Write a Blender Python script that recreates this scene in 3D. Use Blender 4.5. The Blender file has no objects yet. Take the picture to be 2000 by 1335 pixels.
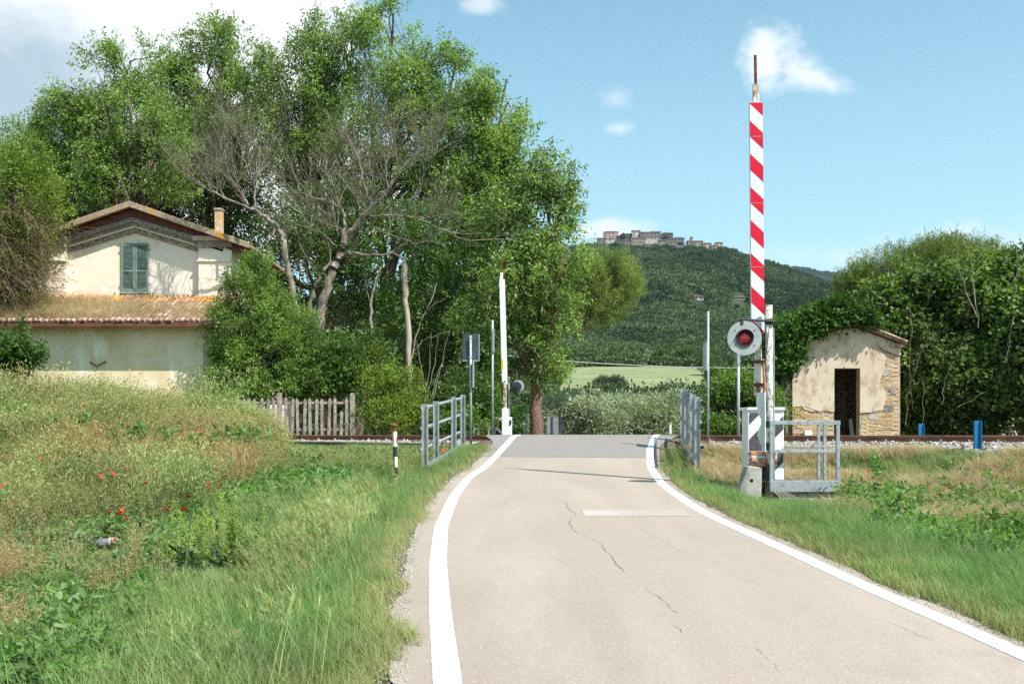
import bpy, bmesh, math, random
import numpy as np
from mathutils import Vector, Matrix, noise
R = math.radians
rng = np.random.default_rng(7)
random.seed(7)
scene = bpy.context.scene
COL = scene.collection

# ------------------------------------------------------------------ camera
F = 1944.0; HY = 847.0; EYE = 1.6
cd = bpy.data.cameras.new('camera'); cam = bpy.data.objects.new('camera', cd); COL.objects.link(cam)
cam.location = (0, 0, EYE); cam.rotation_euler = (R(90), 0, 0)
cd.sensor_width = 36.0; cd.lens = F / 2000 * 36.0
cd.shift_y = (HY - 667.5) / 2000
cd.clip_start = 0.1; cd.clip_end = 20000
scene.camera = cam

# ------------------------------------------------------------------ sun and sky
SUN_EL = R(52); SX, SY = 0.77, -0.638
to_sun = Vector((SX * math.cos(SUN_EL), SY * math.cos(SUN_EL), math.sin(SUN_EL))).normalized()
sl = bpy.data.lights.new('sun', 'SUN'); sl.energy = 4.9; sl.angle = R(0.53); sl.color = (1.0, 0.955, 0.90)
so = bpy.data.objects.new('sun', sl); COL.objects.link(so); so.rotation_euler = to_sun.to_track_quat('Z', 'Y').to_euler()
so.location = (30, -20, 40)
vs = scene.view_settings
vs.view_transform = 'Standard'; vs.look = 'None'; vs.exposure = 0.64; vs.gamma = 1.0; vs.use_curve_mapping = False
scene.render.engine = 'CYCLES'
scene.cycles.max_bounces = 6; scene.cycles.diffuse_bounces = 3; scene.cycles.transmission_bounces = 3
scene.cycles.transparent_max_bounces = 4; scene.cycles.use_denoising = False

class NT:
    """tiny node helper"""
    def __init__(s, nt): s.nt = nt; s.n = nt.nodes; s.l = nt.links
    def node(s, t, **k):
        n = s.n.new(t)
        for a, v in k.items(): setattr(n, a, v)
        return n
    def inp(s, sock, v):
        if isinstance(v, bpy.types.NodeSocket): s.l.new(v, sock)
        elif v is not None:
            if sock.type == 'RGBA' and len(v) == 3: v = (*v, 1)
            sock.default_value = v
    def math(s, op, a, b=None, c=None, clamp=False):
        n = s.node('ShaderNodeMath', operation=op); n.use_clamp = clamp
        s.inp(n.inputs[0], a); s.inp(n.inputs[1], b)
        if c is not None: s.inp(n.inputs[2], c)
        return n.outputs[0]
    def vmath(s, op, a, b=None):
        n = s.node('ShaderNodeVectorMath', operation=op)
        s.inp(n.inputs[0], a)
        if b is not None: s.inp(n.inputs[1], b)
        return n.outputs[0]
    def mix(s, f, a, b, blend='MIX'):
        n = s.node('ShaderNodeMix', data_type='RGBA', blend_type=blend)
        s.inp(n.inputs[0], f); s.inp(n.inputs[6], a); s.inp(n.inputs[7], b)
        return n.outputs[2]
    def noise(s, vec, scale, detail=4, rough=0.55, dist=0.0):
        n = s.node('ShaderNodeTexNoise')
        s.inp(n.inputs['Vector'], vec); n.inputs['Scale'].default_value = scale
        n.inputs['Detail'].default_value = detail; n.inputs['Roughness'].default_value = rough
        n.inputs['Distortion'].default_value = dist
        return n.outputs['Fac']
    def smooth(s, v, lo, hi, a=0.0, b=1.0):
        n = s.node('ShaderNodeMapRange', interpolation_type='SMOOTHSTEP')
        s.inp(n.inputs[0], v); s.inp(n.inputs[1], lo); s.inp(n.inputs[2], hi); s.inp(n.inputs[3], a); s.inp(n.inputs[4], b)
        return n.outputs[0]

world = bpy.data.worlds.new('World'); scene.world = world; world.use_nodes = True
w = NT(world.node_tree); w.n.clear()
sky = w.node('ShaderNodeTexSky', sky_type='NISHITA'); sky.sun_disc = False
sky.sun_elevation = SUN_EL; sky.sun_rotation = math.atan2(SX, SY); sky.air_density = 1.0; sky.dust_density = 0.6; sky.ozone_density = 1.0
tc = w.node('ShaderNodeTexCoord'); dirv = w.vmath('NORMALIZE', tc.outputs['Generated'])
sep = w.node('ShaderNodeSeparateXYZ'); w.l.new(dirv, sep.inputs[0])
az = w.math('ARCTAN2', sep.outputs[0], sep.outputs[1]); el = w.math('ARCSINE', sep.outputs[2])
def sky_angles(px, py):
    u = (px - 1000) / F; v = (HY - py) / F
    return math.atan2(u, 1), math.atan2(v, math.hypot(1, u))
def fbm(vec, scale, detail=6, rough=.58): return w.noise(vec, scale, detail, rough)
ST = w.vmath('MULTIPLY', dirv, (1, 1, 1.5))
n1 = fbm(ST, 5.0, 8); n2 = fbm(w.vmath('ADD', ST, (3.1, 1.7, .4)), 14.0, 7); n3 = fbm(w.vmath('ADD', ST, (9, 4, 2)), 2.2, 4)
n4 = fbm(w.vmath('ADD', ST, (5, 8, 1)), 34.0, 5, .65)
wob = w.math('ADD', w.math('MULTIPLY', w.math('SUBTRACT', n1, .5), 1.3), w.math('ADD', w.math('MULTIPLY', w.math('SUBTRACT', n2, .5), 1.1), w.math('MULTIPLY', w.math('SUBTRACT', n4, .5), 1.1)))
def cloud(px, py, rx, ry, tilt=0.0, soft=.5, wobble=1.0, dens=1.0):
    a0, e0 = sky_angles(px, py); ra = rx / F; re = ry / F
    da = w.math('SUBTRACT', az, a0); de = w.math('SUBTRACT', el, e0)
    c, s_ = math.cos(tilt), math.sin(tilt)
    x = w.math('ADD', w.math('MULTIPLY', da, c / ra), w.math('MULTIPLY', de, s_ / ra))
    y = w.math('ADD', w.math('MULTIPLY', da, -s_ / re), w.math('MULTIPLY', de, c / re))
    r = w.math('SQRT', w.math('ADD', w.math('MULTIPLY', x, x), w.math('MULTIPLY', y, y)))
    v = w.math('SUBTRACT', w.math('ADD', w.math('SUBTRACT', 1.0, r), w.math('MULTIPLY', wob, wobble)), 0.0)
    return w.smooth(v, 0.0, soft, 0.0, dens)
clouds = [cloud(-60, -60, 740, 520, 0.10, .16, .25), cloud(450, 340, 500, 190, 0, .5, .4), cloud(1497, 112, 56, 64, 0, 1.0, 1.15, .78), cloud(1575, 146, 105, 32, -0.42, 1.2, 1.2, .72),
          cloud(1200, 190, 46, 26, 0, 1.3, 1.1, .42), cloud(1210, 252, 32, 16, 0, 1.2, 1.1, .38), cloud(945, 8, 46, 24, 0, 1.1, 1.0, .5),
          cloud(1175, 450, 150, 30, 0, .9, .7, .68), cloud(1865, 452, 90, 36, 0, 1.0, 1.0, .62), cloud(1650, 500, 420, 45, 0, 1.4, .9, .42), cloud(1970, 475, 120, 60, 0, 1.3, .9, .55)]
# fair-weather cloud field going on outside the frame, away from the clear patch of sky
field = w.smooth(w.math('ADD', n3, w.math('MULTIPLY', wob, .18)), .54, .70)
away = w.smooth(sep.outputs[1], 0.35, -0.1)
clouds.append(w.math('MULTIPLY', field, away))
cm = clouds[0]
for c in clouds[1:]: cm = w.math('MAXIMUM', cm, c)
# underside of the cloud bank is grey-blue, its body bright
a0, e0 = sky_angles(-60, 250)
gx = w.math('MULTIPLY', w.math('SUBTRACT', az, a0), 1 / .23); gy = w.math('MULTIPLY', w.math('SUBTRACT', el, e0), 1 / .15)
gr = w.math('SQRT', w.math('ADD', w.math('MULTIPLY', gx, gx), w.math('MULTIPLY', gy, gy)))
grey = w.smooth(w.math('ADD', gr, w.math('MULTIPLY', wob, -.4)), 1.10, .30)
ccol = w.mix(grey, (1.0, 1.0, 1.0), (.40, .52, .60))
ccol = w.mix(w.smooth(w.math('ADD', w.math('MULTIPLY', n1, .6), w.math('MULTIPLY', n2, .4)), .40, .60), w.mix(.26, ccol, (.60, .70, .78)), ccol)
skyc = w.mix(1.0, sky.outputs[0], (1.00, 1.40, 1.24), 'MULTIPLY')
# keep the lower sky pale as thin haze does
skyc2 = w.mix(w.smooth(el, .50, .0, .10, .60), skyc, (4.5, 6.5, 7.2))
CLB = 8.2
final = w.mix(cm, skyc2, w.mix(1.0, ccol, (CLB, CLB * 1.0, CLB * 1.01), 'MULTIPLY'))
bg = w.node('ShaderNodeBackground'); w.l.new(final, bg.inputs[0]); bg.inputs[1].default_value = 0.100
wo = w.node('ShaderNodeOutputWorld'); w.l.new(bg.outputs[0], wo.inputs[0])

# ------------------------------------------------------------------ helpers
def P(px, py, Y): return ((px - 1000) / F * Y, Y, EYE + (HY - py) / F * Y)
def PX(px, Y): return (px - 1000) / F * Y
def PZ(py, Y): return EYE + (HY - py) / F * Y
ORG = {}
def np_mesh(name, V, Fc, mats=None, mi=None, smooth=False):
    """V (n,3); Fc (m,k) array with constant k or list of lists"""
    me = bpy.data.meshes.new(name)
    V = np.asarray(V, dtype=np.float32).reshape(-1, 3)
    if isinstance(Fc, np.ndarray):
        m, k = Fc.shape
        me.vertices.add(len(V)); me.vertices.foreach_set('co', V.ravel())
        me.loops.add(m * k); me.loops.foreach_set('vertex_index', Fc.astype(np.int32).ravel())
        me.polygons.add(m); me.polygons.foreach_set('loop_start', np.arange(0, m * k, k, dtype=np.int32))
        me.polygons.foreach_set('loop_total', np.full(m, k, dtype=np.int32))
    else:
        me.from_pydata([tuple(map(float, v)) for v in V], [], Fc)
    for x in (mats or []): me.materials.append(x)
    if mi is not None: me.polygons.foreach_set('material_index', np.asarray(mi, dtype=np.int32))
    if smooth: me.polygons.foreach_set('use_smooth', np.ones(len(me.polygons), dtype=bool))
    me.update(calc_edges=True)
    return me
class MB:
    def __init__(s): s.v = []; s.f = []; s.m = []
    def add(s, v, f, m=0):
        o = len(s.v); s.v += [tuple(x) for x in v]; s.f += [[i + o for i in q] for q in f]; s.m += [m] * len(f); return s
    def box(s, x0, x1, y0, y1, z0, z1, m=0):
        v = [(x, y, z) for z in (z0, z1) for y in (y0, y1) for x in (x0, x1)]
        return s.add(v, [(0, 2, 3, 1), (4, 5, 7, 6), (0, 1, 5, 4), (2, 6, 7, 3), (0, 4, 6, 2), (1, 3, 7, 5)], m)
    def obox(s, c, ax, ay, az, hx, hy, hz, m=0):
        c, ax, ay, az = map(Vector, (c, ax, ay, az)); v = []
        for z in (-hz, hz):
            for y in (-hy, hy):
                for x in (-hx, hx): v.append(c + ax * x + ay * y + az * z)
        return s.add(v, [(0, 2, 3, 1), (4, 5, 7, 6), (0, 1, 5, 4), (2, 6, 7, 3), (0, 4, 6, 2), (1, 3, 7, 5)], m)
    def bar(s, a, b, wd, ht, m=0, up=(0, 0, 1)):
        a, b = Vector(a), Vector(b); d = (b - a); L = d.length; d.normalize(); up = Vector(up)
        if abs(d.dot(up)) > .99: up = Vector((0, 1, 0))
        sd = d.cross(up).normalized(); u = sd.cross(d).normalized()
        return s.obox((a + b) / 2, d, sd, u, L / 2, wd / 2, ht / 2, m)
    def tube(s, pts, rad, n=8, m=0, cap=True):
        pts = [Vector(p) for p in pts]; k = len(pts)
        if not hasattr(rad, '__len__'): rad = [rad] * k
        t0 = (pts[1] - pts[0]).normalized(); up = Vector((0, 0, 1)) if abs(t0.z) < .9 else Vector((1, 0, 0))
        u = t0.cross(up).normalized(); o = len(s.v)
        for i, p in enumerate(pts):
            t = (pts[min(i + 1, k - 1)] - pts[max(i - 1, 0)]).normalized()
            u = (u - t * u.dot(t)).normalized(); vv = t.cross(u)
            for j in range(n):
                a = 2 * math.pi * j / n; s.v.append(tuple(p + (u * math.cos(a) + vv * math.sin(a)) * rad[i]))
        for i in range(k - 1):
            for j in range(n):
                j2 = (j + 1) % n; s.f.append([o + i * n + j, o + i * n + j2, o + (i + 1) * n + j2, o + (i + 1) * n + j]); s.m.append(m)
        if cap:
            s.f.append([o + j for j in range(n)][::-1]); s.f.append([o + (k - 1) * n + j for j in range(n)]); s.m += [m, m]
        return s
    def prism(s, poly, a, b, fn, m=0):
        """poly: 2d list; fn(u,v,t)->xyz ; extrude t from a to b"""
        n = len(poly); v = [fn(u, q, a) for u, q in poly] + [fn(u, q, b) for u, q in poly]
        f = [list(range(n))[::-1], list(range(n, 2 * n))] + [[i, (i + 1) % n, n + (i + 1) % n, n + i] for i in range(n)]
        return s.add(v, f, m)
    def mesh(s, name, mats, org=(0, 0, 0), smooth=False, bevel=0):
        me = bpy.data.meshes.new(name)
        ox, oy, oz = org
        me.from_pydata([(x - ox, y - oy, z - oz) for x, y, z in s.v], [], s.f)
        for x in mats: me.materials.append(x)
        me.polygons.foreach_set('material_index', s.m)
        if smooth: me.polygons.foreach_set('use_smooth', [True] * len(s.f))
        bm = bmesh.new(); bm.from_mesh(me); bmesh.ops.recalc_face_normals(bm, faces=bm.faces)
        if bevel: bmesh.ops.bevel(bm, geom=bm.edges[:], offset=bevel, segments=1, affect='EDGES', clamp_overlap=True)
        bm.to_mesh(me); bm.free(); me.update()
        return me
def aslist(m): return m if isinstance(m, (list, tuple)) else [m]
def link(name, me, parent=None):
    o = bpy.data.objects.new(name, me); COL.objects.link(o)
    if parent: o.parent = parent; ORG[o] = ORG[parent]
    else: ORG[o] = Vector((0, 0, 0))
    return o
def thing(name, label, cat, loc=(0, 0, 0), group=None):
    o = bpy.data.objects.new(name, None); COL.objects.link(o); o.location = loc; ORG[o] = Vector(loc)
    o.empty_display_size = .2
    tag(o, label, cat, group); return o
def tag(o, label=None, cat=None, group=None, kind=None):
    if label: o['label'] = label
    if cat: o['category'] = cat
    if group: o['group'] = group
    if kind: o['kind'] = kind
    return o
def part(name, mb, mat, parent, smooth=False, bevel=0, label=None, kind=None):
    me = mb.mesh(name, aslist(mat), ORG[parent], smooth, bevel); o = link(name, me, parent)
    if label: o['label'] = label
    if kind: o['kind'] = kind
    return o
def solo(name, mb, mat, label, cat, loc=None, group=None, smooth=False, bevel=0):
    loc = loc or mb.v[0]; me = mb.mesh(name, aslist(mat), loc, smooth, bevel); o = link(name, me); o.location = loc; ORG[o] = Vector(loc)
    tag(o, label, cat, group); return o
def struct(name, me): o = link(name, me); o['kind'] = 'structure'; return o
def copy_tree(o, parent=None):
    c = o.copy(); COL.objects.link(c); c.parent = parent
    for ch in o.children: copy_tree(ch, c)
    return c

# ------------------------------------------------------------------ materials
def mat(name, base, layers=(), rough=.85, bump=None, metal=0.0, spec=.3, island=0.0, random_obj=0.0):
    m = bpy.data.materials.new(name); m.use_nodes = True; t = NT(m.node_tree); b = t.n['Principled BSDF']
    pos = t.node('ShaderNodeNewGeometry').outputs['Position']
    col = t.node('ShaderNodeRGB').outputs[0]; col.default_value = (*base, 1)
    for L in layers:
        c, sc, lo, hi = L[:4]; st = L[4] if len(L) > 4 else (1, 1, 1); mx = L[5] if len(L) > 5 else 1.0
        vec = t.vmath('MULTIPLY', pos, st); vec = t.vmath('ADD', vec, (sc * .37, sc * .11, sc * .73))
        f = t.smooth(t.noise(vec, sc, 5, .6), lo, hi, 0, mx)
        col = t.mix(f, col, c)
    if island or random_obj:
        r = t.node('ShaderNodeNewGeometry').outputs['Random Per Island'] if island else t.node('ShaderNodeObjectInfo').outputs['Random']
        k = island or random_obj
        hs = t.node('ShaderNodeHueSaturation'); t.inp(hs.inputs['Value'], t.math('MULTIPLY_ADD', r, 2 * k, 1 - k)); t.inp(hs.inputs['Hue'], t.math('MULTIPLY_ADD', r, .03 * k, .5 - .015 * k)); t.inp(hs.inputs['Color'], col)
        col = hs.outputs[0]
    t.inp(b.inputs['Base Color'], col); b.inputs['Roughness'].default_value = rough
    b.inputs['Metallic'].default_value = metal; b.inputs['Specular IOR Level'].default_value = spec
    if bump:
        bs, st = bump[:2]; bn = t.node('ShaderNodeBump'); bn.inputs['Strength'].default_value = st; bn.inputs['Distance'].default_value = bump[2] if len(bump) > 2 else .02
        t.inp(bn.inputs['Height'], t.noise(pos, bs, 6, .65)); t.l.new(bn.outputs[0], b.inputs['Normal'])
    return m
def leafmat(name, cols, trans=.35, tcol=None, rough=.55, spec=.35, inst=False, tint=None, big=.35, bigscale=.5):
    """cols: 2-4 colours picked at random per leaf (or per instance); tint: dry colour mixed in by the 'tint' attribute"""
    m = bpy.data.materials.new(name); m.use_nodes = True; t = NT(m.node_tree); b = t.n['Principled BSDF']; out = t.n['Material Output']
    g = t.node('ShaderNodeNewGeometry')
    r = g.outputs['Random Per Island']
    if inst: r = t.math('FRACT', t.math('ADD', t.math('MULTIPLY', r, .6), t.node('ShaderNodeObjectInfo').outputs['Random']))
    cr = t.node('ShaderNodeValToRGB'); e = cr.color_ramp.elements
    while len(e) < len(cols): e.new(.5)
    for i, c in enumerate(cols): e[i].position = i / (len(cols) - 1); e[i].color = (*c, 1)
    t.inp(cr.inputs[0], r); col = cr.outputs[0]
    f = t.smooth(t.noise(g.outputs['Position'], bigscale, 3), .35, .65, 1 - big, 1 + big * .6)
    hs = t.node('ShaderNodeHueSaturation'); t.inp(hs.inputs['Value'], f); t.inp(hs.inputs['Color'], col); col = hs.outputs[0]
    if tint:
        at = t.node('ShaderNodeAttribute', attribute_name='tint', attribute_type='INSTANCER')
        tt = t.math('ADD', at.outputs['Fac'], t.math('MULTIPLY', t.math('SUBTRACT', g.outputs['Random Per Island'], .5), .5), clamp=True)
        col = t.mix(tt, col, tint)
    t.inp(b.inputs['Base Color'], col); b.inputs['Roughness'].default_value = rough; b.inputs['Specular IOR Level'].default_value = spec
    tr = t.node('ShaderNodeBsdfTranslucent')
    t.inp(tr.inputs[0], t.mix(1.0, col, tcol or (1.25, 1.45, .6), 'MULTIPLY'))
    ms = t.node('ShaderNodeMixShader'); ms.inputs[0].default_value = trans
    t.l.new(b.outputs[0], ms.inputs[1]); t.l.new(tr.outputs[0], ms.inputs[2]); t.l.new(ms.outputs[0], out.inputs[0])
    return m
M = {}
M['galv'] = mat('galvanised_steel', (.37, .39, .40), [((.25, .265, .27), 9, .45, .65), ((.33, .27, .20), 4, .66, .74, (1, 1, .4), .5), ((.50, .52, .53), 30, .5, .7, (1, 1, 1), .6)], .55, (60, .15, .004), .35, .4)
M['white_paint'] = mat('white_paint', (.74, .75, .74), [((.45, .42, .37), 7, .60, .75, (1, 1, .4), .7), ((.33, .14, .05), 14, .70, .76, (1, 1, .3))], .55, (25, .1, .004))
M['rusty_white'] = mat('rusty_white_paint', (.70, .68, .62), [((.42, .36, .28), 5, .48, .62, (1, 1, .4)), ((.30, .11, .035), 9, .52, .60, (1, 1, .35))], .65, (30, .3, .005))
M['white_film'] = mat('reflective_white', (.72, .75, .76), [((.55, .58, .6), 4, .5, .75, (1, 1, .5), .5)], .35)
M['red_film'] = mat('reflective_red', (.62, .006, .030), [((.50, .01, .03), 4, .4, .7)], .35)
M['black_paint'] = mat('black_paint', (.030, .032, .036), [((.07, .07, .07), 12, .5, .7)], .5, (40, .1, .004))
M['faded_black'] = mat('faded_black_paint', (.065, .068, .075), [((.13, .13, .13), 8, .5, .7), ((.3, .29, .27), 18, .66, .74)], .6)
M['rust'] = mat('rust', (.22, .075, .030), [((.10, .035, .018), 14, .4, .6), ((.38, .16, .06), 40, .55, .7)], .85, (60, .4, .006))
M['rail_rust'] = mat('rail_rust', (.20, .095, .060), [((.12, .06, .04), 3, .4, .6, (.3, 1, 3)), ((.28, .14, .09), 30, .5, .7)], .7, (50, .3, .005), .1)
M['concrete'] = mat('weathered_concrete', (.42, .40, .35), [((.24, .23, .20), 3, .45, .62), ((.55, .52, .46), 12, .55, .7), ((.16, .16, .14), 30, .62, .72)], .92, (35, .5, .012))
M['old_concrete'] = mat('old_concrete', (.32, .265, .22), [((.18, .15, .12), 4, .42, .6), ((.50, .45, .40), 15, .5, .7), ((.45, .22, .07), 6, .62, .72)], .95, (40, .5, .012))
M['pole_grey'] = mat('pole_paint', (.40, .44, .46), [((.28, .31, .33), 8, .5, .7)], .5, None, .25)
M['bark_pole'] = mat('peeling_white_pole', (.66, .64, .58), [((.26, .24, .21), 16, .48, .58, (1, 1, .5)), ((.16, .13, .10), 40, .55, .64)], .75, (50, .35, .006))
M['glass_red'] = mat('red_lens', (.28, .004, .016), (), .12, None, 0, .8)
M['signal_grey'] = mat('signal_face_grey', (.37, .39, .39), [((.30, .32, .32), 5, .4, .7)], .5)
M['orange'] = mat('orange_plate', (.62, .20, .07), [((.45, .30, .2), 10, .5, .65), ((.75, .70, .62), 18, .55, .62)], .7)
M['dark_sign'] = mat('sign_back', (.055, .075, .085), [((.09, .11, .12), 6, .4, .7)], .45, None, .4)
M['sign_grey'] = mat('sign_grey_back', (.28, .30, .31), [((.2, .2, .21), 6, .4, .7)], .5, None, .2)
M['blue'] = mat('blue_paint', (.012, .17, .36), [((.02, .11, .24), 8, .5, .7), ((.20, .33, .42), 25, .66, .72)], .5)
M['black_hole'] = mat('dark_opening', (.012, .011, .010), (), .9)
M['wire'] = mat('cable_insulation', (.46, .48, .46), (), .6)
M['dark_rubber'] = mat('dark_rubber', (.03, .03, .03), (), .7)

# ------------------------------------------------------------------ terrain
PROF = np.array([(-30, -1.0), (-8, -.34), (0, 0), (5.4, .245), (9.5, .43), (12.9, .53), (16, .66), (18, .75), (20.6, .90), (22.5, 1.10), (24.3, 1.34), (25.4, 1.52), (26.3, 1.572), (33, 1.575), (37, 1.45), (44, 1.0), (60, .2), (120, -.3)])
def zroad(Y): return np.interp(Y, PROF[:, 0], PROF[:, 1])
_ys = np.linspace(4.8, 26.3, 4000); _py = HY + F * (EYE - zroad(_ys)) / _ys
def row_to_Y(py): return float(np.interp(py, _py[::-1], _ys[::-1]))
LROW = [(1335, 875), (1211, 861), (1100, 855), (1025, 862), (970, 886), (933, 914), (896, 963), (872, 985)]
RROW = [(1280, 2000), (1229, 1889), (1161, 1726), (1086, 1563), (1016, 1408), (988, 1353), (947, 1295), (914, 1271), (877, 1269)]
LP = [(-30, 6.0), (-8, 1.3), (-3, .4), (0, .1)] + [(row_to_Y(y), PX(x, row_to_Y(y))) for y, x in LROW] + [(26.3, PX(1012, 26.3)), (33, 1.15), (40, 2.2), (60, 4.4), (120, 10)]
RP = [(-30, 10.2), (-8, 5.2), (-3, 4.1), (0, 3.7)] + [(row_to_Y(y), PX(x, row_to_Y(y))) for y, x in RROW] + [(26.3, PX(1283, 26.3)), (33, 4.85), (40, 5.9), (60, 8.2), (120, 14)]
def smooth_tab(tab):
    y = np.linspace(-30, 120, 1501); t = np.array(tab); x = np.interp(y, t[:, 0], t[:, 1])
    k = np.ones(9) / 9; xp = np.pad(x, 4, mode='edge')
    for _ in range(2): x = np.convolve(np.pad(x, 4, mode='edge'), k, mode='valid')
    return y, x
LY, LX = smooth_tab(LP); RY, RX = smooth_tab(RP)
def xl(Y): return np.interp(Y, LY, LX)
def xr(Y): return np.interp(Y, RY, RX)
CTRL = np.array([
 (-2.4, 0, -.1), (-2.2, 5, .0), (-2.3, 8, .12), (-2.6, 12, .28), (-3, 16, .5), (-3.2, 20, .74), (-3.0, 24, 1.05), (-2.6, 27, 1.30),
 (-5, 0, -.6), (-4.6, 5, -.45), (-4.6, 9, -.40), (-5, 13, -.20), (-5.2, 17, .15), (-5.2, 20, .60), (-5.2, 24, .95), (-5.2, 28, 1.3),
 (-8, 0, -.7), (-8, 8, -.6), (-8, 14, -.42), (-8, 17, -.25), (-8, 20.5, .55), (-8, 24, 1.25), (-8, 28, 1.4),
 (-14, 0, -.7), (-14, 10, -.6), (-14, 17, -.3), (-14, 20.5, .55), (-14, 24, 1.30), (-14, 28, 1.5), (-13, 33, 1.45), (-30, 10, -.5), (-30, 24, 1.3), (-30, 35, 1.4),
 (5.4, 0, -.1), (4.3, 5, .12), (4.1, 8, .26), (4.0, 12, .40), (4.0, 16, .46), (4.1, 18, .52), (4.4, 21, .80), (5.2, 24, 1.12),
 (7, 0, -.5), (6, 8, .0), (6, 12, .10), (6, 16, .32), (6, 18.5, .55), (6.5, 21, .9), (7, 23, 1.15),
 (9, 0, -.6), (9, 9, -.2), (8.5, 13, .12), (8.5, 17, .48), (9, 20.5, 1.0), (9, 22, 1.15),
 (13, 5, -.4), (13, 12, .05), (13, 16, .55), (12.5, 19.5, 1.1), (20, 5, 0), (20, 15, .9), (30, 10, 1.0), (30, 0, .2),
 (-6, 34, 1.4), (0, 36, 1.25), (-18, 40, 1.35), (8, 33, 1.35), (12, 31, 1.35), (22, 30, 1.35), (-10, 46, 1.2), (10, 45, 1.0), (0, 55, .3), (-30, 55, .6), (30, 50, .8), (-2.5, -12, -.5), (8, -12, -.7), (-14, -14, -.8), (20, -12, -.6)])
def _phi(d2): return d2 * np.log(np.sqrt(d2) + 1e-6)
_c = CTRL[:, :2]; _n = len(_c)
_A = np.zeros((_n + 3, _n + 3)); _A[:_n, :_n] = _phi(((_c[:, None] - _c[None]) ** 2).sum(-1)) + np.eye(_n) * .6
_A[:_n, _n] = 1; _A[:_n, _n + 1:] = _c; _A[_n, :_n] = 1; _A[_n + 1:, :_n] = _c.T
_w = np.linalg.solve(_A, np.r_[CTRL[:, 2], 0, 0, 0])
def rbf(X, Y):
    s = X.shape; x = X.ravel(); y = Y.ravel(); out = np.empty(len(x))
    for i in range(0, len(x), 20000):
        q = np.stack([x[i:i + 20000], y[i:i + 20000]], 1)
        d = ((q[:, None] - _c[None]) ** 2).sum(-1); out[i:i + 20000] = _phi(d) @ _w[:_n] + _w[_n] + q @ _w[_n + 1:]
    return out.reshape(s)
def sst(a, b, x): t = np.clip((x - a) / (b - a), 0, 1); return t * t * (3 - 2 * t)
TR0 = np.array((10.6, 23.0)); TU = np.array((-.912, .410)); TN = np.array((.410, .912))   # near rail, its direction, the way across
def track_st(X, Y): dx = X - TR0[0]; dy = Y - TR0[1]; return dx * TU[0] + dy * TU[1], dx * TN[0] + dy * TN[1]
def vnoise(X, Y, sc, seed=0):
    x = X * sc + seed * 17.3; y = Y * sc + seed * 9.1; xi = np.floor(x); yi = np.floor(y); fx = x - xi; fy = y - yi
    def h(a, b): return np.modf(np.abs(np.sin(a * 127.1 + b * 311.7 + seed) * 43758.5453))[0]
    fx = fx * fx * (3 - 2 * fx); fy = fy * fy * (3 - 2 * fy)
    return (h(xi, yi) * (1 - fx) + h(xi + 1, yi) * fx) * (1 - fy) + (h(xi, yi + 1) * (1 - fx) + h(xi + 1, yi + 1) * fx) * fy
def zground(X, Y):
    X = np.asarray(X, float); Y = np.asarray(Y, float)
    Xc = np.clip(X, -34, 34); Yc = np.clip(Y, -14, 58)
    z = rbf(Xc, Yc)
    far = sst(34, 60, np.hypot(X * .8, Y)); z = z * (1 - far) + (-.2) * far
    z = z + (vnoise(X, Y, .8, 1) - .5) * .10 * (1 - far) + (vnoise(X, Y, 2.5, 2) - .5) * .05 * (1 - far)
    s, t = track_st(X, Y)                                              # level bench under the ballast
    bt = (1 - sst(2.3, 5.4, np.abs(t - .75))) * (1 - sst(35, 50, np.abs(s)))
    z = z * (1 - bt) + 1.27 * bt
    d = np.maximum(xl(Y) - X, X - xr(Y))                              # outside the edge lines > 0
    zr = zroad(Y) - .05 + .036 * sst(-.05, .16, d)
    b = 1 - sst(.35, 1.5, d)
    z = z * (1 - b) + zr * b
    return np.where(d < .3, np.minimum(z, zr), z)
def crest(px):
    return np.interp(px, [-3000, 0, 400, 700, 900, 1050, 1170, 1290, 1420, 1500, 1600, 1700, 1850, 2000, 2500, 5000], [800, 690, 620, 580, 530, 500, 486, 489, 495, 522, 556, 592, 640, 680, 745, 800])
def zhill(X, Y):
    X = np.asarray(X, float); Y = np.asarray(Y, float); px = 1000 + X / np.maximum(Y, 1) * F
    t = np.clip((Y - 300) / 1200, 0, 1.35)
    g = np.where(t < 1, np.interp(t, [0, .07, .12, .2, .35, .6, .8, 1], [0, .13, .18, .26, .40, .68, .85, 1]), 1)
    py = 770 + (crest(px) - 770) * g
    z = EYE + (HY - py) / F * np.minimum(Y, 1500)
    z = np.where(Y > 1500, z - (Y - 1500) * .25, z)
    am = sst(430, 700, Y) * (1 - sst(1250, 1480, Y))
    z = z + am * ((vnoise(X, Y, 1 / 170., 5) - .5) * 46 + (vnoise(X, Y, 1 / 70., 6) - .5) * 16)
    k = sst(240, 300, Y)
    return z * k - .2 * (1 - k)
def grid_mesh(name, xs, ys, fn, mats, smooth=True):
    X, Y = np.meshgrid(xs, ys); Z = fn(X, Y); nx, ny = len(xs), len(ys)
    i = np.arange(nx * ny).reshape(ny, nx); Fq = np.stack([i[:-1, :-1], i[:-1, 1:], i[1:, 1:], i[1:, :-1]], -1).reshape(-1, 4)
    return np_mesh(name, np.stack([X, Y, Z], -1), Fq, mats, smooth=smooth)
M['soil'] = mat('meadow_soil', (.16, .13, .075), [((.07, .085, .03), .9, .40, .60), ((.24, .20, .11), 3, .5, .65), ((.09, .07, .045), 14, .45, .6)], .95, (20, .8, .03))
def zg_low(X, Y): return zground(X, Y)
xs = np.unique(np.r_[-6600, -4000, -1500, -700, -350, -200, -120, -80, -60, -45, np.arange(-34, -12, .7), np.arange(-12, 14, .28), np.arange(14, 35, .7), 45, 60, 80, 120, 200, 350, 700, 1500, 4000, 6600])
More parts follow.
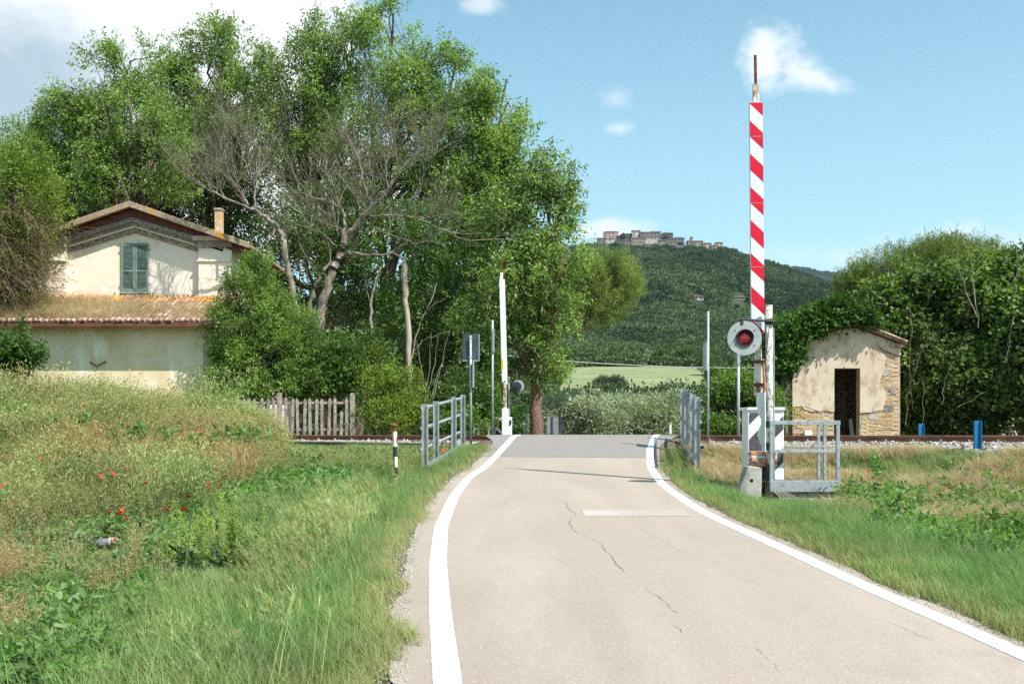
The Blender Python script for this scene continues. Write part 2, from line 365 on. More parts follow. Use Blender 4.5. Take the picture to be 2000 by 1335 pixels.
ys = np.unique(np.r_[-3000, -800, -200, -60, -30, np.arange(-14, 2, .8), np.arange(2, 36, .28), np.arange(36, 60, .8), 70, 90, 120, 170, 230, 400, 900, 2000, 3600, 5200])
struct('ground', grid_mesh('ground', xs, ys, zg_low, [M['soil']]))

# road sheets
M['asphalt'] = mat('pale_worn_asphalt', (.345, .285, .228), [((.390, .328, .266), 1.3, .35, .7, (1, .10, 1)), ((.295, .242, .195), .9, .48, .72, (1, .22, 1), .7), ((.330, .275, .228), 2.6, .52, .78), ((.24, .20, .165), 85, .52, .66, (1, 1, 1), .8), ((.54, .48, .42), 65, .56, .68, (1, 1, 1), .75), ((.285, .235, .19), 22, .56, .75, (1, 1, 1), .5), ((.17, .15, .13), 60, .66, .70, (1, 1, 1), .6)], .9, (160, .5, .006))
M['asphalt2'] = mat('grey_crossing_asphalt', (.25, .22, .197), [((.25, .23, .215), .8, .35, .7), ((.155, .145, .14), 110, .52, .62, (1, 1, 1), .7), ((.34, .31, .29), 80, .6, .7, (1, 1, 1), .5)], .88, (140, .5, .006))
def line_mat():
    m = mat('white_road_paint', (.84, .84, .83), [((.72, .70, .67), 6, .48, .75), ((.58, .54, .49), 70, .58, .66, (1, 1, 1), .7), ((.42, .36, .31), 9, .66, .72, (1, 1, 1), .8)], .6, (120, .2, .003))
    return m
M['line'] = line_mat()
def strip(name, fl, fr, ya, yb, dz, mats, step=.12, nx=6, skew=0.0):
    dzf = dz if callable(dz) else (lambda y: dz)
    ys = np.arange(ya, yb + step / 2, step); V = []
    for y in ys:
        a, b = fl(y), fr(y)
        for k in range(nx):
            x = a + (b - a) * k / (nx - 1); yy = y + (skew * (x - (a + b) / 2) if skew else 0); V.append((x, yy, float(zroad(yy)) + dzf(y)))
    i = np.arange(len(ys) * nx).reshape(len(ys), nx); Fq = np.stack([i[:-1, :-1], i[:-1, 1:], i[1:, 1:], i[1:, :-1]], -1).reshape(-1, 4)
    return np_mesh(name, V, Fq, mats, smooth=True)
def ej(y, a, s): return a * (.5 * noise.noise(Vector((y * s, a * 9, 3))) + .3 * noise.noise(Vector((y * s * 3, a * 5, 7))) + .35 * noise.noise(Vector((y * s * 9, a * 5, 2))))
edgeL = lambda y: xl(y) - .31 + ej(y, .10, .9)
edgeR = lambda y: xr(y) + .20 + ej(y, .09, .8)
struct('road', strip('road', edgeL, edgeR, -28, 22.6, 0, [M['asphalt']]))
o = struct('crossing_surface', strip('crossing_surface', lambda y: xl(y) - (.34 + .45 * sst(24.2, 26, y)), lambda y: xr(y) + (.2 + .35 * sst(24.2, 26, y)), 22.3, 60, .004, [M['asphalt2']], skew=-.05))
def lw(y, base, j): return base + j * noise.noise(Vector((y * 6, base * 50, 1)))
HW = .079
LZ = lambda y: .004 + .004 * float(sst(21.8, 22.2, y))
o = struct('road_edge_line', strip('road_edge_line', lambda y: xl(y) - HW + .006 * noise.noise(Vector((y * 9, 1, 1))), lambda y: xl(y) + HW + .006 * noise.noise(Vector((y * 9, 5, 1))), -28, 58, LZ, [M['line']], .06, 3))
o = struct('road_edge_line', strip('road_edge_line', lambda y: xr(y) - HW + .006 * noise.noise(Vector((y * 9, 8, 1))), lambda y: xr(y) + HW + .012 * noise.noise(Vector((y * 11, 3, 1))), -28, 58, LZ, [M['line']], .06, 3))
# worn stop bar
M['worn_line'] = mat('worn_stop_paint', (.52, .475, .43), [((.385, .33, .29), 2.0, .45, .62, (.5, 1, 1)), ((.38, .33, .29), 60, .46, .58, (1, 1, 1), .8)], .8)
_t = NT(M['worn_line'].node_tree); _b = _t.n['Principled BSDF']; _src = _b.inputs['Base Color'].links[0].from_socket; _g = _t.node('ShaderNodeNewGeometry').outputs['Position']
_sx = _t.node('ShaderNodeSeparateXYZ'); _t.l.new(_g, _sx.inputs[0]); _wear = _t.smooth(_t.math('ADD', _sx.outputs[0], _t.noise(_g, 5, 4)), 1.3, 2.4, .12, .97); _t.inp(_b.inputs['Base Color'], _t.mix(_wear, _src, (.375, .322, .282)))
ya, yb = row_to_Y(1008), row_to_Y(995)
mb = MB(); n = 24
for k in range(n):
    x0 = PX(1143, ya) + (PX(1352, ya) - PX(1143, ya)) * k / n; x1 = PX(1143, ya) + (PX(1352, ya) - PX(1143, ya)) * (k + 1) / n
    y0, y1 = ya + .02 * noise.noise(Vector((k, 1, 1))), yb + .02 * noise.noise(Vector((k, 2, 1)))
    mb.add([(x0, ya, zroad(ya) + .004), (x1, ya, zroad(ya) + .004), (x1, yb, zroad(yb) + .004), (x0, yb, zroad(yb) + .004)], [(0, 1, 2, 3)])
o = struct('stop_line', mb.mesh('stop_line', [M['worn_line']]))
# cracks: thin dark ribbons with weeds of grit
M['crack'] = mat('crack_shadow', (.21, .17, .125), [((.16, .15, .06), 8, .5, .6)], .95)
mb = MB()
def crack(pts, wd):
    Q = []
    for (px, py), (qx, qy) in zip(pts[:-1], pts[1:]):
        n = max(2, int(math.hypot(qx - px, qy - py) / 6))
        for k in range(n):
            u = px + (qx - px) * k / n; v = py + (qy - py) * k / n
            Q.append((u + random.uniform(-3, 3), v + random.uniform(-1.0, 1.0)))
    o = len(mb.v)
    for i, (u, v) in enumerate(Q):
        Y = row_to_Y(v); z = float(zroad(Y)) + .0045; x = PX(u, Y); h = wd * .34 * random.uniform(.2, 1) * (1 if 0 < i < len(Q) - 1 else .1)
        mb.v += [(x - h, Y - h, z), (x + h, Y + h * .3, z)]
        if i: k = o + 2 * i; mb.f.append([k - 2, k - 1, k + 1, k]); mb.m.append(0)
crack([(1104, 978), (1108, 990), (1127, 1003), (1110, 1020), (1116, 1033), (1150, 1048), (1175, 1062), (1186, 1080), (1203, 1096), (1210, 1108), (1226, 1125)], .012)
crack([(1272, 1134), (1262, 1149), (1290, 1168), (1308, 1186), (1332, 1202)], .011)
crack([(1310, 1212), (1322, 1225), (1345, 1240)], .007)
crack([(1236, 1010), (1250, 1030), (1268, 1042), (1300, 1060), (1345, 1085)], .004)
crack([(1715, 1208), (1750, 1220), (1790, 1238), (1830, 1252)], .006)
crack([(1475, 1262), (1490, 1278), (1515, 1300), (1530, 1322)], .006)
o = struct('road_cracks', mb.mesh('road_cracks', [M['crack']]))

# ------------------------------------------------------------------ leaf and twig batches
def unit(a): return a / np.maximum(np.linalg.norm(a, axis=-1, keepdims=True), 1e-9)
def leaf_geo(C, L, W, out=None, droop=0.0, fold=.0, r=rng, hexa=False):
    n = len(C); A = r.normal(size=(n, 3))
    if out is not None: A = A * .8 + out
    A[:, 2] -= droop; A = unit(A); B = unit(np.cross(A, unit(r.normal(size=(n, 3)) * .9 + np.array([.35, -.25, .9]))))
    # leaf faces roughly face up/sunwards
    Ln = (L * r.uniform(.45, 1.45, n))[:, None]; Wn = (W * r.uniform(.7, 1.2, n))[:, None]
    if hexa:
        V = np.stack([C, C + A * Ln * .22 + B * Wn * .5, C + A * Ln * .7 + B * Wn * .42, C + A * Ln, C + A * Ln * .7 - B * Wn * .42, C + A * Ln * .22 - B * Wn * .5], 1).reshape(-1, 3)
        return V, np.arange(n * 6).reshape(n, 6)
    V = np.stack([C, C + A * Ln * .45 + B * Wn * .5, C + A * Ln, C + A * Ln * .45 - B * Wn * .5], 1).reshape(-1, 3)
    return V, np.arange(n * 4).reshape(n, 4)
def tubes(Pt, Rd, sides=3):
    """Pt (n,k,3) polylines, Rd (n,k) radii -> verts, quads"""
    n, k, _ = Pt.shape; T = np.empty_like(Pt); T[:, 1:-1] = Pt[:, 2:] - Pt[:, :-2]; T[:, 0] = Pt[:, 1] - Pt[:, 0]; T[:, -1] = Pt[:, -1] - Pt[:, -2]
    T = unit(T); ref = np.where(np.abs(T[..., 2:3]) > .9, np.array([1., 0, 0]), np.array([0, 0, 1.])); U = unit(np.cross(T, ref)); W = np.cross(T, U)
    a = np.arange(sides) * 2 * math.pi / sides
    V = Pt[:, :, None] + (U[:, :, None] * np.cos(a)[None, None, :, None] + W[:, :, None] * np.sin(a)[None, None, :, None]) * Rd[:, :, None, None]
    idx = np.arange(n * k * sides).reshape(n, k, sides); nx = np.roll(idx, -1, 2)
    Fq = np.stack([idx[:, :-1], nx[:, :-1], nx[:, 1:], idx[:, 1:]], -1).reshape(-1, 4)
    return V.reshape(-1, 3), Fq
class Batch:
    def __init__(s): s.V = []; s.F = {}; s.n = 0
    def add(s, VF):
        V, Fq = VF; k = Fq.shape[1]; s.F.setdefault(k, []).append(Fq + s.n); s.V.append(V); s.n += len(V)
    def mesh(s, name, mats, org=(0, 0, 0), smooth=False):
        V = np.concatenate(s.V) - np.array(org); ks = list(s.F)
        if len(ks) == 1: return np_mesh(name, V, np.concatenate(s.F[ks[0]]), mats, smooth=smooth)
        me = bpy.data.meshes.new(name); L = []; st = []; tot = []; p = 0
        for k in ks:
            f = np.concatenate(s.F[k]); L.append(f.ravel()); st.append(p + np.arange(len(f)) * k); tot.append(np.full(len(f), k)); p += f.size
        L = np.concatenate(L); st = np.concatenate(st); tot = np.concatenate(tot)
        me.vertices.add(len(V)); me.vertices.foreach_set('co', V.astype(np.float32).ravel())
        me.loops.add(len(L)); me.loops.foreach_set('vertex_index', L.astype(np.int32))
        me.polygons.add(len(st)); me.polygons.foreach_set('loop_start', st.astype(np.int32)); me.polygons.foreach_set('loop_total', tot.astype(np.int32))
        for x in mats: me.materials.append(x)
        if smooth: me.polygons.foreach_set('use_smooth', np.ones(len(st), dtype=bool))
        me.update(calc_edges=True); return me
def curve_pts(a, b, k, sag=.0, jit=.05, r=rng):
    a = np.asarray(a, float); b = np.asarray(b, float); n = len(a); t = np.linspace(0, 1, k)[None, :, None]
    L = np.linalg.norm(b - a, axis=1)[:, None, None]
    Pt = a[:, None] * (1 - t) + b[:, None] * t
    Pt = Pt + np.array([0, 0, 1.0]) * (sag * L * np.sin(math.pi * t)) + r.normal(size=(n, k, 3)) * jit * L * np.sin(math.pi * t)
    return Pt
BARK = {'robinia': mat('robinia_bark', (.15, .12, .09), [((.26, .21, .15), 6, .5, .62, (1, 1, .3)), ((.42, .27, .05), 3, .60, .68), ((.07, .055, .04), 18, .5, .6, (1, 1, .3))], .95, (22, .9, .03)),
        'dead': mat('bleached_bark', (.26, .22, .175), [((.15, .125, .10), 5, .42, .58, (1, 1, .25)), ((.42, .37, .31), 14, .55, .65, (1, 1, .25)), ((.40, .25, .06), 2.5, .66, .72)], .9, (26, .7, .02)),
        'twig': mat('grey_twigs', (.165, .155, .095), [((.12, .11, .07), 3, .4, .6), ((.28, .25, .17), 9, .5, .65)], .9),
        'pine': mat('pine_bark', (.25, .15, .10), [((.14, .09, .07), 8, .45, .55, (1, 1, .3)), ((.34, .23, .17), 16, .55, .65, (1, 1, .4))], .95, (16, 1.0, .05)),
        'pale': mat('pale_bark', (.40, .35, .27), [((.28, .24, .18), 6, .45, .6, (1, 1, .3))], .9, (20, .4, .01))}
LEAF = {
 'robinia': leafmat('robinia_leaves', [(.085, .155, .030), (.160, .255, .050), (.245, .345, .085), (.37, .44, .19)], .52, spec=.5, rough=.45),
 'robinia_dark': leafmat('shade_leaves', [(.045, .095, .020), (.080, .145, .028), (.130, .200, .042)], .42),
 'yellowgreen': leafmat('yellow_green_leaves', [(.080, .135, .018), (.150, .215, .028), (.25, .31, .045)], .48),
 'ivy': leafmat('ivy_leaves', [(.030, .078, .014), (.055, .120, .020), (.10, .18, .035)], .28, rough=.62, spec=.25),
 'shrub': leafmat('feathery_shrub_leaves', [(.090, .175, .045), (.16, .26, .060), (.30, .38, .070)], .48, big=.5, bigscale=.9),
 'ailanthus': leafmat('ailanthus_leaves', [(.060, .125, .022), (.105, .185, .030), (.19, .27, .05)], .48, rough=.45, spec=.4),
 'fig': leafmat('fig_leaves', [(.050, .105, .022), (.095, .165, .032), (.165, .240, .055), (.24, .31, .12)], .42, rough=.55, spec=.35),
 'pine': leafmat('pine_needles', [(.15, .20, .050), (.23, .28, .075), (.33, .37, .11)], .42),
 'pine_dark': leafmat('dark_pine_needles', [(.10, .145, .035), (.16, .21, .05), (.24, .285, .07)], .42),
 'olive': leafmat('olive_leaves', [(.22, .26, .16), (.32, .36, .24), (.46, .48, .36)], .32, big=.2),
 'oak': leafmat('holm_oak_leaves', [(.038, .062, .020), (.062, .092, .028), (.095, .130, .040)], .25, bigscale=.15),
 'creeper': leafmat('creeper_leaves', [(.045, .105, .018), (.080, .160, .026), (.14, .23, .040)], .40, rough=.45, spec=.4),
 'dry': leafmat('dry_leaves', [(.20, .13, .05), (.30, .20, .09), (.14, .13, .04)], .3),
}
def ell_points(n, c, rr, r, power=.45):
    d = unit(r.normal(size=(n, 3))); q = r.uniform(0, 1, n)[:, None] ** power
    return np.asarray(c) + d * q * np.asarray(rr), d
def make_tree(name, label, cat, base, lobes, leaf, bark, nleaf=26000, L=.16, W=.07, clump=.30, per=20, trunk_r=.22, group=None, hole=.46, fork=.35, nsc=.55, extra_trunk=None, depth=1.0, droop=.15, seed=1, hexa=False, twig_every=3, zb=None, stems=1, lean=.8):
    """lobes: (px, py, Y, rx_px, ry_px)"""
    r = np.random.default_rng(seed); bx, bY = base; X0 = PX(bx, bY); Z0 = float(zground(np.array([X0]), np.array([bY]))[0]) if zb is None else zb
    t = thing(name, label, cat, (X0, bY, Z0), group); org = ORG[t]
    LB = [(np.array(P(a, b, y)), np.array([c / F * y, max(c, d) / F * y * depth, d / F * y])) for a, b, y, c, d in lobes]
    cen = np.mean([l[0] for l in LB], 0); top = max(l[0][2] for l in LB)
    wood = Batch(); fk = []
    for s in range(stems):
        bb = np.array([X0 + r.normal() * .25 * (s > 0), bY + r.normal() * .25 * (s > 0), Z0 - .15])
        f = np.array([X0 + (cen[0] - X0) * fork * lean + r.normal() * .3 * (stems > 1), bY + (cen[1] - bY) * fork, Z0 + (cen[2] - Z0) * fork * 1.2]); fk.append(f)
        tp = curve_pts(bb[None], f[None], 7, 0, .010, r); wood.add(tubes(tp, np.linspace(trunk_r * 1.15, trunk_r * .75, 7)[None], 8))
    leaves = Batch(); vol = np.array([np.prod(l[1]) ** (2 / 3) for l in LB]); vol /= vol.sum()
    for (c, rr), fr in zip(LB, vol):
        f = fk[r.integers(len(fk))]
        lp = curve_pts(f[None], (c - np.array([0, 0, rr[2] * .25]))[None], 8, .06, .045, r)
        wood.add(tubes(lp, np.linspace(trunk_r * .6, .05, 8)[None], 6))
        nc = max(6, int(nleaf * fr / per)); pts, d = ell_points(nc * 2, c, rr, r)
        keep = np.array([noise.noise(Vector(p) * nsc + Vector((seed * 3.1, 0, 0))) * .5 + .5 > hole for p in pts]); pts = pts[keep][:nc]; d = d[keep][:nc]
        if len(pts) == 0: continue
        # secondary branches
        k = max(4, len(pts) // 14); sec = pts[r.choice(len(pts), k)] ; src = lp[0][r.integers(3, 8, k)]
        sp = curve_pts(src, sec, 5, .05, .06, r); wood.add(tubes(sp, np.linspace(.035, .012, 5)[None] * np.ones((k, 1)), 4))
        spn = sp.reshape(-1, 3)
        tw = pts[::twig_every]; near = spn[np.argmin(((tw[:, None] - spn[None]) ** 2).sum(-1), 1)]
        wood.add(tubes(curve_pts(near, tw, 4, .04, .05, r), np.linspace(.012, .005, 4)[None] * np.ones((len(tw), 1)), 3))
        m_ = len(pts); sd = unit(d * .8 + r.normal(size=(m_, 3)) * .6 + np.array([0, 0, .35 - droop])); sl_ = r.uniform(.8, 3.0, m_) * clump
        al = r.uniform(-.35, 1, (m_, per, 1)); off = r.normal(size=(m_, per, 3)) * clump * (.52 - .32 * al)
        C = (pts[:, None] + sd[:, None] * al * sl_[:, None, None] + off).reshape(-1, 3)
        leaves.add(leaf_geo(C, L, W, np.repeat(d, per, 0) * .5, droop, r=r, hexa=hexa))
    link('trunk', wood.mesh('trunk', [bark], org, True), t)
    link('crown', leaves.mesh('crown', [leaf], org), t)
    return t

# ------------------------------------------------------------------ hills
M['hill'] = mat('wooded_hillside', (.030, .045, .020), [((.05, .065, .028), .01, .4, .6), ((.02, .03, .014), .05, .45, .6)], .95)
hy = np.unique(np.r_[np.arange(235, 480, 6), np.arange(480, 600, 20), np.arange(600, 1560, 16), np.arange(1560, 2200, 90)])
_tx = np.linspace(-1.25, 1.25, 260)
V = []; 
for y in hy:
    for u in _tx: V.append((u * y, y, 0))
V = np.array(V, float); V[:, 2] = zhill(V[:, 0], V[:, 1])
i = np.arange(len(hy) * len(_tx)).reshape(len(hy), -1); Fq = np.stack([i[:-1, :-1], i[:-1, 1:], i[1:, 1:], i[1:, :-1]], -1).reshape(-1, 4)
struct('hill', np_mesh('hill', V, Fq, [M['hill']], smooth=True))
# second ridge far behind
M['farhill'] = mat('distant_ridge_forest', (.022, .040, .026), [((.035, .055, .03), .004, .4, .6)], .95)
V = []; us = np.linspace(-1.3, 1.3, 420)
def ridge(px): return np.interp(px, [-2000, 0, 600, 1200, 1400, 1480, 1560, 1640, 1750, 1900, 2300, 5000], [830, 760, 640, 505, 508, 520, 527, 541, 550, 575, 640, 800])
for k, (Y, s) in enumerate([(2300, 0.0), (3000, .6), (3700, .93), (4200, 1.0), (5200, .7)]):
    for u in us:
        px = 1000 + u * F; py = 800 + (ridge(px) - 800) * s; z = EYE + (HY - py) / F * min(Y, 4200)
        z += (12 * noise.noise(Vector((u * 90, 3, k))) + 9 * noise.noise(Vector((u * 400, 3, k)))) * (s > .5); V.append((u * Y, Y, z))
i = np.arange(len(V)).reshape(5, -1); Fq = np.stack([i[:-1, :-1], i[:-1, 1:], i[1:, 1:], i[1:, :-1]], -1).reshape(-1, 4)
struct('far_ridge', np_mesh('far_ridge', V, Fq, [M['farhill']], smooth=False))
# pale meadow at the hill foot
M['meadow'] = mat('pale_ripening_meadow', (.185, .225, .095), [((.25, .26, .125), .03, .4, .65, (1, 2.5, 1)), ((.13, .175, .07), .08, .5, .65, (1, 3, 1)), ((.26, .27, .14), .5, .5, .7)], .95)
V = []; mys = np.linspace(306, 455, 24); mxs = np.linspace(0, 1, 30)
for y in mys:
    k = (y - 306) / 149; a = PX(1090 + 25 * k, y); b = PX(1420 - 55 * k, y)
    for q in mxs: x = a + (b - a) * q; V.append((x, y, float(zhill(x, y)) + .5))
i = np.arange(len(V)).reshape(24, -1); Fq = np.stack([i[:-1, :-1], i[:-1, 1:], i[1:, 1:], i[1:, :-1]], -1).reshape(-1, 4)
struct('meadow', np_mesh('meadow', V, Fq, [M['meadow']], smooth=True))

# ------------------------------------------------------------------ village on the hill
def wallmat(name, c): return mat(name, c, [(tuple(x * .68 for x in c), .25, .42, .62), (tuple(min(x * 1.25, .8) for x in c), .6, .55, .7)], .95)
VW = {'pink': wallmat('pink_village_render', (.42, .29, .24)), 'grey': wallmat('grey_village_stone', (.19, .17, .155)), 'pale': wallmat('pale_village_render', (.46, .43, .39)),
      'tan': wallmat('tan_village_stone', (.28, .23, .175)), 'dark': wallmat('dark_village_stone', (.105, .098, .092)), 'white': wallmat('white_village_render', (.60, .60, .58))}
VROOF = mat('village_roof_tiles', (.13, .095, .080), [((.08, .065, .06), .3, .4, .6)], .9)
VWIN = mat('far_window_dark', (.035, .037, .04), (), .6)
def village_house(px0, px1, pyt, pyb, Y, wall, label, hip=False, floors=None, tower=None, group='houses of the hilltop village'):
    x0, x1 = PX(px0, Y), PX(px1, Y); zt = PZ(pyt, Y); zb = PZ(pyb, Y) - (4 if Y > 1000 else 3.0); w_ = x1 - x0; d = max(9, w_ * .7)
    t = thing('village_house', label, 'house', ((x0 + x1) / 2, Y, zb), group)
    rise = min(2.6, w_ * .16); ze = zt - rise
    part('wall', MB().box(x0, x1, Y, Y + d, zb, ze), VW[wall], t)
    m = MB(); ov = .5; ym = Y + d / 2
    if hip:
        a = min(w_ * .3, d / 2)
        v = [(x0 - ov, Y - ov, ze), (x1 + ov, Y - ov, ze), (x1 + ov, Y + d + ov, ze), (x0 - ov, Y + d + ov, ze), (x0 + a, ym, zt), (x1 - a, ym, zt), (x0 - ov, Y - ov, ze - .4), (x1 + ov, Y - ov, ze - .4), (x1 + ov, Y + d + ov, ze - .4), (x0 - ov, Y + d + ov, ze - .4)]
        m.add(v, [(0, 1, 5, 4), (1, 2, 5), (2, 3, 4, 5), (3, 0, 4), (6, 7, 1, 0), (7, 8, 2, 1), (8, 9, 3, 2), (9, 6, 0, 3), (6, 9, 8, 7)])
    else:
        m.prism([(Y - ov, ze), (ym, zt), (Y + d + ov, ze), (Y + d + ov, ze - .4), (ym, zt - .5), (Y - ov, ze - .4)], x0 - ov, x1 + ov, lambda u, q, s: (s, u, q))
    part('roof', m, VROOF, t)
    if tower:
        a, b, tt = tower; tx0, tx1 = PX(a, Y), PX(b, Y)
        part('tower', MB().box(tx0, tx1, ym - 2.5, ym + 2.5, ze - 2, PZ(tt, Y)), VW[wall], t)
        part('spire', MB().add([(tx0 - .4, ym - 3, PZ(tt, Y)), (tx1 + .4, ym - 3, PZ(tt, Y)), (tx1 + .4, ym + 3, PZ(tt, Y)), (tx0 - .4, ym + 3, PZ(tt, Y)), ((tx0 + tx1) / 2, ym, PZ(tt, Y) + 3.5)], [(0, 1, 4), (1, 2, 4), (2, 3, 4), (3, 0, 4), (3, 2, 1, 0)]), VROOF, t)
    H = ze - PZ(pyb, Y); nf = floors or max(1, int(H / 4.2)); nw = max(2, int(w_ / 4.5)); me = None
    for f in range(nf):
        for k in range(nw):
            if random.random() < .14: continue
            cx = x0 + w_ * (k + .5) / nw + random.uniform(-.3, .3); cz = PZ(pyb, Y) + H * (f + .55) / nf
            if me is None: me = MB().box(-.75, .75, -.1, .15, -1.15, 1.15).mesh('window', [VWIN])
            o = link('window', me, t); o.location = Vector((cx, Y, cz)) - ORG[t]
def hillY(px, py):
    Y = np.arange(460, 1500, 2.0); X = PX(px, 1.0) * Y; q = HY - (zhill(X, Y) - EYE) / Y * F; k = np.where(q <= py)[0]; return float(Y[k[0]]) if len(k) else 1480.0
FY1, FY2 = hillY(1364, 587), hillY(1443, 585)
zc = lambda x: 1050 + x / 2.9015
zy = lambda y: 400 + y / 2.9015
VH = [(377, 458, 143, 190, 1560, 'pink', 'large pinkish block with hipped roof standing highest at the village west end', True), (338, 386, 183, 214, 1545, 'grey', 'low grey house at the western tip below the pinkish block', False), (386, 438, 184, 230, 1530, 'pale', 'pale narrow house just under the big pinkish block', False),
 (456, 520, 168, 220, 1555, 'dark', 'dark stone house right of the big pinkish block', False), (442, 535, 193, 238, 1535, 'grey', 'wide grey house low in the village west part', False), (505, 538, 158, 184, 1575, 'dark', 'small dark house left of the tall light grey one', False),
 (536, 583, 140, 186, 1570, 'pale', 'tall light grey house on the village skyline', False), (583, 642, 148, 188, 1565, 'grey', 'grey flat-fronted house on skyline beside the tall light one', False), (640, 698, 145, 188, 1572, 'grey', 'grey house on skyline left of the gap with a tree', False),
 (706, 768, 151, 196, 1568, 'dark', 'tall dark stone house alone right of the skyline gap', True), (530, 612, 178, 242, 1540, 'tan', 'broad brown stone house in the village middle row', False), (605, 690, 174, 206, 1548, 'pale', 'pale long house in the middle row under the skyline', False),
 (598, 688, 216, 250, 1515, 'tan', 'long low brown house in the front row with three windows', False), (685, 732, 194, 244, 1525, 'tan', 'brown stone house between the front row and the tall dark one', False), (724, 785, 220, 256, 1512, 'pink', 'pinkish front row house near the village middle', False),
 (733, 772, 190, 226, 1545, 'grey', 'small grey house tucked behind the pinkish front row house', False), (770, 833, 178, 222, 1550, 'grey', 'grey house with many windows left of the church', True), (785, 848, 223, 260, 1510, 'pale', 'light grey front row house below the church', False),
 (845, 888, 222, 263, 1505, 'white', 'white front row house directly below the bell tower', False), (852, 938, 196, 252, 1530, 'tan', 'large brown stone church with small bell tower', False), (938, 986, 211, 250, 1525, 'pink', 'pinkish house right of the church', False),
 (1008, 1050, 207, 246, 1530, 'pink', 'tall pinkish house near the village east end', True), (986, 1012, 225, 248, 1520, 'tan', 'small brown house squeezed in before the eastern end', False), (1048, 1072, 232, 250, 1520, 'grey', 'tiny grey house at the eastern tip of the village', False), (508, 535, 219, 240, 1512, 'white', 'small white house in the trees below the village west part', False)]
for a, b, c, d, Y, wl, lb, hp in VH:
    village_house(zc(a), zc(b), zy(c), zy(d), Y, wl, lb, hp, tower=(zc(868), zc(884), zy(183)) if 'church' in lb and 'large' in lb else None)
village_house(1356, 1374, 576, 586, FY1, 'pale', 'small white farmhouse alone half way up the wooded slope', False, 1, group='farmhouses on the wooded slope')
village_house(1431, 1456, 576, 583.5, FY2, 'tan', 'long low cream farmhouse on the slope beside the raised barrier', False, 1, group='farmhouses on the wooded slope')


# ------------------------------------------------------------------ instanced ground cover
def source_coll(name, meshes):
    c = bpy.data.collections.new(name)
    for k, me in enumerate(meshes):
        o = bpy.data.objects.new('%s_%02d' % (name, k), me); c.objects.link(o)
    return c
def scatter(name, coll, pts, rot, scl, idx, tint, label=None, mats=None):
    n = len(pts); me = bpy.data.meshes.new(name); me.vertices.add(n); me.vertices.foreach_set('co', np.asarray(pts, np.float32).ravel())
    a = me.attributes.new('rot', 'FLOAT_VECTOR', 'POINT'); a.data.foreach_set('vector', np.asarray(rot, np.float32).ravel())
    a = me.attributes.new('scl', 'FLOAT', 'POINT'); a.data.foreach_set('value', np.asarray(scl, np.float32))
    a = me.attributes.new('idx', 'INT', 'POINT'); a.data.foreach_set('value', np.asarray(idx, np.int32))
    a = me.attributes.new('tint', 'FLOAT', 'POINT'); a.data.foreach_set('value', np.asarray(tint, np.float32))
    g = bpy.data.node_groups.new(name + '_nodes', 'GeometryNodeTree')
    g.interface.new_socket('Geometry', in_out='INPUT', socket_type='NodeSocketGeometry'); g.interface.new_socket('Geometry', in_out='OUTPUT', socket_type='NodeSocketGeometry')
    gi = g.nodes.new('NodeGroupInput'); go = g.nodes.new('NodeGroupOutput')
    ip = g.nodes.new('GeometryNodeInstanceOnPoints'); ci = g.nodes.new('GeometryNodeCollectionInfo'); ci.inputs[0].default_value = coll
    ci.inputs['Separate Children'].default_value = True; ci.inputs['Reset Children'].default_value = True; ip.inputs['Pick Instance'].default_value = True
    def na(nm, ty):
        x = g.nodes.new('GeometryNodeInputNamedAttribute'); x.data_type = ty; x.inputs['Name'].default_value = nm; return x.outputs['Attribute']
    L = g.links.new
    L(gi.outputs[0], ip.inputs['Points']); L(ci.outputs[0], ip.inputs['Instance']); L(na('idx', 'INT'), ip.inputs['Instance Index'])
    L(na('rot', 'FLOAT_VECTOR'), ip.inputs['Rotation']); L(na('scl', 'FLOAT'), ip.inputs['Scale']); L(ip.outputs[0], go.inputs[0])
    o = link(name, me); md = o.modifiers.new('scatter', 'NODES'); md.node_group = g
    o['kind'] = 'stuff'
    if label: o['label'] = label
    return o

# forest on the hill: lumpy crowns
FOREST = leafmat('hill_forest', [(.022, .042, .018), (.040, .068, .026), (.068, .100, .036), (.11, .145, .055)], .2, tint=(.12, .165, .065), inst=True, big=.55, bigscale=.012, spec=.1)
def forest_crown(seed):
    r = np.random.default_rng(seed); B = Batch(); 
    d = unit(r.normal(size=(260, 3))); d[:, 2] = np.abs(d[:, 2]) * 1.1 - .25
    lump = np.array([1 + .45 * noise.noise(Vector(x) * 1.8 + Vector((seed * 5, 0, 0))) for x in d])
    C = d * lump[:, None] * np.array([1, 1, .95]) * r.uniform(.72, 1.0, (260, 1)); C[:, 2] += .4
    B.add(leaf_geo(C, .42, .34, d * .7, r=r))
    return B.mesh('forest_crown', [FOREST])
rf = np.random.default_rng(11)
n = 42000; yy = np.sqrt(rf.uniform(455 ** 2, 1510 ** 2, n)); _k = rf.uniform(size=n) < .35; yy = np.where(_k, rf.uniform(455, 950, n), yy); pxx = rf.uniform(850, 1900, n); m2 = 6000
yy = np.r_[yy, np.sqrt(rf.uniform(455 ** 2, 1500 ** 2, m2))]; pxx = np.r_[pxx, rf.uniform(-600, 2700, m2)]
xx = (pxx - 1000) / F * yy; zz = zhill(xx, yy)
# village clearing and small clearings
dens = vnoise(xx, yy, 1 / 55., 8) * .6 + vnoise(xx, yy, 1 / 120., 9) * .4
keep = (rf.uniform(size=len(xx)) < .35 + 1.1 * sst(.22, .42, dens))
keep &= ~((yy > 1440) & (pxx > 1160) & (pxx < 1425) & (rf.uniform(size=len(xx)) < .75))
for hx, hyy in ((1364, FY1), (1443, FY2)): keep &= ~((np.abs(pxx - hx) < 17) & (yy > hyy - 50) & (yy < hyy + 20))
xx, yy, zz = xx[keep], yy[keep], zz[keep]; n = len(xx)
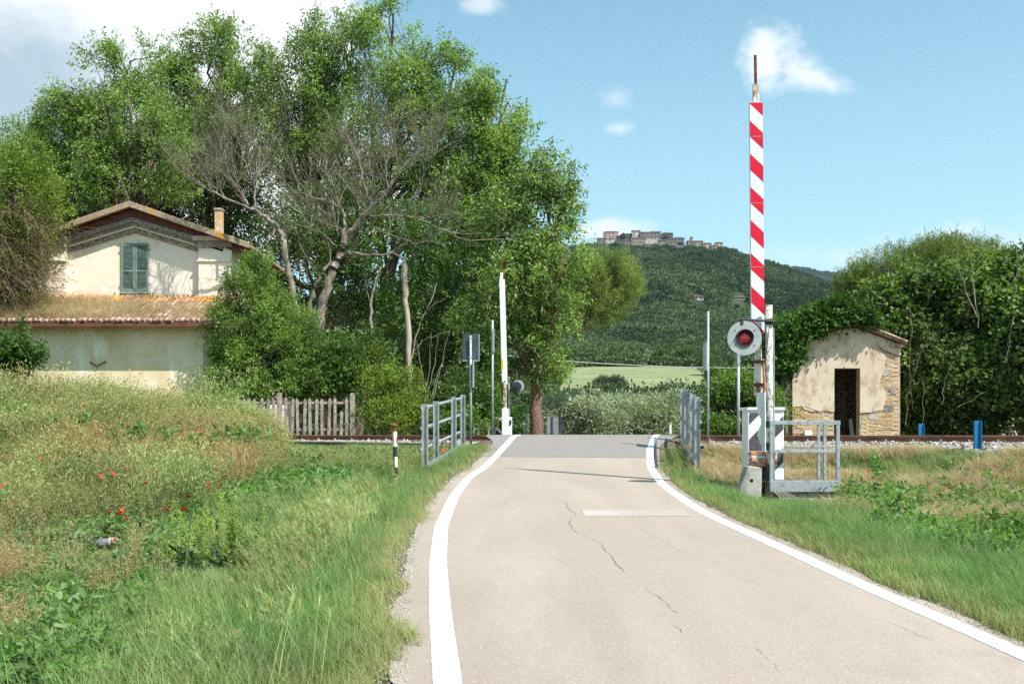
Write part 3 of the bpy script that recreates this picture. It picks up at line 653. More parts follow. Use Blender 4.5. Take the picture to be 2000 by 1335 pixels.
# extra trees at foot and flank of the meadow
scl = rf.uniform(2.2, 6.6, n) * np.interp(yy, [450, 900, 1500], [.62, .9, 1.15]) ; tint = np.clip(.85 * sst(.45, .75, vnoise(xx, yy, 1 / 60., 3) * .5 + .5 * vnoise(xx, yy, 1 / 160., 4)) + .45 * (1 - sst(480, 900, yy)) + rf.normal(size=n) * .22, 0, 1)
fc = source_coll('forest_source', [forest_crown(s) for s in range(5)])
scatter('hill_forest', fc, np.stack([xx, yy, zz + scl * .1], 1), np.stack([np.zeros(n), np.zeros(n), rf.uniform(0, 6.28, n)], 1), scl, rf.integers(0, 5, n), tint, 'dark dense woodland covering the whole hillside below the village')
# trees among and around the village roofs
# far ridge trees: tiny serration
n = 5200; px = rf.uniform(1350, 2100, n); Yv = rf.uniform(3300, 4200, n); s = np.interp(Yv, [3000, 3700, 4200], [.6, .93, 1.0]); zz = EYE + (HY - (800 + (ridge(px) - 800) * s)) / F * Yv
xx = (px - 1000) / F * Yv
scatter('ridge_forest', fc, np.stack([xx, Yv, zz], 1), np.stack([np.zeros(n), np.zeros(n), rf.uniform(0, 6.28, n)], 1), rf.uniform(8, 14, n), rf.integers(0, 5, n), np.zeros(n), 'dark wooded ridge far behind the hill')

# ------------------------------------------------------------------ railway track
def tp(s, t, z): return (TR0[0] + TU[0] * s + TN[0] * t, TR0[1] + TU[1] * s + TN[1] * t, z)
ZR = 1.566
trk = thing('railway_track', 'rusty single railway track crossing behind the fences on pale ballast', 'railway track', tp(8, .7, 1.4))
RAILP = [(-.07, 0), (.07, 0), (.07, .012), (.012, .03), (.009, .12), (.036, .132), (.036, .168), (.03, .172), (-.03, .172), (-.036, .168), (-.036, .132), (-.009, .12), (-.012, .03), (-.07, .012)]
for off in (0, 1.435):
    part('rail', MB().prism(RAILP, -24, 46, lambda u, q, s_, off=off: tp(s_, off + u, ZR - .172 + q)), M['rail_rust'], trk)
msl = MB().obox((0, 0, 0), (TU[0], TU[1], 0), (TN[0], TN[1], 0), (0, 0, 1), .12, 1.2, .09).mesh('sleeper', [M['concrete']])
mcl = MB()
for sgn in (-1, 1):
    mcl.obox((TN[0] * sgn * .11, TN[1] * sgn * .11, 0), (TU[0], TU[1], 0), (TN[0], TN[1], 0), (0, 0, 1), .075, .045, .02)
    mcl.obox((TN[0] * sgn * .10 + TU[0] * .03, TN[1] * sgn * .10 + TU[1] * .03, .03), (TU[0], TU[1], 0), (TN[0] * .8, TN[1] * .8, .5 * sgn), (0, 0, 1), .015, .05, .012)
mcl = mcl.mesh('rail_clip', [mat('pale_clip', (.62, .59, .54), [((.4, .33, .26), 20, .5, .7)], .8)])
k = 0
for s_ in np.arange(-23.4, 45, .6):
    inside = 6.2 < s_ < 13.0
    if inside: continue
    o = link('sleeper', msl, trk); o.location = Vector(tp(s_, .717, ZR - .172 - .105)) - ORG[trk]
    for off in (0, 1.435):
        c = link('rail_clip', mcl, trk); c.location = Vector(tp(s_, off, ZR - .172 + .01)) - ORG[trk]
# ballast bed and stones
M['ballast'] = mat('ballast_bed', (.30, .27, .235), [((.20, .17, .14), 6, .4, .6), ((.42, .39, .35), 20, .5, .65)], .95, (14, 1.0, .04))
mb = MB(); SS = list(np.arange(-30, 6.0, .6)) ; 
def ballast(sa, sb):
    ss = np.arange(sa, sb + .01, .5); prof = [(-2.9, 1.0), (-1.6, 1.31), (-.2, 1.375), (1.6, 1.375), (3.0, 1.33), (4.6, 1.0)]; V = []
    for s_ in ss:
        for t_, z_ in prof: V.append(tp(s_, t_, z_ + .03 * noise.noise(Vector((s_, t_ * 3, 1)))))
    i = np.arange(len(V)).reshape(len(ss), -1); return np.array(V), np.stack([i[:-1, :-1], i[:-1, 1:], i[1:, 1:], i[1:, :-1]], -1).reshape(-1, 4)
B = Batch(); B.add(ballast(-26, 5.6)); B.add(ballast(13.2, 46)); bb = link('ballast_bed', B.mesh('ballast_bed', [M['ballast']], (0, 0, 0), True)); bb['kind'] = 'structure'
def stone(seed, m_):
    bm = bmesh.new(); bmesh.ops.create_icosphere(bm, subdivisions=1, radius=1)
    for v in bm.verts: v.co *= 1 + .5 * noise.noise(v.co * 1.3 + Vector((seed * 7, 0, 0))); v.co.z *= .7
    me = bpy.data.meshes.new('stone'); bm.to_mesh(me); bm.free(); me.materials.append(m_); return me
ms = mat('ballast_stone', (.40, .385, .36), [((.28, .25, .21), 3, .4, .6)], .9, None, 0, .3, 0, .45)
sc = source_coll('stone_source', [stone(k, ms) for k in range(4)])
n = 9000; ss = np.where(rf.uniform(size=n) < .55, rf.uniform(-12, 5.6, n), rf.uniform(13.2, 26, n)); tt = rf.uniform(-2.7, 3.0, n)
zz = np.interp(tt, [-2.9, -1.6, -.2, 1.6, 3.0], [1.16, 1.32, 1.385, 1.385, 1.34]); px_ = TR0[0] + TU[0] * ss + TN[0] * tt; py_ = TR0[1] + TU[1] * ss + TN[1] * tt
scatter('ballast_stones', sc, np.stack([px_, py_, zz + .01], 1), rf.uniform(0, 6.28, (n, 3)), rf.uniform(.022, .05, n), rf.integers(0, 4, n), np.zeros(n), 'grey crushed stone ballast spilling beside the rusty rails')

# ------------------------------------------------------------------ brick shed
SY0 = 32.0; sx0, sx1 = PX(1548, SY0), PX(1758, SY0); sxm = PX(1652, SY0); szb = 1.25
sz_e0 = PZ(677, SY0); sz_e1 = PZ(672, SY0); sz_p = PZ(632, SY0)
shed = thing('brick_shed', 'small ruined brick shed with flaking plaster, dark open doorway and tiled gable', 'shed', (sxm, SY0 + 2, szb))
M['brickmortar'] = mat('old_brick_mortar', (.42, .30, .19), [((.52, .42, .30), 3, .45, .62), ((.30, .19, .11), 8, .5, .65), ((.60, .53, .43), 12, .58, .68)], .95, (30, .7, .02))
M['plaster'] = mat('ochre_shed_plaster', (.58, .455, .335), [((.64, .53, .41), .9, .40, .62), ((.44, .315, .20), 2.2, .5, .66, (1, 1, .6)), ((.36, .26, .17), 5, .58, .70, (1, 1, .5), .7), ((.64, .56, .46), 3.3, .62, .70), ((.33, .29, .25), 1.3, .62, .72, (1, 1, .8), .6)], .95, (18, .35, .015))
M['brick'] = mat('sun_bleached_brick', (.54, .39, .22), [((.50, .31, .19), 1.5, .48, .66), ((.58, .47, .33), 4, .5, .66), ((.35, .22, .13), 9, .55, .68)], .95, (50, .5, .008), 0, .2, 0, .22)
M['tile'] = mat('terracotta_tiles', (.30, .185, .13), [((.42, .32, .25), 5, .42, .60), ((.22, .12, .08), 9, .5, .65), ((.55, .28, .05), 4, .63, .72)], .95, (40, .4, .01), 0, .2, 0, .25)
XZ = lambda y0: (lambda u, q, s_: (u, s_, q))
dx0, dx1, dz = PX(1629, SY0), PX(1679, SY0), PZ(719, SY0)
def zroof(x): return sz_p + (sz_e0 - sz_p) * (sxm - x) / (sxm - sx0) if x < sxm else sz_p + (sz_e1 - sz_p) * (x - sxm) / (sx1 - sxm)
TH = .32; D = 4.2
m = MB(); pf = lambda u, q, s_: (u, s_, q)
m.prism([(sx0, szb - .3), (dx0, szb - .3), (dx0, zroof(dx0)), (sx0, sz_e0)], SY0, SY0 + TH, pf)
m.prism([(dx1, szb - .3), (sx1, szb - .3), (sx1, sz_e1), (dx1, zroof(dx1))], SY0, SY0 + TH, pf)
m.prism([(dx0, dz), (dx1, dz), (dx1, zroof(dx1)), (sxm, sz_p), (dx0, zroof(dx0))], SY0, SY0 + TH, pf)
part('front_wall', m, M['brickmortar'], shed)
part('side_wall', MB().box(sx0, sx0 + TH, SY0 + TH, SY0 + D, szb - .3, sz_e0), M['plaster'], shed)
part('side_wall', MB().box(sx1 - TH, sx1, SY0 + TH, SY0 + D, szb - .3, sz_e1), M['plaster'], shed)
part('back_wall', MB().prism([(sx0, szb - .3), (sx1, szb - .3), (sx1, sz_e1), (sxm, sz_p), (sx0, sz_e0)], SY0 + D, SY0 + D + TH, pf), M['plaster'], shed)
part('earth_floor', MB().box(sx0, sx1, SY0 + .02, SY0 + D, szb - .3, 1.36), M['soil'], shed)
# plaster coat: jagged polygons in front of the brickwork
sc_ = lambda zx, zyy: (PX(1500 + zx / 3.034, SY0), PZ(560 + zyy / 3.034, SY0))
def jag(pts, amp=.018, step=.10, seed=1):
    out = []; rr = random.Random(seed)
    for i_ in range(len(pts)):
        a, b = pts[i_], pts[(i_ + 1) % len(pts)]; jg = b[2] if len(b) > 2 else 1
        L_ = math.hypot(b[0] - a[0], b[1] - a[1]); n_ = max(1, int(L_ / step)) if jg else 1
        for k_ in range(n_):
            q = k_ / n_; x = a[0] + (b[0] - a[0]) * q; z = a[1] + (b[1] - a[1]) * q
            if jg and k_: x += rr.uniform(-amp, amp); z += rr.uniform(-amp, amp)
            out.append((x, z))
    return out
def zc3(a, b, j=1): x, z = sc_(a, b); return (x, z, j)
up = [(sx0 - .012, sc_(0, 712)[1], 0), zc3(200, 706), zc3(215, 728), zc3(262, 738), zc3(330, 733), (dx0, sc_(0, 738)[1], 1), (dx0, dz, 0), (dx1, dz, 0), (dx1, sc_(0, 748)[1], 0), zc3(600, 745), zc3(680, 728), zc3(700, 660), zc3(690, 610), zc3(660, 560), zc3(690, 470), zc3(700, 420), zc3(650, 360),
      zc3(770, 405), (sx1 + .012, sc_(0, 405)[1], 1), (sx1 + .012, sz_e1 - .02, 0), (sxm, sz_p - .03, 0), (sx0 - .012, sz_e0 - .02, 0)]
part('plaster_coat', MB().prism(jag(up), SY0 - .035, SY0 + .004, pf), M['plaster'], shed)
for k_, poly in enumerate([[(600, 752), (650, 750), (655, 782), (615, 790), (592, 772)], [(690, 700), (735, 695), (748, 725), (720, 742), (684, 735)], [(160, 716), (190, 714), (215, 740), (200, 760), (155, 752)], [(640, 480), (700, 478), (722, 510), (690, 530), (650, 515)], [(705, 590), (745, 580), (760, 640), (730, 636)], [(600, 300), (650, 320), (700, 350), (740, 380), (690, 372), (620, 330)]]):
    part('plaster_patch', MB().prism([sc_(a, b) for a, b in poly], SY0 - .022, SY0 + .003, pf), mat('pale_mortar_patch', (.50, .42, .34), [((.38, .34, .31), 6, .4, .6)], .95) if k_ in (0, 3, 5) else M['old_concrete'] if k_ in (1, 4) else mat('orange_plaster', (.48, .27, .13), (), .95), shed)
bm_ = MB().box(-.124, .124, -.012, .05, -.028, .028).mesh('brick', [M['brick']], bevel=.006)
upn = np.array([(p[0], p[1]) for p in jag(up)])
def inpoly(x, z, poly):
    c = False; n_ = len(poly); j = n_ - 1
    for i_ in range(n_):
        if (poly[i_][1] > z) != (poly[j][1] > z) and x < (poly[j][0] - poly[i_][0]) * (z - poly[i_][1]) / (poly[j][1] - poly[i_][1]) + poly[i_][0]: c = not c
        j = i_
    return c
row = 0; nb = 0; z = 1.36
while z < 4.3:
    x = sx0 + (.13 if row % 2 else .0) + .12
    while x < sx1 - .10:
        c = (x, z)
        if not inpoly(x, z, upn) and not (dx0 - .10 < x < dx1 + .10 and z < dz) and z < zroof(x) - .1 and random.random() > .07:
            o = link('brick', bm_, shed); o.location = Vector((x + random.uniform(-.006, .006), SY0 + random.uniform(-.006, .006), z)) - ORG[shed]; o.rotation_euler = (0, random.uniform(-.02, .02), random.uniform(-.02, .02)); nb += 1
        x += .262
    z += .0665; row += 1
# door-side ragged reveal, whitish block, pale plank inside
part('threshold_block', MB().box(PX(1568, SY0), PX(1583, SY0), SY0 - .2, SY0 - .05, 1.3, PZ(840, SY0)), M['white_paint'], shed, bevel=.01)
solo('plank', MB().bar((PX(1664, SY0 + .6), SY0 + .5, 1.36), (PX(1663, SY0 + .8), SY0 + .9, PZ(818, SY0 + .8)), .12, .03), mat('pale_board', (.42, .40, .37), (), .8), 'pale plank leaning inside the dark shed doorway', 'plank')
# roof: slabs with canal tiles laid along the slope; verge tiles are parts
def slope_pt(side, u, y, lift):
    """u: distance from ridge down the slope in x"""
    x = sxm + side * u; k = (sz_p - (sz_e1 if side > 0 else sz_e0)) / (abs((sx1 if side > 0 else sx0) - sxm)); return (x, y, sz_p + .03 + lift - k * u)
for side in (-1, 1):
    U = abs((sx1 if side > 0 else sx0) - sxm) + .14
    m = MB(); a0_, a1_ = SY0 - .22, SY0 + D + .5
    m.add([slope_pt(side, -.02 * 0, a0_, 0), slope_pt(side, U, a0_, 0), slope_pt(side, U, a1_, 0), slope_pt(side, 0, a1_, 0), slope_pt(side, 0, a0_, .05), slope_pt(side, U, a0_, .05), slope_pt(side, U, a1_, .05), slope_pt(side, 0, a1_, .05)], [(0, 1, 2, 3), (4, 5, 6, 7), (0, 1, 5, 4), (1, 2, 6, 5), (2, 3, 7, 6), (3, 0, 4, 7)])
    part('roof_deck', m, M['tile'], shed)
    # tile: half pipe .42 long
    tm = MB(); nseg = 6; L_ = .44
    for e in range(2):
        for j in range(nseg + 1):
            a_ = math.pi * j / nseg; rr_ = (.085 if e == 0 else .07)
            tm.v.append((e * L_, -math.cos(a_) * rr_, math.sin(a_) * rr_ * .8)); 
        for j in range(nseg, -1, -1):
            a_ = math.pi * j / nseg; rr_ = (.07 if e == 0 else .055)
            tm.v.append((e * L_, -math.cos(a_) * rr_, math.sin(a_) * rr_ * .8))
    k2 = 2 * (nseg + 1)
    tm.f = [[j, (j + 1) % k2, k2 + (j + 1) % k2, k2 + j] for j in range(k2)] + [[j, j + 1, k2 - 2 - j, k2 - 1 - j] for j in range(nseg)] + [[k2 + k2 - 1 - j, k2 + k2 - 2 - j, k2 + j + 1, k2 + j] for j in range(nseg)]; tm.m = [0] * len(tm.f)
    tme = tm.mesh('roof_tile', [M['tile']])
    ang = math.atan2(-(sz_p - (sz_e1 if side > 0 else sz_e0)), abs((sx1 if side > 0 else sx0) - sxm))
    for c in range(7):
        for q in range(6):
            u = U - .40 - q * .36
            if u < -.1: continue
            o = link('roof_tile', tme, shed); p = slope_pt(side, u + .40, SY0 - .20 + c * .2, .07 + .004 * (q % 2)); o.location = Vector(p) - ORG[shed] + Vector((random.uniform(-.02, .02), 0, random.uniform(0, .012)))
            o.rotation_euler = (0, 0, 0); o.rotation_mode = 'XYZ'
            dirx = Vector((-side * math.cos(ang), 0, math.sin(-ang))); yv = Vector((0, 1, 0)) * (1 if side < 0 else -1); zv = dirx.cross(yv)
            o.rotation_euler = Matrix((dirx, yv, zv)).transposed().to_euler(); o.rotation_euler.z += random.uniform(-.05, .05)
part('verge_board', MB().bar((sx1 - .35, SY0 - .12, sz_e1 - .02), (sx1 + .1, SY0 - .12, sz_e1 - .06), .1, .11), M['tile'], shed, bevel=.01)
part('vent_hole', MB().box(PX(1645, SY0) - .09, PX(1645, SY0) + .13, SY0 - .045, SY0 + .1, PZ(641, SY0), PZ(632, SY0)), M['black_hole'], shed)
# hairline cracks in the plaster
mck = mat('plaster_crack', (.13, .09, .06), (), .95)
def wall_crack(zpts, wd, parent, conv, y):
    m = MB(); Q = []
    for (a, b), (c, d) in zip(zpts[:-1], zpts[1:]):
        n_ = max(2, int(math.hypot(c - a, d - b) / 9))
        for k_ in range(n_): q = k_ / n_; x, z = conv(a + (c - a) * q, b + (d - b) * q); Q.append((x + random.uniform(-.01, .01), z + random.uniform(-.01, .01)))
    for i_ in range(len(Q)):
        h = wd * random.uniform(.4, 1) * (1 if 0 < i_ < len(Q) - 1 else .1); x, z = Q[i_]; m.v += [(x - h, y, z - h * .4), (x + h, y, z + h * .4)]
        if i_: k_ = 2 * i_; m.f.append([k_ - 2, k_ - 1, k_ + 1, k_]); m.m.append(0)
    part('crack', m, mck, parent)
for pts, wd in [([(268, 350), (262, 420), (240, 470), (212, 512)], .010), ([(210, 706), (300, 738), (392, 742)], .018), ([(552, 746), (620, 742), (680, 726)], .018), ([(515, 335), (500, 365), (482, 400)], .008), ([(650, 350), (690, 380), (730, 395), (775, 412)], .016), ([(232, 682), (240, 702), (236, 728)], .008), ([(572, 310), (560, 330), (552, 350)], .008)]:
    wall_crack(pts, wd, shed, sc_, SY0 - .0375)

# ------------------------------------------------------------------ station house
HY0 = 38.0; hx0, hx1, hxm = PX(58, HY0), PX(455, HY0), PX(252, HY0); HG = 1.1
M['cream'] = mat('cream_house_render', (.86, .755, .64), [((.82, .69, .52), .5, .42, .65), ((.88, .80, .68), 1.5, .5, .68), ((.66, .54, .40), 2.5, .62, .76, (1, 1, .4), .5)], .95, (12, .2, .012))
M['cream_low'] = mat('stained_house_render', (.80, .67, .46), [((.68, .53, .31), .6, .42, .62, (1, 1, .5)), ((.86, .80, .64), 1.4, .5, .66, (1, 1, .35)), ((.58, .50, .34), 2.2, .60, .76, (1.5, 1, .3), .6)], .95, (12, .2, .012))
M['mould'] = mat('blackened_cornice', (.40, .35, .30), [((.13, .115, .10), 7, .38, .60, (1, 1, 2.5)), ((.20, .17, .15), 1.1, .45, .62, (1, 1, 1), .8), ((.52, .46, .40), 13, .56, .68)], .95, (16, .6, .02))
M['lichen_tile'] = mat('lichened_verge', (.36, .275, .20), [((.26, .20, .15), 6, .42, .6), ((.46, .35, .20), 9, .52, .64), ((.52, .25, .05), 1.3, .56, .66), ((.50, .27, .06), 7, .60, .66)], .95, (30, .6, .02))
M['soffit'] = mat('red_brown_soffit', (.17, .060, .040), [((.10, .04, .03), 3, .45, .65, (1, 1, 4))], .85)
M['shutter'] = mat('faded_green_shutter', (.185, .265, .235), [((.25, .33, .30), 9, .5, .66, (1, 1, .2)), ((.08, .14, .12), 20, .5, .7)], .75)
house = thing('station_house', 'cream rendered station house with closed green shutters and lichened gable roof', 'house', (hxm, HY0, HG))
YF = 37.35; kz = .345
def hroof(x, y=YF): return PZ(394, YF) - kz * abs(x - PX(252, YF))
hpx = PX(252, YF); HD = 10.5
wall_top = lambda x: hroof(x) - .36
m = MB()
m.prism([(hx0, HG - .3), (hx1, HG - .3), (hx1, wall_top(hx1)), (hpx, wall_top(hpx)), (hx0, wall_top(hx0))], HY0, HY0 + HD, pf)
part('wall', m, M['cream'], house)
# gable roof slab: verge (lichened tiles), red-brown soffit
xe0, xe1 = PX(66, YF) - .5, PX(486, YF)
for side in (-1, 1):
    xe = xe0 if side < 0 else xe1
    part('roof', MB().prism([(hpx, hroof(hpx)), (xe, hroof(xe)), (xe, hroof(xe) - .10), (hpx, hroof(hpx) - .10)], YF + .012, HY0 + HD + .5, pf), M['lichen_tile'], house)
    part('verge', MB().prism([(hpx, hroof(hpx) + .035), (xe, hroof(xe) + .035), (xe, hroof(xe) - .19), (hpx, hroof(hpx) - .19)], YF - .02, YF + .10, pf), M['lichen_tile'], house, bevel=.012)
    part('soffit', MB().prism([(hpx, hroof(hpx) - .112), (xe, hroof(xe) - .112), (xe, hroof(xe) - .15), (hpx, hroof(hpx) - .15)], YF + .11, HY0 + HD + .45, pf), M['soffit'], house)
    part('bargeboard', MB().prism([(hpx, hroof(hpx) - .195), (xe, hroof(xe) - .195), (xe, hroof(xe) - .44), (hpx, hroof(hpx) - .52)], YF + .34, YF + .40, pf), M['soffit'], house)
# raking cornice mouldings on the gable wall
def rake(dz0, dz1, y0, mt, xa, xb, k2=.30):
    pk = PZ(428, HY0)
    for a_, b_ in ((hpx, xb), (xa, hpx)):
        za, zb_ = [pk - k2 * abs(q - hpx) for q in (a_, b_)]
        part('cornice', MB().prism([(a_, za - dz0), (b_, zb_ - dz0), (b_, zb_ - dz1), (a_, za - dz1)], y0, HY0 + .01, pf), mt, house, bevel=.008)
xa, xb = PX(128, HY0), PX(440, HY0)
rake(0, .17, HY0 - .34, M['mould'], xa, xb); rake(.172, .27, HY0 - .26, M['mould'], xa, xb); rake(.272, .34, HY0 - .18, M['cream'], xa, xb); rake(.342, .52, HY0 - .10, M['mould'], xa, xb)
# pilasters with capitals
for a_, b_ in ((PX(77, HY0), PX(134, HY0)), (PX(392, HY0), PX(456, HY0))):
    part('pilaster', MB().box(a_, b_ + .0, HY0 - .26, HY0 + .01, HG, PZ(482, HY0)), M['cream'], house)
    part('capital', MB().box(a_ - .12, b_ + .06, HY0 - .38, HY0 + .012, PZ(486, HY0), PZ(474, HY0)), M['mould'], house, bevel=.01)
    part('capital', MB().box(a_ - .18, b_ + .10, HY0 - .44, HY0 + .014, PZ(474, HY0) + .003, PZ(476, HY0) + .22), mat('brick_topped_capital', (.55, .40, .31), [((.5, .22, .13), 5, .5, .6)], .9), house, bevel=.01)
    part('string_course', MB().box(a_ - .05, b_ + .04, HY0 - .32, HY0 + .013, PZ(513, HY0), PZ(510, HY0)), M['cream'], house, bevel=.008)
# chimney with cap
cy = 41.5; cx_ = PX(428, cy)
ch = part('chimney', MB().box(cx_ - .145, cx_ + .145, cy - .16, cy + .16, hroof(cx_) - .2, PZ(412, cy)), mat('lichened_chimney', (.48, .37, .24), [((.55, .26, .05), 3, .5, .62), ((.6, .54, .44), 5, .52, .64)], .9), house, bevel=.01)
part('chimney_cap', MB().box(cx_ - .175, cx_ + .175, cy - .2, cy + .2, PZ(412, cy) + .003, PZ(408, cy)), M['concrete'], ch, bevel=.01)
# shutters
sa, sb = PX(238.5, HY0), PX(291, HY0); zt, zb_ = PZ(475.5, HY0), PZ(571, HY0); smid = (sa + sb) / 2
part('window_opening', MB().box(sa + .05, sb - .05, HY0 - .012, HY0 + .05, zb_, zt), M['black_hole'], house)
slat = None
for a_, b_ in ((sa, smid - .012), (smid + .012, sb)):
    fr = MB(); y0, y1 = HY0 - .085, HY0 - .035; fw = .065
    fr.box(a_, a_ + fw, y0, y1, zb_, zt); fr.box(b_ - fw, b_, y0, y1, zb_, zt)
    for z0_, z1_ in ((zb_, zb_ + .16), (zt - .09, zt), ((zb_ + zt) / 2 - .16, (zb_ + zt) / 2 - .08)): fr.box(a_ + fw, b_ - fw, y0 + .001, y1 - .001, z0_, z1_)
    for hz in (zb_ + .3, zt - .25): fr.box(a_ - .05 if a_ == sa else b_ + .001, a_ - .001 if a_ == sa else b_ + .05, y0 - .01, y0 + .02, hz, hz + .07)
    sh = part('shutter', fr, M['shutter'], house, bevel=.004)
    if slat is None: slat = MB().obox((0, 0, 0), (1, 0, 0), (0, .76, -.65), (0, .65, .76), (b_ - a_) / 2 - fw + .004, .027, .006).mesh('slat', [M['shutter']])
    z = zb_ + .19
    while z < zt - .11:
        if not ((zb_ + zt) / 2 - .18 < z < (zb_ + zt) / 2 - .06):
            o = link('slat', slat, sh); o.location = Vector(((a_ + b_) / 2, (y0 + y1) / 2, z)) - ORG[house]
        z += .047
part('window_sill', MB().box(sa - .06, sb + .04, HY0 - .12, HY0 - .001, zb_ - .05, zb_ - .008), M['concrete'], house, bevel=.006)
for hx_ in (PX(224, HY0), PX(299, HY0)): part('shutter_stop', MB().bar((hx_, HY0, PZ(574, HY0)), (hx_ + .03, HY0 - .1, PZ(571, HY0)), .02, .05), M['black_paint'], house)
# lean-to in front
LYF = 35.5; lx1 = hx1 - .05; lx0 = -23.5; LE = 34.80; zle = PZ(628, LE); zlb = PZ(577, HY0)
part('lower_wall', MB().box(lx0, lx1, LYF, HY0 - .17, HG - .3, zle + .15), M['cream_low'], house)
kk = (zlb - zle) / (HY0 - LE); lex = lx1 + .34
part('lower_roof', MB().prism([(LE, zle), (HY0 - .17, zlb - .17 * kk), (HY0 - .17, zlb - .17 * kk - .09), (LE, zle - .09)], lx0 - .3, lex, lambda u, q, s_: (s_, u, q)), M['tile'], house)
part('fascia', MB().box(lx0 - .3, lex, LE - .05, LE - .004, zle - .17, zle - .02), M['soffit'], house)
part('verge_board', MB().prism([(LE - .06, zle + .06), (HY0 - .2, zlb + .03), (HY0 - .2, zlb - .2), (LE - .06, zle - .20)], lex + .003, lex + .07, lambda u, q, s_: (s_, u, q)), mat('grey_verge_board', (.42, .36, .29), [((.25, .2, .16), 6, .5, .65)], .9), house)
part('corner_strip', MB().box(lx1 - .30, lx1 + .035, LYF - .035, LYF + .3, HG, zle - .1), mat('olive_corner', (.42, .41, .26), [((.55, .5, .36), 2, .45, .6)], .9), house)
part('sill_band', MB().box(PX(258, LYF), PX(262, LYF) + 1.2, LYF - .012, LYF + .01, PZ(704, LYF), PZ(702.5, LYF)), M['white_paint'], house)
part('hanging_hook', MB().tube([(PX(176, LYF), LYF - .04, PZ(706, LYF)), (PX(183, LYF), LYF - .06, PZ(711, LYF)), (PX(192, LYF), LYF - .08, PZ(715, LYF)), (PX(200, LYF), LYF - .06, PZ(710, LYF)), (PX(208, LYF), LYF - .04, PZ(706, LYF))], .022, 6), M['black_paint'], house)
part('drainpipe', MB().tube([(lx1 + .16, LYF + .12, zle - .1), (lx1 + .16, LYF + .12, HG)], .055, 8), mat('green_pipe', (.05, .13, .12), (), .6), house)
# canal tiles: columns running down the slope
tdir = Vector((0, -1, -kk)).normalized(); L_ = .50; tm = MB(); nseg = 5
for e in range(2):
    for j in range(nseg + 1): a_ = math.pi * j / nseg; rr_ = .085 if e else .072; tm.v.append((-math.cos(a_) * rr_, -e * L_, math.sin(a_) * rr_ * .75))
tm.f = [[j, j + 1, nseg + 2 + j, nseg + 1 + j] for j in range(nseg)] + [list(range(nseg + 1, 2 * nseg + 2))]; tm.m = [0] * len(tm.f)
lich = mat('lichened_roof_tiles', (.34, .17, .105), [((.50, .33, .24), 5, .45, .62), ((.60, .29, .03), 1.4, .45, .56), ((.22, .13, .09), 8, .52, .64)], .95, (40, .4, .01), 0, .2, 0, .25)
tiles = [tm.mesh('roof_tile', [M['tile']]), tm.mesh('roof_tile', [lich])]
slope = math.atan(kk); NT_ = 0; m_far = MB()
def put_tile(x, q):
    d = (HY0 - LE) * (q + 1) / 7; y = LE + (HY0 - LE) - d + .44 * 0; yb_ = HY0 - .17 - q * .44; z = zlb - kk * (HY0 - yb_) + .028 + .006 * (q % 2)
    return (x, yb_, z)
xs_t = np.arange(lex - .06, lx0, -.19)
for q in range(7):
    for ci_, x in enumerate(xs_t):
        p = put_tile(x, q)
        if p[1] - .4 < LE - .15: continue
        if ci_ < 42:
            o = link('roof_tile', tiles[1 if q < 2 else 0], house); o.location = Vector(p) - ORG[house] + Vector((random.uniform(-.012, .012), random.uniform(-.03, .03), random.uniform(0, .012))); o.rotation_euler = (slope, 0, random.uniform(-.04, .04)); NT_ += 1
        else:
            Rm = Matrix.Rotation(slope, 4, 'X'); m_far.add([Vector(p) + Rm @ Vector(v) for v in tm.v], tm.f)
part('roof_tiles', m_far, M['tile'], house, kind='stuff')

def zg(x, y): return float(zground(np.array([x]), np.array([y]))[0])
def locate(px, py, h=0.0, y0=5.0, y1=34.0):
    """first point along the line of sight that lies h above the ground"""
    Y = np.arange(y0, y1, .05); X = (px - 1000) / F * Y; d = EYE + (HY - py) / F * Y - (zground(X, Y) + h)
    k = np.where(d < 0)[0]; k = k[0] if len(k) else len(Y) - 1
    return float(X[k]), float(Y[k])

# ------------------------------------------------------------------ near level-crossing barrier
YB = 17.0
def bx(px0, px1, py0, py1, y0, y1, mb=None, m=0):
    mb = mb or MB(); return mb.box(PX(px0, y0), PX(px1, y0), y0, y1, PZ(py1, y0), PZ(py0, y0), m)
def barrier(Yb, cx_top, cx_bot, ytop, ybot, wpx, label, front=True, base_py=None):
    t = thing('crossing_barrier', label, 'crossing barrier', (PX(cx_bot, Yb), Yb, PZ(base_py, Yb)), 'level crossing barriers')
    def c(py): return cx_bot + (cx_top - cx_bot) * (ybot - py) / (ybot - ytop)
    hw = wpx / 2
    bo = part('boom', MB().prism([(PX(c(ytop) - hw, Yb), PZ(ytop, Yb)), (PX(c(ytop) + hw, Yb), PZ(ytop, Yb)), (PX(c(ybot) + hw, Yb), PZ(ybot, Yb)), (PX(c(ybot) - hw, Yb), PZ(ybot, Yb))], Yb, Yb + .06, pf), M['white_film'] if front else M['white_paint'], t, bevel=.004)
    return t, bo, c
bar_, boom, cc = barrier(YB, 1477, 1480.5, 200, 650, 25.6, 'raised level crossing barrier with red and white striped boom beside the service platform', base_py=985)
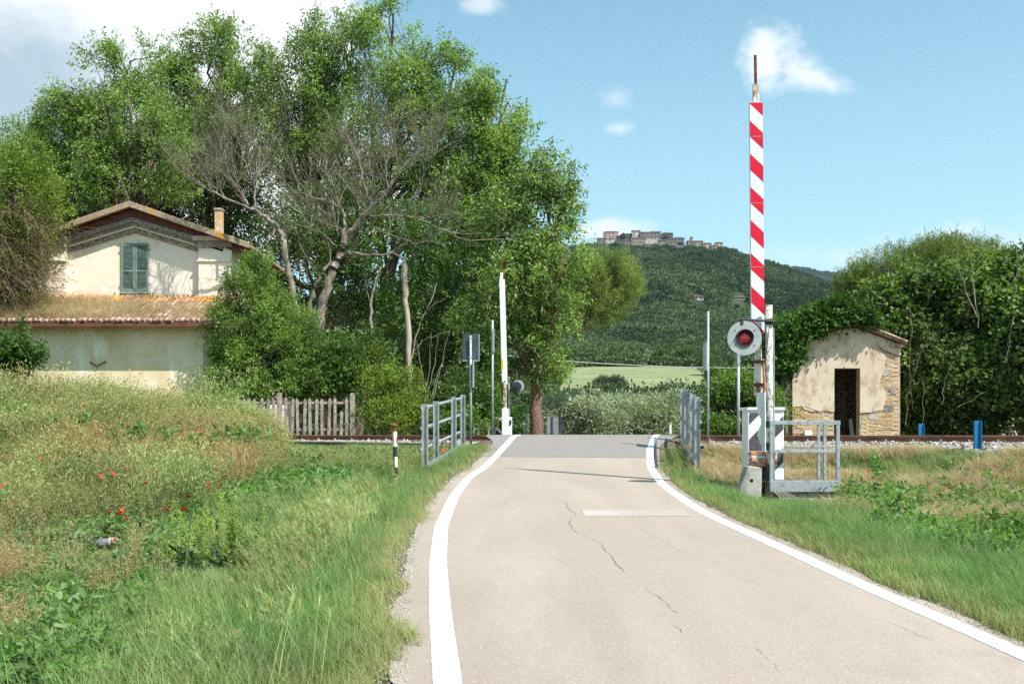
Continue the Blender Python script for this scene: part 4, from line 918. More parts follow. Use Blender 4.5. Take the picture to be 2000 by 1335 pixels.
for k in range(-1, 7):
    yl = 235.5 + 64.7 * k; pts = [(0, yl), (1, yl + 24), (1, yl + 24 + 31.5), (0, yl + 31.5)]
    # clip to the boom's ends
    poly = []
    def clip(pts, lim, keep_below):
        out = []
        for i_ in range(len(pts)):
            a, b = pts[i_], pts[(i_ + 1) % len(pts)]; ia = (a[1] > lim) == keep_below; ib = (b[1] > lim) == keep_below
            if ia: out.append(a)
            if ia != ib: q = (lim - a[1]) / (b[1] - a[1]); out.append((a[0] + (b[0] - a[0]) * q, lim))
        return out
    pts = clip(pts, 200.5, True); pts = clip(pts, 649.5, False) if pts else pts
    if len(pts) < 3: continue
    poly = [(PX(cc(v) + (u - .5) * 25.4, YB), PZ(v, YB)) for u, v in pts]
    part('red_stripe', MB().prism(poly, YB - .0025, YB + .0005, pf), M['red_film'], boom)
for sy in (266, 396, 521): part('film_joint', MB().box(PX(1465.5, YB), PX(1490.5, YB), YB - .0032, YB - .0026, PZ(sy + .7, YB), PZ(sy, YB)), M['signal_grey'], boom)
part('boom_neck', bx(1471, 1483, 165, 199.5, YB + .005, YB + .055), M['rusty_white'], bar_, bevel=.004)
part('tip_rod', MB().tube([(PX(1477, YB), YB + .03, PZ(170, YB)), (PX(1476, YB), YB + .03, PZ(107, YB))], .026, 8), M['rust'], bar_)
part('boom_arm', MB().prism([(PX(1476.5, YB), PZ(650, YB)), (PX(1487, YB), PZ(650, YB)), (PX(1491, YB), PZ(772, YB)), (PX(1474, YB), PZ(772, YB))], YB + .01, YB + .07, pf), M['rusty_white'], bar_, bevel=.004)
part('brace_rod', MB().tube([(PX(1491, YB), YB + .02, PZ(700, YB)), (PX(1495, YB), YB + .02, PZ(766, YB))], .018, 6), M['orange'], bar_)
part('brace_rod', MB().tube([(PX(1475, YB), YB + .02, PZ(705, YB)), (PX(1475, YB), YB + .02, PZ(760, YB))], .012, 6), M['white_paint'], bar_)
for py in (703, 748): part('clamp', bx(1474, 1493, py, py + 6, YB - .02, YB + .09), M['rust'], bar_, bevel=.004)
# sinuous white pivot arm in front of the cabinet
arm = [(1478, 766), (1495, 766), (1494, 888), (1489, 888), (1489, 872), (1484, 862), (1480, 850), (1482, 838), (1487, 828), (1487, 818), (1480, 806), (1478, 790)]
part('pivot_arm', MB().prism([(PX(a, YB), PZ(b, YB)) for a, b in arm], YB - .03, YB + .03, pf), M['white_paint'], bar_, bevel=.006)
yc = YB + .28
cab = part('cabinet', bx(1460, 1531, 800, 937, yc, yc + .42), M['white_paint'], bar_, bevel=.012)
part('cabinet_lid', bx(1457, 1534, 795, 801, yc - .03, yc + .46), M['white_paint'], bar_, bevel=.01)
def stripe(pts, y): part('black_stripe', MB().prism([(PX(a, y), PZ(b, y)) for a, b in pts], y - .003, y + .001, pf), M['faded_black'], cab)
stripe([(1465, 806), (1484, 806), (1484, 808), (1463, 829), (1463, 812)], yc - .001)
stripe([(1463, 858), (1488, 832), (1488, 880), (1463, 880)], yc - .001)
stripe([(1514, 828), (1530, 812), (1530, 838), (1514, 854)], yc - .001); stripe([(1514, 890), (1530, 874), (1530, 902), (1514, 918)], yc - .001)
part('side_box', bx(1453, 1459, 828, 838, yc + .1, yc + .2), M['white_paint'], bar_, bevel=.005)
for k, (a, b) in enumerate([(882, 889), (889.5, 895), (895.5, 903), (903.5, 911)]): part('counterweight', bx(1467 + k * .5, 1518, a, b, YB - .06, YB + .18), M['orange'] if k != 1 else M['rusty_white'], bar_, bevel=.006)
part('steel_foot', bx(1487, 1500, 911, 975, YB + .02, YB + .2), M['black_paint'], bar_, bevel=.01)
part('anchor_plate', bx(1484, 1506, 965, 972, YB - .12, YB + .25), M['rust'], bar_, bevel=.005)
for a in (1489, 1497): part('bolt', MB().tube([(PX(a, YB - .15), YB - .15, PZ(950, YB)), (PX(a, YB - .15), YB - .15, PZ(943, YB))], .02, 6), M['rust'], bar_)

# signal on its own peeling pole
YP = 16.85
sg = thing('crossing_signal', 'round grey crossing signal with dark red lens on a peeling white pole', 'signal', (PX(1503, YP), YP, zg(PX(1503, YP), YP)))
part('pole', MB().tube([(PX(1504, YP), YP, PZ(985, YP)), (PX(1503, YP), YP, PZ(800, YP)), (PX(1501.5, YP), YP, PZ(597, YP))], .061, 16), M['bark_pole'], sg, smooth=True)
part('pole_cap', MB().tube([(PX(1501.5, YP), YP, PZ(598, YP)), (PX(1501.5, YP), YP, PZ(596, YP))], .066, 16), M['white_paint'], sg)
part('black_band', MB().tube([(PX(1503, YP), YP, PZ(835, YP)), (PX(1503, YP), YP, PZ(822, YP))], .0635, 16), M['black_paint'], sg)
part('black_band', MB().tube([(PX(1503.3, YP), YP, PZ(878, YP)), (PX(1503.3, YP), YP, PZ(864, YP))], .0635, 16), M['black_paint'], sg)
part('black_band', MB().tube([(PX(1503.6, YP), YP, PZ(945, YP)), (PX(1503.6, YP), YP, PZ(905, YP))], .0635, 16), M['black_paint'], sg)
part('conduit', MB().tube([(PX(1512.5, YP), YP, PZ(975, YP)), (PX(1511, YP), YP, PZ(640, YP))], .012, 6), M['galv'], sg)
YD = YP - .16
part('bracket_arm', MB().tube([(PX(1513, YP - .02), YP - .09, PZ(629, YP)), (PX(1488, YP), YP - .09, PZ(627, YP)), (PX(1446, YD), YP - .09, PZ(624.5, YP))], .020, 8), M['black_paint'], sg)
part('clamp', MB().tube([(PX(1502, YP), YP, PZ(634, YP)), (PX(1502, YP), YP, PZ(623, YP))], .075, 12), M['black_paint'], sg)
part('clamp', bx(1446, 1452, 622, 634, YD - .02, YP - .06), M['black_paint'], sg)
dc = Vector(P(1454, 660, YD)); Rd = 33.5 / F * YD
def ring(mb, c, y0, y1, r0, r1, n=48, m=0):
    v = []
    for y in (y0, y1):
        for rr in (r0, r1):
            for k in range(n): a = 2 * math.pi * k / n; v.append((c.x + rr * math.cos(a), y, c.z + rr * math.sin(a)))
    f = []
    for k in range(n):
        j = (k + 1) % n; f += [[k, j, n + j, n + k], [2 * n + k, 3 * n + k, 3 * n + j, 2 * n + j], [k, 2 * n + k, 2 * n + j, j], [n + k, n + j, 3 * n + j, 3 * n + k]]
    return mb.add(v, f, m)
disc = part('signal_disc', ring(MB(), dc, YD - .012, YD + .012, .145, Rd), M['signal_grey'], sg)
part('lamp_housing', MB().tube([(dc.x, YD + .2, dc.z), (dc.x, YD - .004, dc.z)], .152, 32), M['black_paint'], sg)
part('lens_bezel', ring(MB(), dc, YD - .035, YD - .006, .118, .15), M['black_paint'], sg)
m = MB(); nn = 32; rings = [(.119, 0), (.105, .018), (.08, .032), (.045, .041), (0.001, .044)]
for rr, dy in rings:
    for k in range(nn): a = 2 * math.pi * k / nn; m.v.append((dc.x + rr * math.cos(a), YD - .008 - dy, dc.z + rr * math.sin(a)))
for e in range(len(rings) - 1):
    for k in range(nn): j = (k + 1) % nn; m.f.append([e * nn + k, e * nn + j, (e + 1) * nn + j, (e + 1) * nn + k]); m.m.append(0)
part('red_lens', m, M['glass_red'], sg, smooth=True)
m = MB(); ns = 18   # short hood over the lens
for e, (dy) in enumerate((.0, .075)):
    for k in range(ns + 1): a = math.pi * (.02 + .96 * k / ns); m.v.append((dc.x + (.148 - .01 * e) * math.cos(a), YD - .03 - dy, dc.z + (.148 - .01 * e) * math.sin(a)))
for k in range(ns): m.f.append([k, k + 1, ns + 2 + k, ns + 1 + k]); m.m.append(0)
part('lens_hood', m, M['black_paint'], sg)
for a in (38, 142, 218, 322): 
    q = Vector((dc.x + .205 * math.cos(R(a)), 0, dc.z + .205 * math.sin(R(a)))); s_ = R(45)
    part('fixing_slot', MB().obox((q.x, YD - .0135, q.z), (math.cos(s_), 0, math.sin(s_)), (0, 1, 0), (-math.sin(s_), 0, math.cos(s_)), .022, .002, .007), M['black_paint'], disc)
part('cable', MB().tube([P(1457, 692, YD + .1), P(1462, 701, YD + .12), P(1472, 706, YP - .05), P(1484, 702, YP - .05), P(1497, 688, YP - .07), P(1500, 660, YP - .08), P(1503, 636, YP - .08)], .007, 6), M['dark_rubber'], sg)

# service platform
YS = 16.55
pl = thing('service_platform', 'galvanised steel service platform with guard rails on a concrete footing by the barrier', 'platform', (PX(1572, YS), YS, zg(PX(1572, YS), YS)))
part('post', bx(1504, 1511, 829, 960, YS, YS + .05), M['galv'], pl, bevel=.004)
part('post', bx(1634, 1640.5, 829, 938, YS, YS + .05), M['galv'], pl, bevel=.004)
part('handrail', bx(1504, 1641.5, 821, 829, YS - .004, YS + .055), M['galv'], pl, bevel=.004)
part('mid_rail', bx(1511.2, 1633.8, 877.5, 884, YS + .005, YS + .045), M['galv'], pl, bevel=.004)
part('kick_plate', bx(1504.5, 1640, 938, 960, YS - .022, YS - .004), M['galv'], pl, bevel=.003)
YS2 = YS + .72
x_r = PX(1640, YS); zt_ = PZ(825, YS); zd_ = PZ(941, YS)
for yy in (YS + .68, YS + 1.02):
    part('post', MB().box(x_r - .055, x_r - .005, yy, yy + .05, zd_, zt_), M['galv'], pl, bevel=.004)
part('side_rail', MB().box(x_r - .05, x_r - .01, YS + .056, YS + 1.07, zt_ - .003, zt_ + .035), M['galv'], pl, bevel=.004)
part('side_rail', MB().box(x_r - .045, x_r - .015, YS + .05, YS + 1.02, PZ(882, YS), PZ(879, YS)), M['galv'], pl, bevel=.003)
part('fold_down_shelf', MB().box(PX(1532, YS + .9), x_r - .05, YS + .55, YS + 1.0, PZ(873, YS + .9), PZ(870, YS + .9)), M['galv'], pl, bevel=.004)
part('deck', MB().box(PX(1506, YS), x_r, YS + .0, YS + 1.05, zd_ - .03, zd_), mat('deck_grating', (.17, .17, .16), [((.26, .26, .25), 40, .5, .6)], .8), pl)
part('footing', MB().box(PX(1508, YS), x_r + .0, YS + .03, YS + 1.1, PZ(984, YS), zd_ - .035), M['old_concrete'], pl, bevel=.015)
for k in range(5): x_ = PX(1512 + k * 5, YS); part('splintered_board', MB().bar((x_, YS - .02, PZ(960, YS)), (x_ + .14 + .02 * k, YS - .14, PZ(978 - k * 1.2, YS)), .03, .012), mat('grey_splinter', (.30, .26, .22), (), .9) if k == 0 else bpy.data.materials['grey_splinter'], pl)

# leaning concrete marker
YM = 16.3
mk = thing('concrete_marker', 'tilted weathered concrete block with a round hole at the foot of the barrier', 'concrete block', (PX(1466, YM), YM, zg(PX(1466, YM), YM)))
part('block', MB().prism([(PX(a, YM), PZ(b, YM)) for a, b in ((1461, 909), (1488.5, 913), (1487, 985), (1441, 985), (1445, 955))], YM, YM + .3, pf), M['concrete'], mk, bevel=.015)
part('hole', MB().tube([(PX(1468, YM), YM + .001, PZ(938, YM)), (PX(1468, YM), YM - .002, PZ(938, YM))], .03, 14), M['black_hole'], mk)

# ------------------------------------------------------------------ far barrier and things beyond the tracks
YFB = 38.0
fb, fboom, fc_ = barrier(YFB, 980.5, 986, 545, 750, 10.8, 'raised plain white barrier boom beyond the crossing, seen from its back', False, base_py=850)
part('boom_neck', bx(977, 982.5, 532, 545, YFB, YFB + .05), M['white_paint'], fb)
part('tip_rod', MB().tube([(PX(979.3, YFB), YFB + .03, PZ(534, YFB)), (PX(979.3, YFB), YFB + .03, PZ(506, YFB))], .03, 6), M['rust'], fb)
part('yellow_mark', bx(979, 983, 702, 722, YFB - .004, YFB + .001), mat('yellow_film', (.6, .42, .03), (), .5), fboom)
part('boom_arm', bx(983, 989.5, 750.5, 797, YFB + .01, YFB + .06), M['rusty_white'], fb)
part('pivot_arm', bx(980, 993, 797, 850, YFB - .05, YFB + .0), M['white_paint'], fb, bevel=.01)
fcab = part('cabinet', bx(966, 1000, 814, 856, YFB + .2, YFB + .6), M['white_paint'], fb, bevel=.02)
for pts in ([(968, 818), (973, 816), (980, 826), (980, 842), (968, 828)], [(994, 822), (999, 818), (999, 828), (994, 833)], [(968, 838), (980, 848), (980, 852), (968, 852)]):
    part('black_stripe', MB().prism([(PX(a, YFB + .2), PZ(b, YFB + .2)) for a, b in pts], YFB + .195, YFB + .201, pf), M['black_paint'], fcab)
YL = 38.4
fs = thing('crossing_signal', 'dark backed round crossing signal hanging beside the far white boom', 'signal', (PX(1003, YL), YL, 1.3))
part('pole', MB().tube([(PX(993.5, YL), YL + .3, 1.2), (PX(993.5, YL), YL + .3, PZ(735, YL))], .045, 8), M['pole_grey'], fs)
part('signal_disc', MB().tube([(PX(1012, YL), YL + .2, PZ(753, YL)), (PX(1012, YL), YL + .22, PZ(753, YL))], .235, 28), M['signal_grey'], fs)
part('lamp_housing', MB().tube([(PX(1009, YL), YL - .18, PZ(755, YL)), (PX(1009, YL), YL + .19, PZ(755, YL))], .20, 12), M['black_paint'], fs, bevel=.02)
part('lamp_cap', MB().tube([(PX(1009, YL), YL - .26, PZ(754, YL)), (PX(1009, YL), YL - .185, PZ(754, YL))], .08, 10), M['black_paint'], fs)
part('bracket_arm', MB().tube([(PX(991, YL), YL, PZ(739, YL)), (PX(1012, YL), YL, PZ(738, YL))], .02, 6), M['black_paint'], fs)
def frame(px0, px1, pyt, Yf, label):
    t = thing('guard_frame', label, 'guard rail', (PX(px0, Yf), Yf, 1.3)); x0, x1 = PX(px0, Yf), PX(px1, Yf)
    for x, y in ((x0, 0), (x0 + .12, .5), (x1, 0), (x1 - .02, .55)): part('post', MB().box(x - .03, x + .03, Yf + y, Yf + y + .06, 1.1, PZ(pyt, Yf)), M['galv'], t)
    part('handrail', MB().box(x0 - .03, x1 + .03, Yf - .002, Yf + .062, PZ(pyt, Yf) + .001, PZ(pyt, Yf) + .06), M['galv'], t)
    part('mid_rail', MB().box(x0 + .03, x1 - .03, Yf + .01, Yf + .05, PZ(838, Yf), PZ(836, Yf)), M['rusty_white'], t)
frame(926, 955, 828, 36.5, 'low galvanised guard frame left of the far barrier cabinet')
def pole(px, pyt, pyb, Y, wpx, label, plate=None, plate_m='galv', zb=None):
    t = thing('signal_pole', label, 'pole', (PX(px, Y), Y, zb or PZ(pyb, Y)))
    part('pole', MB().tube([(PX(px, Y), Y, (zb or PZ(pyb, Y)) - .3), (PX(px, Y), Y, PZ(pyt, Y))], wpx / F * Y / 2, 10), M['galv'], t, smooth=True)
    if plate: a, b, c, d, yo = plate; part('sign_plate', MB().box(PX(a, Y), PX(b, Y), Y - yo, Y + yo, PZ(d, Y), PZ(c, Y)), M[plate_m], t)
    return t
M['edge_plate'] = mat('pale_plate_edge', (.42, .48, .44), (), .5)
pole(1383, 608, 865, 23.0, 4.6, 'tallest bare steel pole right of the road with a plate seen edge-on', (1376.5, 1380, 669, 723, .22), 'edge_plate', zg(PX(1383, 23.0), 23.0))
pole(1442, 690, 849, 28.5, 6, 'steel pole rising behind the round red signal', (1438.5, 1444, 690, 712, .12), 'galv', 1.25)
pole(962, 625, 849, 34.0, 4.6, 'thin grey pole directly left of the far white boom', (962.5, 965.5, 643, 688, .2), 'galv', 1.3)
t = thing('road_sign', 'grey pole carrying a rectangular dark sign seen from behind, left of the crossing', 'road sign', (PX(919, 27.0), 27, zg(PX(919, 27.0), 27)))
part('pole', MB().tube([(PX(920, 27), 27, 1.0), (PX(919, 27), 27, PZ(655, 27))], .034, 10), M['galv'], t, smooth=True)
part('sign_panel', bx(904, 936, 652, 704, 27.06, 27.085), M['dark_sign'], t, bevel=.004)
part('panel_frame', bx(934.6, 936.6, 652, 704, 27.04, 27.058), M['galv'], t); part('panel_frame', bx(903.6, 936.6, 703, 705, 27.04, 27.057), M['galv'], t)
for py in (659, 697): part('bracket', bx(915.5, 923, py, py + 1.6, 26.965, 27.055), M['galv'], t)
part('sign_plate', MB().box(PX(923.5, 27), PX(926, 27), 26.85, 27.15, PZ(757, 27), PZ(706, 27)), M['galv'], t)
YT = 52.0
t = thing('road_sign', 'grey rectangular sign with a black triangular sign behind it beyond the crossing', 'road sign', (PX(1086, YT), YT, .6))
part('pole', MB().tube([(PX(1079, YT), YT, .4), (PX(1079, YT), YT, PZ(815, YT))], .04, 8), M['galv'], t)
part('pole', MB().tube([(PX(1094, YT), YT + .5, .4), (PX(1094, YT), YT + .5, PZ(812, YT))], .04, 8), M['galv'], t)
part('sign_panel', bx(1068, 1090.5, 814, 847, YT - .08, YT - .05), M['sign_grey'], t); part('panel_post', bx(1077, 1080, 813, 849, YT - .12, YT - .085), M['dark_sign'], t)
part('triangle_panel', MB().prism([(PX(1083, YT + .4), PZ(829, YT)), (PX(1103, YT + .4), PZ(828, YT)), (PX(1092.5, YT + .4), PZ(804.5, YT))], YT + .38, YT + .41, pf), M['black_paint'], t)
part('lower_panel', bx(1091, 1101, 829, 842, YT + .36, YT + .38), M['dark_sign'], t)
for px, pt, Y, lb in ((1027, 792, 46, 'thin dark green stake beside the big trunk beyond the crossing'), (1217, 820, 46, 'short dark stake standing before the olive grove')):
    solo('stake', MB().tube([(PX(px, Y), Y, .5), (PX(px, Y), Y, PZ(pt, Y))], .028, 6), mat('green_stake', (.02, .07, .05), (), .6) if px == 1027 else bpy.data.materials['green_stake'], lb, 'stake')
t = thing('marker_stake', 'green stake with an orange and white foot before the olive trees', 'stake', (PX(1308, 44), 44, .9))
part('rod', MB().tube([(PX(1308, 44), 44, .7), (PX(1307, 44), 44, PZ(785, 44))], .028, 6), bpy.data.materials['green_stake'], t)
part('white_foot', MB().tube([(PX(1309, 43.9), 43.9, PZ(847, 44)), (PX(1309, 43.9), 43.9, PZ(829, 44))], .055, 8), M['white_paint'], t)
part('orange_top', MB().tube([(PX(1309, 43.9), 43.9, PZ(829, 44) + .002), (PX(1309, 43.9), 43.9, PZ(824, 44))], .056, 8), M['orange'], t)
# overhead cable
cp = [(940, 690), (1105, 705), (1180, 710), (1260, 714), (1340, 717), (1420, 718), (1500, 718), (1640, 713)]
solo('cable', MB().tube([P(a, b, 46) for a, b in cp], .021, 6, 0, False), M['wire'], 'pale sagging cable strung between the trees and the hut', 'cable')
# steel railings along the road
def railing(p0, p1, z0, z1, h0, h1, ts, label, side):
    t = thing('road_railing', label, 'railing', (p0[0], p0[1], z0), 'railings beside the road')
    a, b = Vector((*p0, z0)), Vector((*p1, z1)); d = (b - a); dh = Vector((d.x, d.y, 0)).normalized(); nrm = Vector((-dh.y, dh.x, 0)) * side
    for q in ts:
        p = a + d * q; h = h0 + (h1 - h0) * q; pm = MB()
        pm.obox(p + Vector((0, 0, h / 2 - .1)), dh, nrm, (0, 0, 1), .006, .055, h / 2 + .1)         # H-section: web and two flanges
        pm.obox(p + nrm * .052 + Vector((0, 0, h / 2 - .1)), dh, nrm, (0, 0, 1), .05, .005, h / 2 + .1)
        pm.obox(p - nrm * .052 + Vector((0, 0, h / 2 - .1)), dh, nrm, (0, 0, 1), .05, .005, h / 2 + .1)
        part('post', pm, M['galv'], t)
    for fr in (.30, .62, .93):
        o_ = nrm * .085; e = d * .03
        part('rail', MB().tube([a - e + o_ + Vector((0, 0, h0 * fr)), b + e + o_ + Vector((0, 0, h1 * fr))], .034, 12, 0, False), M['galv'], t, smooth=True)
        part('rail_bore', MB().tube([a - e + o_ + Vector((0, 0, h0 * fr)) + dh * .004, a - e + o_ + Vector((0, 0, h0 * fr)) + dh * .03], .032, 10), M['black_hole'], t)
    part('kick_plate', MB().bar(a - nrm * .064 + Vector((0, 0, .08)), b + d * .04 - nrm * .064 + Vector((0, 0, .08)), .008, .14), M['galv'], t)
railing((PX(830, 20.3), 20.3), (PX(904, 25.3), 25.3), PZ(916, 20.3), PZ(875, 25.3), 1.33, 1.36, (0, .25, .72, 1), 'galvanised railing along the left side of the road before the tracks', 1)
railing((PX(1362, 20.0), 20.0), (PX(1333, 24.7), 24.7), PZ(913, 20.0), 1.32, 1.42, 1.40, (0, .27, .68, 1), 'galvanised railing standing on the right side of the road before the tracks', -1)
# striped post with rusted cap
Yq = 17.6
t = thing('striped_post', 'short black and white marker post with a rusty cap in the left verge', 'marker post', (PX(773, Yq), Yq, PZ(940, Yq)))
segs = [(945, 932, 'rusty_white'), (932, 912, 'black_paint'), (912, 891.5, 'rusty_white'), (891.5, 871.5, 'black_paint'), (871.5, 842, 'rusty_white')]
for a, b, mm in segs:
    part('band', MB().tube([(PX(773 - (940 - a) * .02, Yq), Yq, PZ(a, Yq)), (PX(773 - (940 - b) * .02, Yq), Yq, PZ(b, Yq))], .040 if mm != 'black_paint' else .0385, 12), M[mm], t)
part('cap', MB().tube([(PX(771, Yq), Yq, PZ(842, Yq) + .001), (PX(770.6, Yq), Yq, PZ(836, Yq)), (PX(770.3, Yq), Yq, PZ(830, Yq)), (PX(771, Yq), Yq, PZ(827, Yq))], [.042, .034, .062, .040], 10), M['rust'], t)
part('lug', bx(766, 773, 838, 843, Yq - .03, Yq + .03), M['rust'], t)
# blue steel channel posts
for px, pt, pb, Y, wpx, lb in ((1911, 821, 890, 21.0, 14, 'taller blue steel post in front of the rails at the right'), (1800.5, 827, 850, 29.5, 11, 'shorter blue steel post behind the rails near the hut')):
    x0, x1 = PX(px - wpx / 2, Y), PX(px + wpx / 2, Y); zb_ = zg(PX(px, Y), Y) - .1; zt_ = PZ(pt, Y); m = MB()
    m.prism([(x0, Y), (x0 + .012, Y), (x0 + .03, Y + .05), (x1 - .02, Y + .05), (x1 - .012, Y), (x1, Y), (x1, Y + .065), (x0, Y + .065)], zb_, zt_, lambda u, q, s_: (u, q, s_))
    solo('blue_post', m, M['blue'], lb, 'post', group='blue steel posts by the track')
# concrete picket fence
YK = 33.5
pfn = thing('concrete_picket_fence', 'weathered concrete picket fence behind the rails in front of the bushes', 'fence', (PX(545, YK), YK, 1.3))
z0_, z1_ = 1.2, PZ(776, YK)
pk = MB().prism([(-.048, 0), (.048, 0), (.048, z1_ - z0_ - .16), (.06, z1_ - z0_ - .1), (0, z1_ - z0_), (-.06, z1_ - z0_ - .1), (-.048, z1_ - z0_ - .16)], -.03, .03, pf).mesh('picket', [M['old_concrete']], bevel=.008)
pks = [557.6, 569.7, 582, 593.8, 605.8, 617.6, 629.3, 641.4, 654.3, 666, 677.5] + [535 - 12.2 * k for k in range(0, 12)]
for k, px in enumerate(pks):
    o = link('picket', pk, pfn); o.location = Vector((PX(px, YK), YK, z0_ - (.45 if px in (666,) else 0) + random.uniform(-.03, .01))) - ORG[pfn]; o.rotation_euler = (random.uniform(-.03, .03), random.uniform(-.03, .03), random.uniform(-.1, .1))
for a, b in ((684, 693), (541, 550), (393, 402)):
    part('fence_post', MB().box(PX(a, YK), PX(b, YK), YK - .08, YK + .08, 1.1, PZ(769, YK)).prism([(PX(a, YK), PZ(769, YK)), (PX(b, YK), PZ(769, YK)), ((PX(a, YK) + PX(b, YK)) / 2, PZ(766.5, YK))], YK - .08, YK + .08, pf), M['old_concrete'], pfn, bevel=.01)
for a, b in ((550, 684), (402, 541)):
    for py in (784, 836): part('fence_rail', MB().box(PX(a, YK), PX(b, YK), YK + .032, YK + .10, PZ(py + 5, YK), PZ(py, YK)), M['old_concrete'], pfn, bevel=.008)
# concrete kerb wall of the old platform, left of the crossing
def tpz(s, t, z): return tp(s, t, z)
m = MB(); A = Vector(tp(12.3, -2.9, 0)); Bv = Vector(tp(17.6, -2.9, 0))
m.bar((A.x, A.y, 1.06), (Bv.x, Bv.y, 1.10), .9, .56)
pw = solo('platform_edge', m, M['concrete'], 'crumbling pale concrete platform edge in weeds beside the rails', 'platform edge', bevel=.03)
m = MB(); m.bar((A.x - .15, A.y, 1.365), (Bv.x, Bv.y, 1.405), 1.0, .045)
solo('coping_slab', m, M['old_concrete'], 'thin coping slab lying on the crumbling platform edge', 'slab', bevel=.01)
# fallen bollard in the low grass at left
bxx, bxy = locate(207, 1061, .1); zb_ = zg(bxx, bxy) + .10
t = thing('broken_bollard', 'broken grey plastic bollard with a red band lying in the grass at left', 'bollard', (bxx, bxy, zb_))
part('tube', MB().tube([(bxx - .22, bxy, zb_), (bxx + .05, bxy + .02, zb_ + .02)], .065, 14), mat('dirty_grey_plastic', (.13, .14, .16), [((.3, .28, .27), 20, .5, .65)], .7), t, smooth=True)
part('collar', MB().tube([(bxx + .05, bxy + .02, zb_ + .02), (bxx + .08, bxy + .022, zb_ + .022)], .078, 14), M['concrete'], t)
part('red_band', MB().tube([(bxx + .101, bxy + .022, zb_ + .022), (bxx + .15, bxy + .025, zb_ + .024)], [.08, .07], 14), mat('faded_red_plastic', (.36, .10, .09), [((.5, .4, .38), 15, .5, .6)], .7), t)
part('cone', MB().tube([(bxx + .151, bxy + .025, zb_ + .024), (bxx + .25, bxy + .03, zb_ + .02)], [.055, .03], 14), M['concrete'], t)
bx2, by2 = PX(540, 30.2), 30.2
t = thing('blue_marker', 'small blue painted marker in front of the picket fence post', 'marker', (bx2, by2, 1.2))
part('stem', MB().tube([(bx2, by2, 1.1), (bx2 - .03, by2, PZ(826, by2))], .04, 6), mat('bright_blue', (.05, .25, .55), (), .5), t)
part('head', MB().tube([(bx2 - .09, by2 - .02, PZ(832, by2)), (bx2 - .03, by2, PZ(824, by2)), (bx2 + .07, by2, PZ(822, by2))], .05, 6), bpy.data.materials['bright_blue'], t)

# ------------------------------------------------------------------ trees
T = [
 # base px, Y, lobes
 (95, 50, [(55, 325, 50, 80, 75), (125, 270, 50, 75, 75), (45, 425, 50, 85, 80), (150, 375, 50, 90, 85), (60, 262, 50, 40, 34)], 'leftmost tall feathery tree behind the station house'),
 (265, 49, [(222, 140, 49, 58, 56), (262, 225, 49, 92, 82), (172, 225, 49, 62, 62), (305, 320, 49, 90, 70), (215, 345, 49, 85, 75), (255, 110, 49, 40, 38), (128, 205, 49, 34, 30)], 'tall leafy tree rising right behind the house gable peak'),
 (405, 52, [(432, 98, 52, 62, 54), (352, 135, 52, 62, 58), (405, 200, 52, 95, 85), (500, 165, 52, 62, 62), (380, 300, 52, 85, 75), (470, 285, 52, 85, 80), (430, 62, 52, 34, 24)], 'tall leafy tree behind the house chimney'),
 (640, 50, [(622, 95, 50, 55, 58), (590, 185, 50, 82, 76), (685, 92, 50, 58, 62), (650, 200, 50, 92, 84), (560, 290, 50, 85, 80), (650, 320, 50, 92, 85), (540, 125, 50, 36, 36), (616, 48, 50, 26, 26)], 'tall tree behind the two bare grey trees'),
 (760, 48, [(762, 62, 48, 48, 56), (828, 125, 48, 62, 60), (770, 185, 48, 92, 84), (872, 225, 48, 82, 80), (740, 300, 48, 92, 85), (850, 335, 48, 95, 90), (768, 22, 48, 24, 22), (890, 120, 48, 30, 36), (712, 52, 48, 34, 34)], 'tallest tree of the group touching the top of the view'),
 (905, 46, [(945, 205, 46, 58, 60), (985, 265, 46, 52, 56), (920, 320, 46, 84, 80), (1000, 345, 46, 62, 62), (940, 430, 46, 95, 80), (992, 190, 46, 34, 34), (990, 150, 46, 18, 16)], 'tree on the right shoulder of the tall group'),
]
k = 0
for bpx, Y, lobes, lb in T:
    k += 1; lobes = [(a, b, c, d * 1.10, e * 1.08) for a, b, c, d, e in lobes]
    make_tree('leafy_tree', lb, 'tree', (bpx, Y), lobes, LEAF['robinia'], BARK['robinia'], 46000, .17, .075, .27, 16,   .22, 'tall leafy trees behind the house', .50, .30, .72, seed=k, stems=2, zb=.9, droop=.2)
make_tree('leafy_tree', 'drooping leafy tree with stout scaly trunk just left of the far road', 'tree', (1047, 41), [(1092, 655, 41, 30, 44), (1062, 345, 41, 62, 46), (1095, 402, 41, 38, 48), (1008, 420, 41, 80, 66), (1075, 470, 41, 66, 50), (1015, 540, 41, 100, 76), (1075, 595, 41, 58, 66), (1035, 690, 41, 62, 62), (958, 620, 41, 76, 84), (1115, 498, 41, 44, 46), (960, 720, 41, 50, 50), (1120, 355, 41, 14, 18), (1088, 720, 41, 18, 30)],
          LEAF['robinia'], BARK['pine'], 42000, .17, .075, .27, 24, .27, 'tall leafy trees behind the house', .43, .35, .55, seed=21, zb=1.1, droop=.45)
make_tree('leafy_tree', 'dense yellow-green tree at the left edge beside the house', 'tree', (20, 36), [(25, 330, 36, 75, 60), (70, 400, 36, 55, 70), (0, 430, 36, 80, 90), (-60, 380, 36, 80, 90), (30, 500, 36, 60, 60), (-40, 520, 36, 70, 70)],
          LEAF['yellowgreen'], BARK['robinia'], 26000, .12, .075, .26, 24, .2, 'tall leafy trees behind the house', .42, .3, .6, seed=22, zb=1.2)
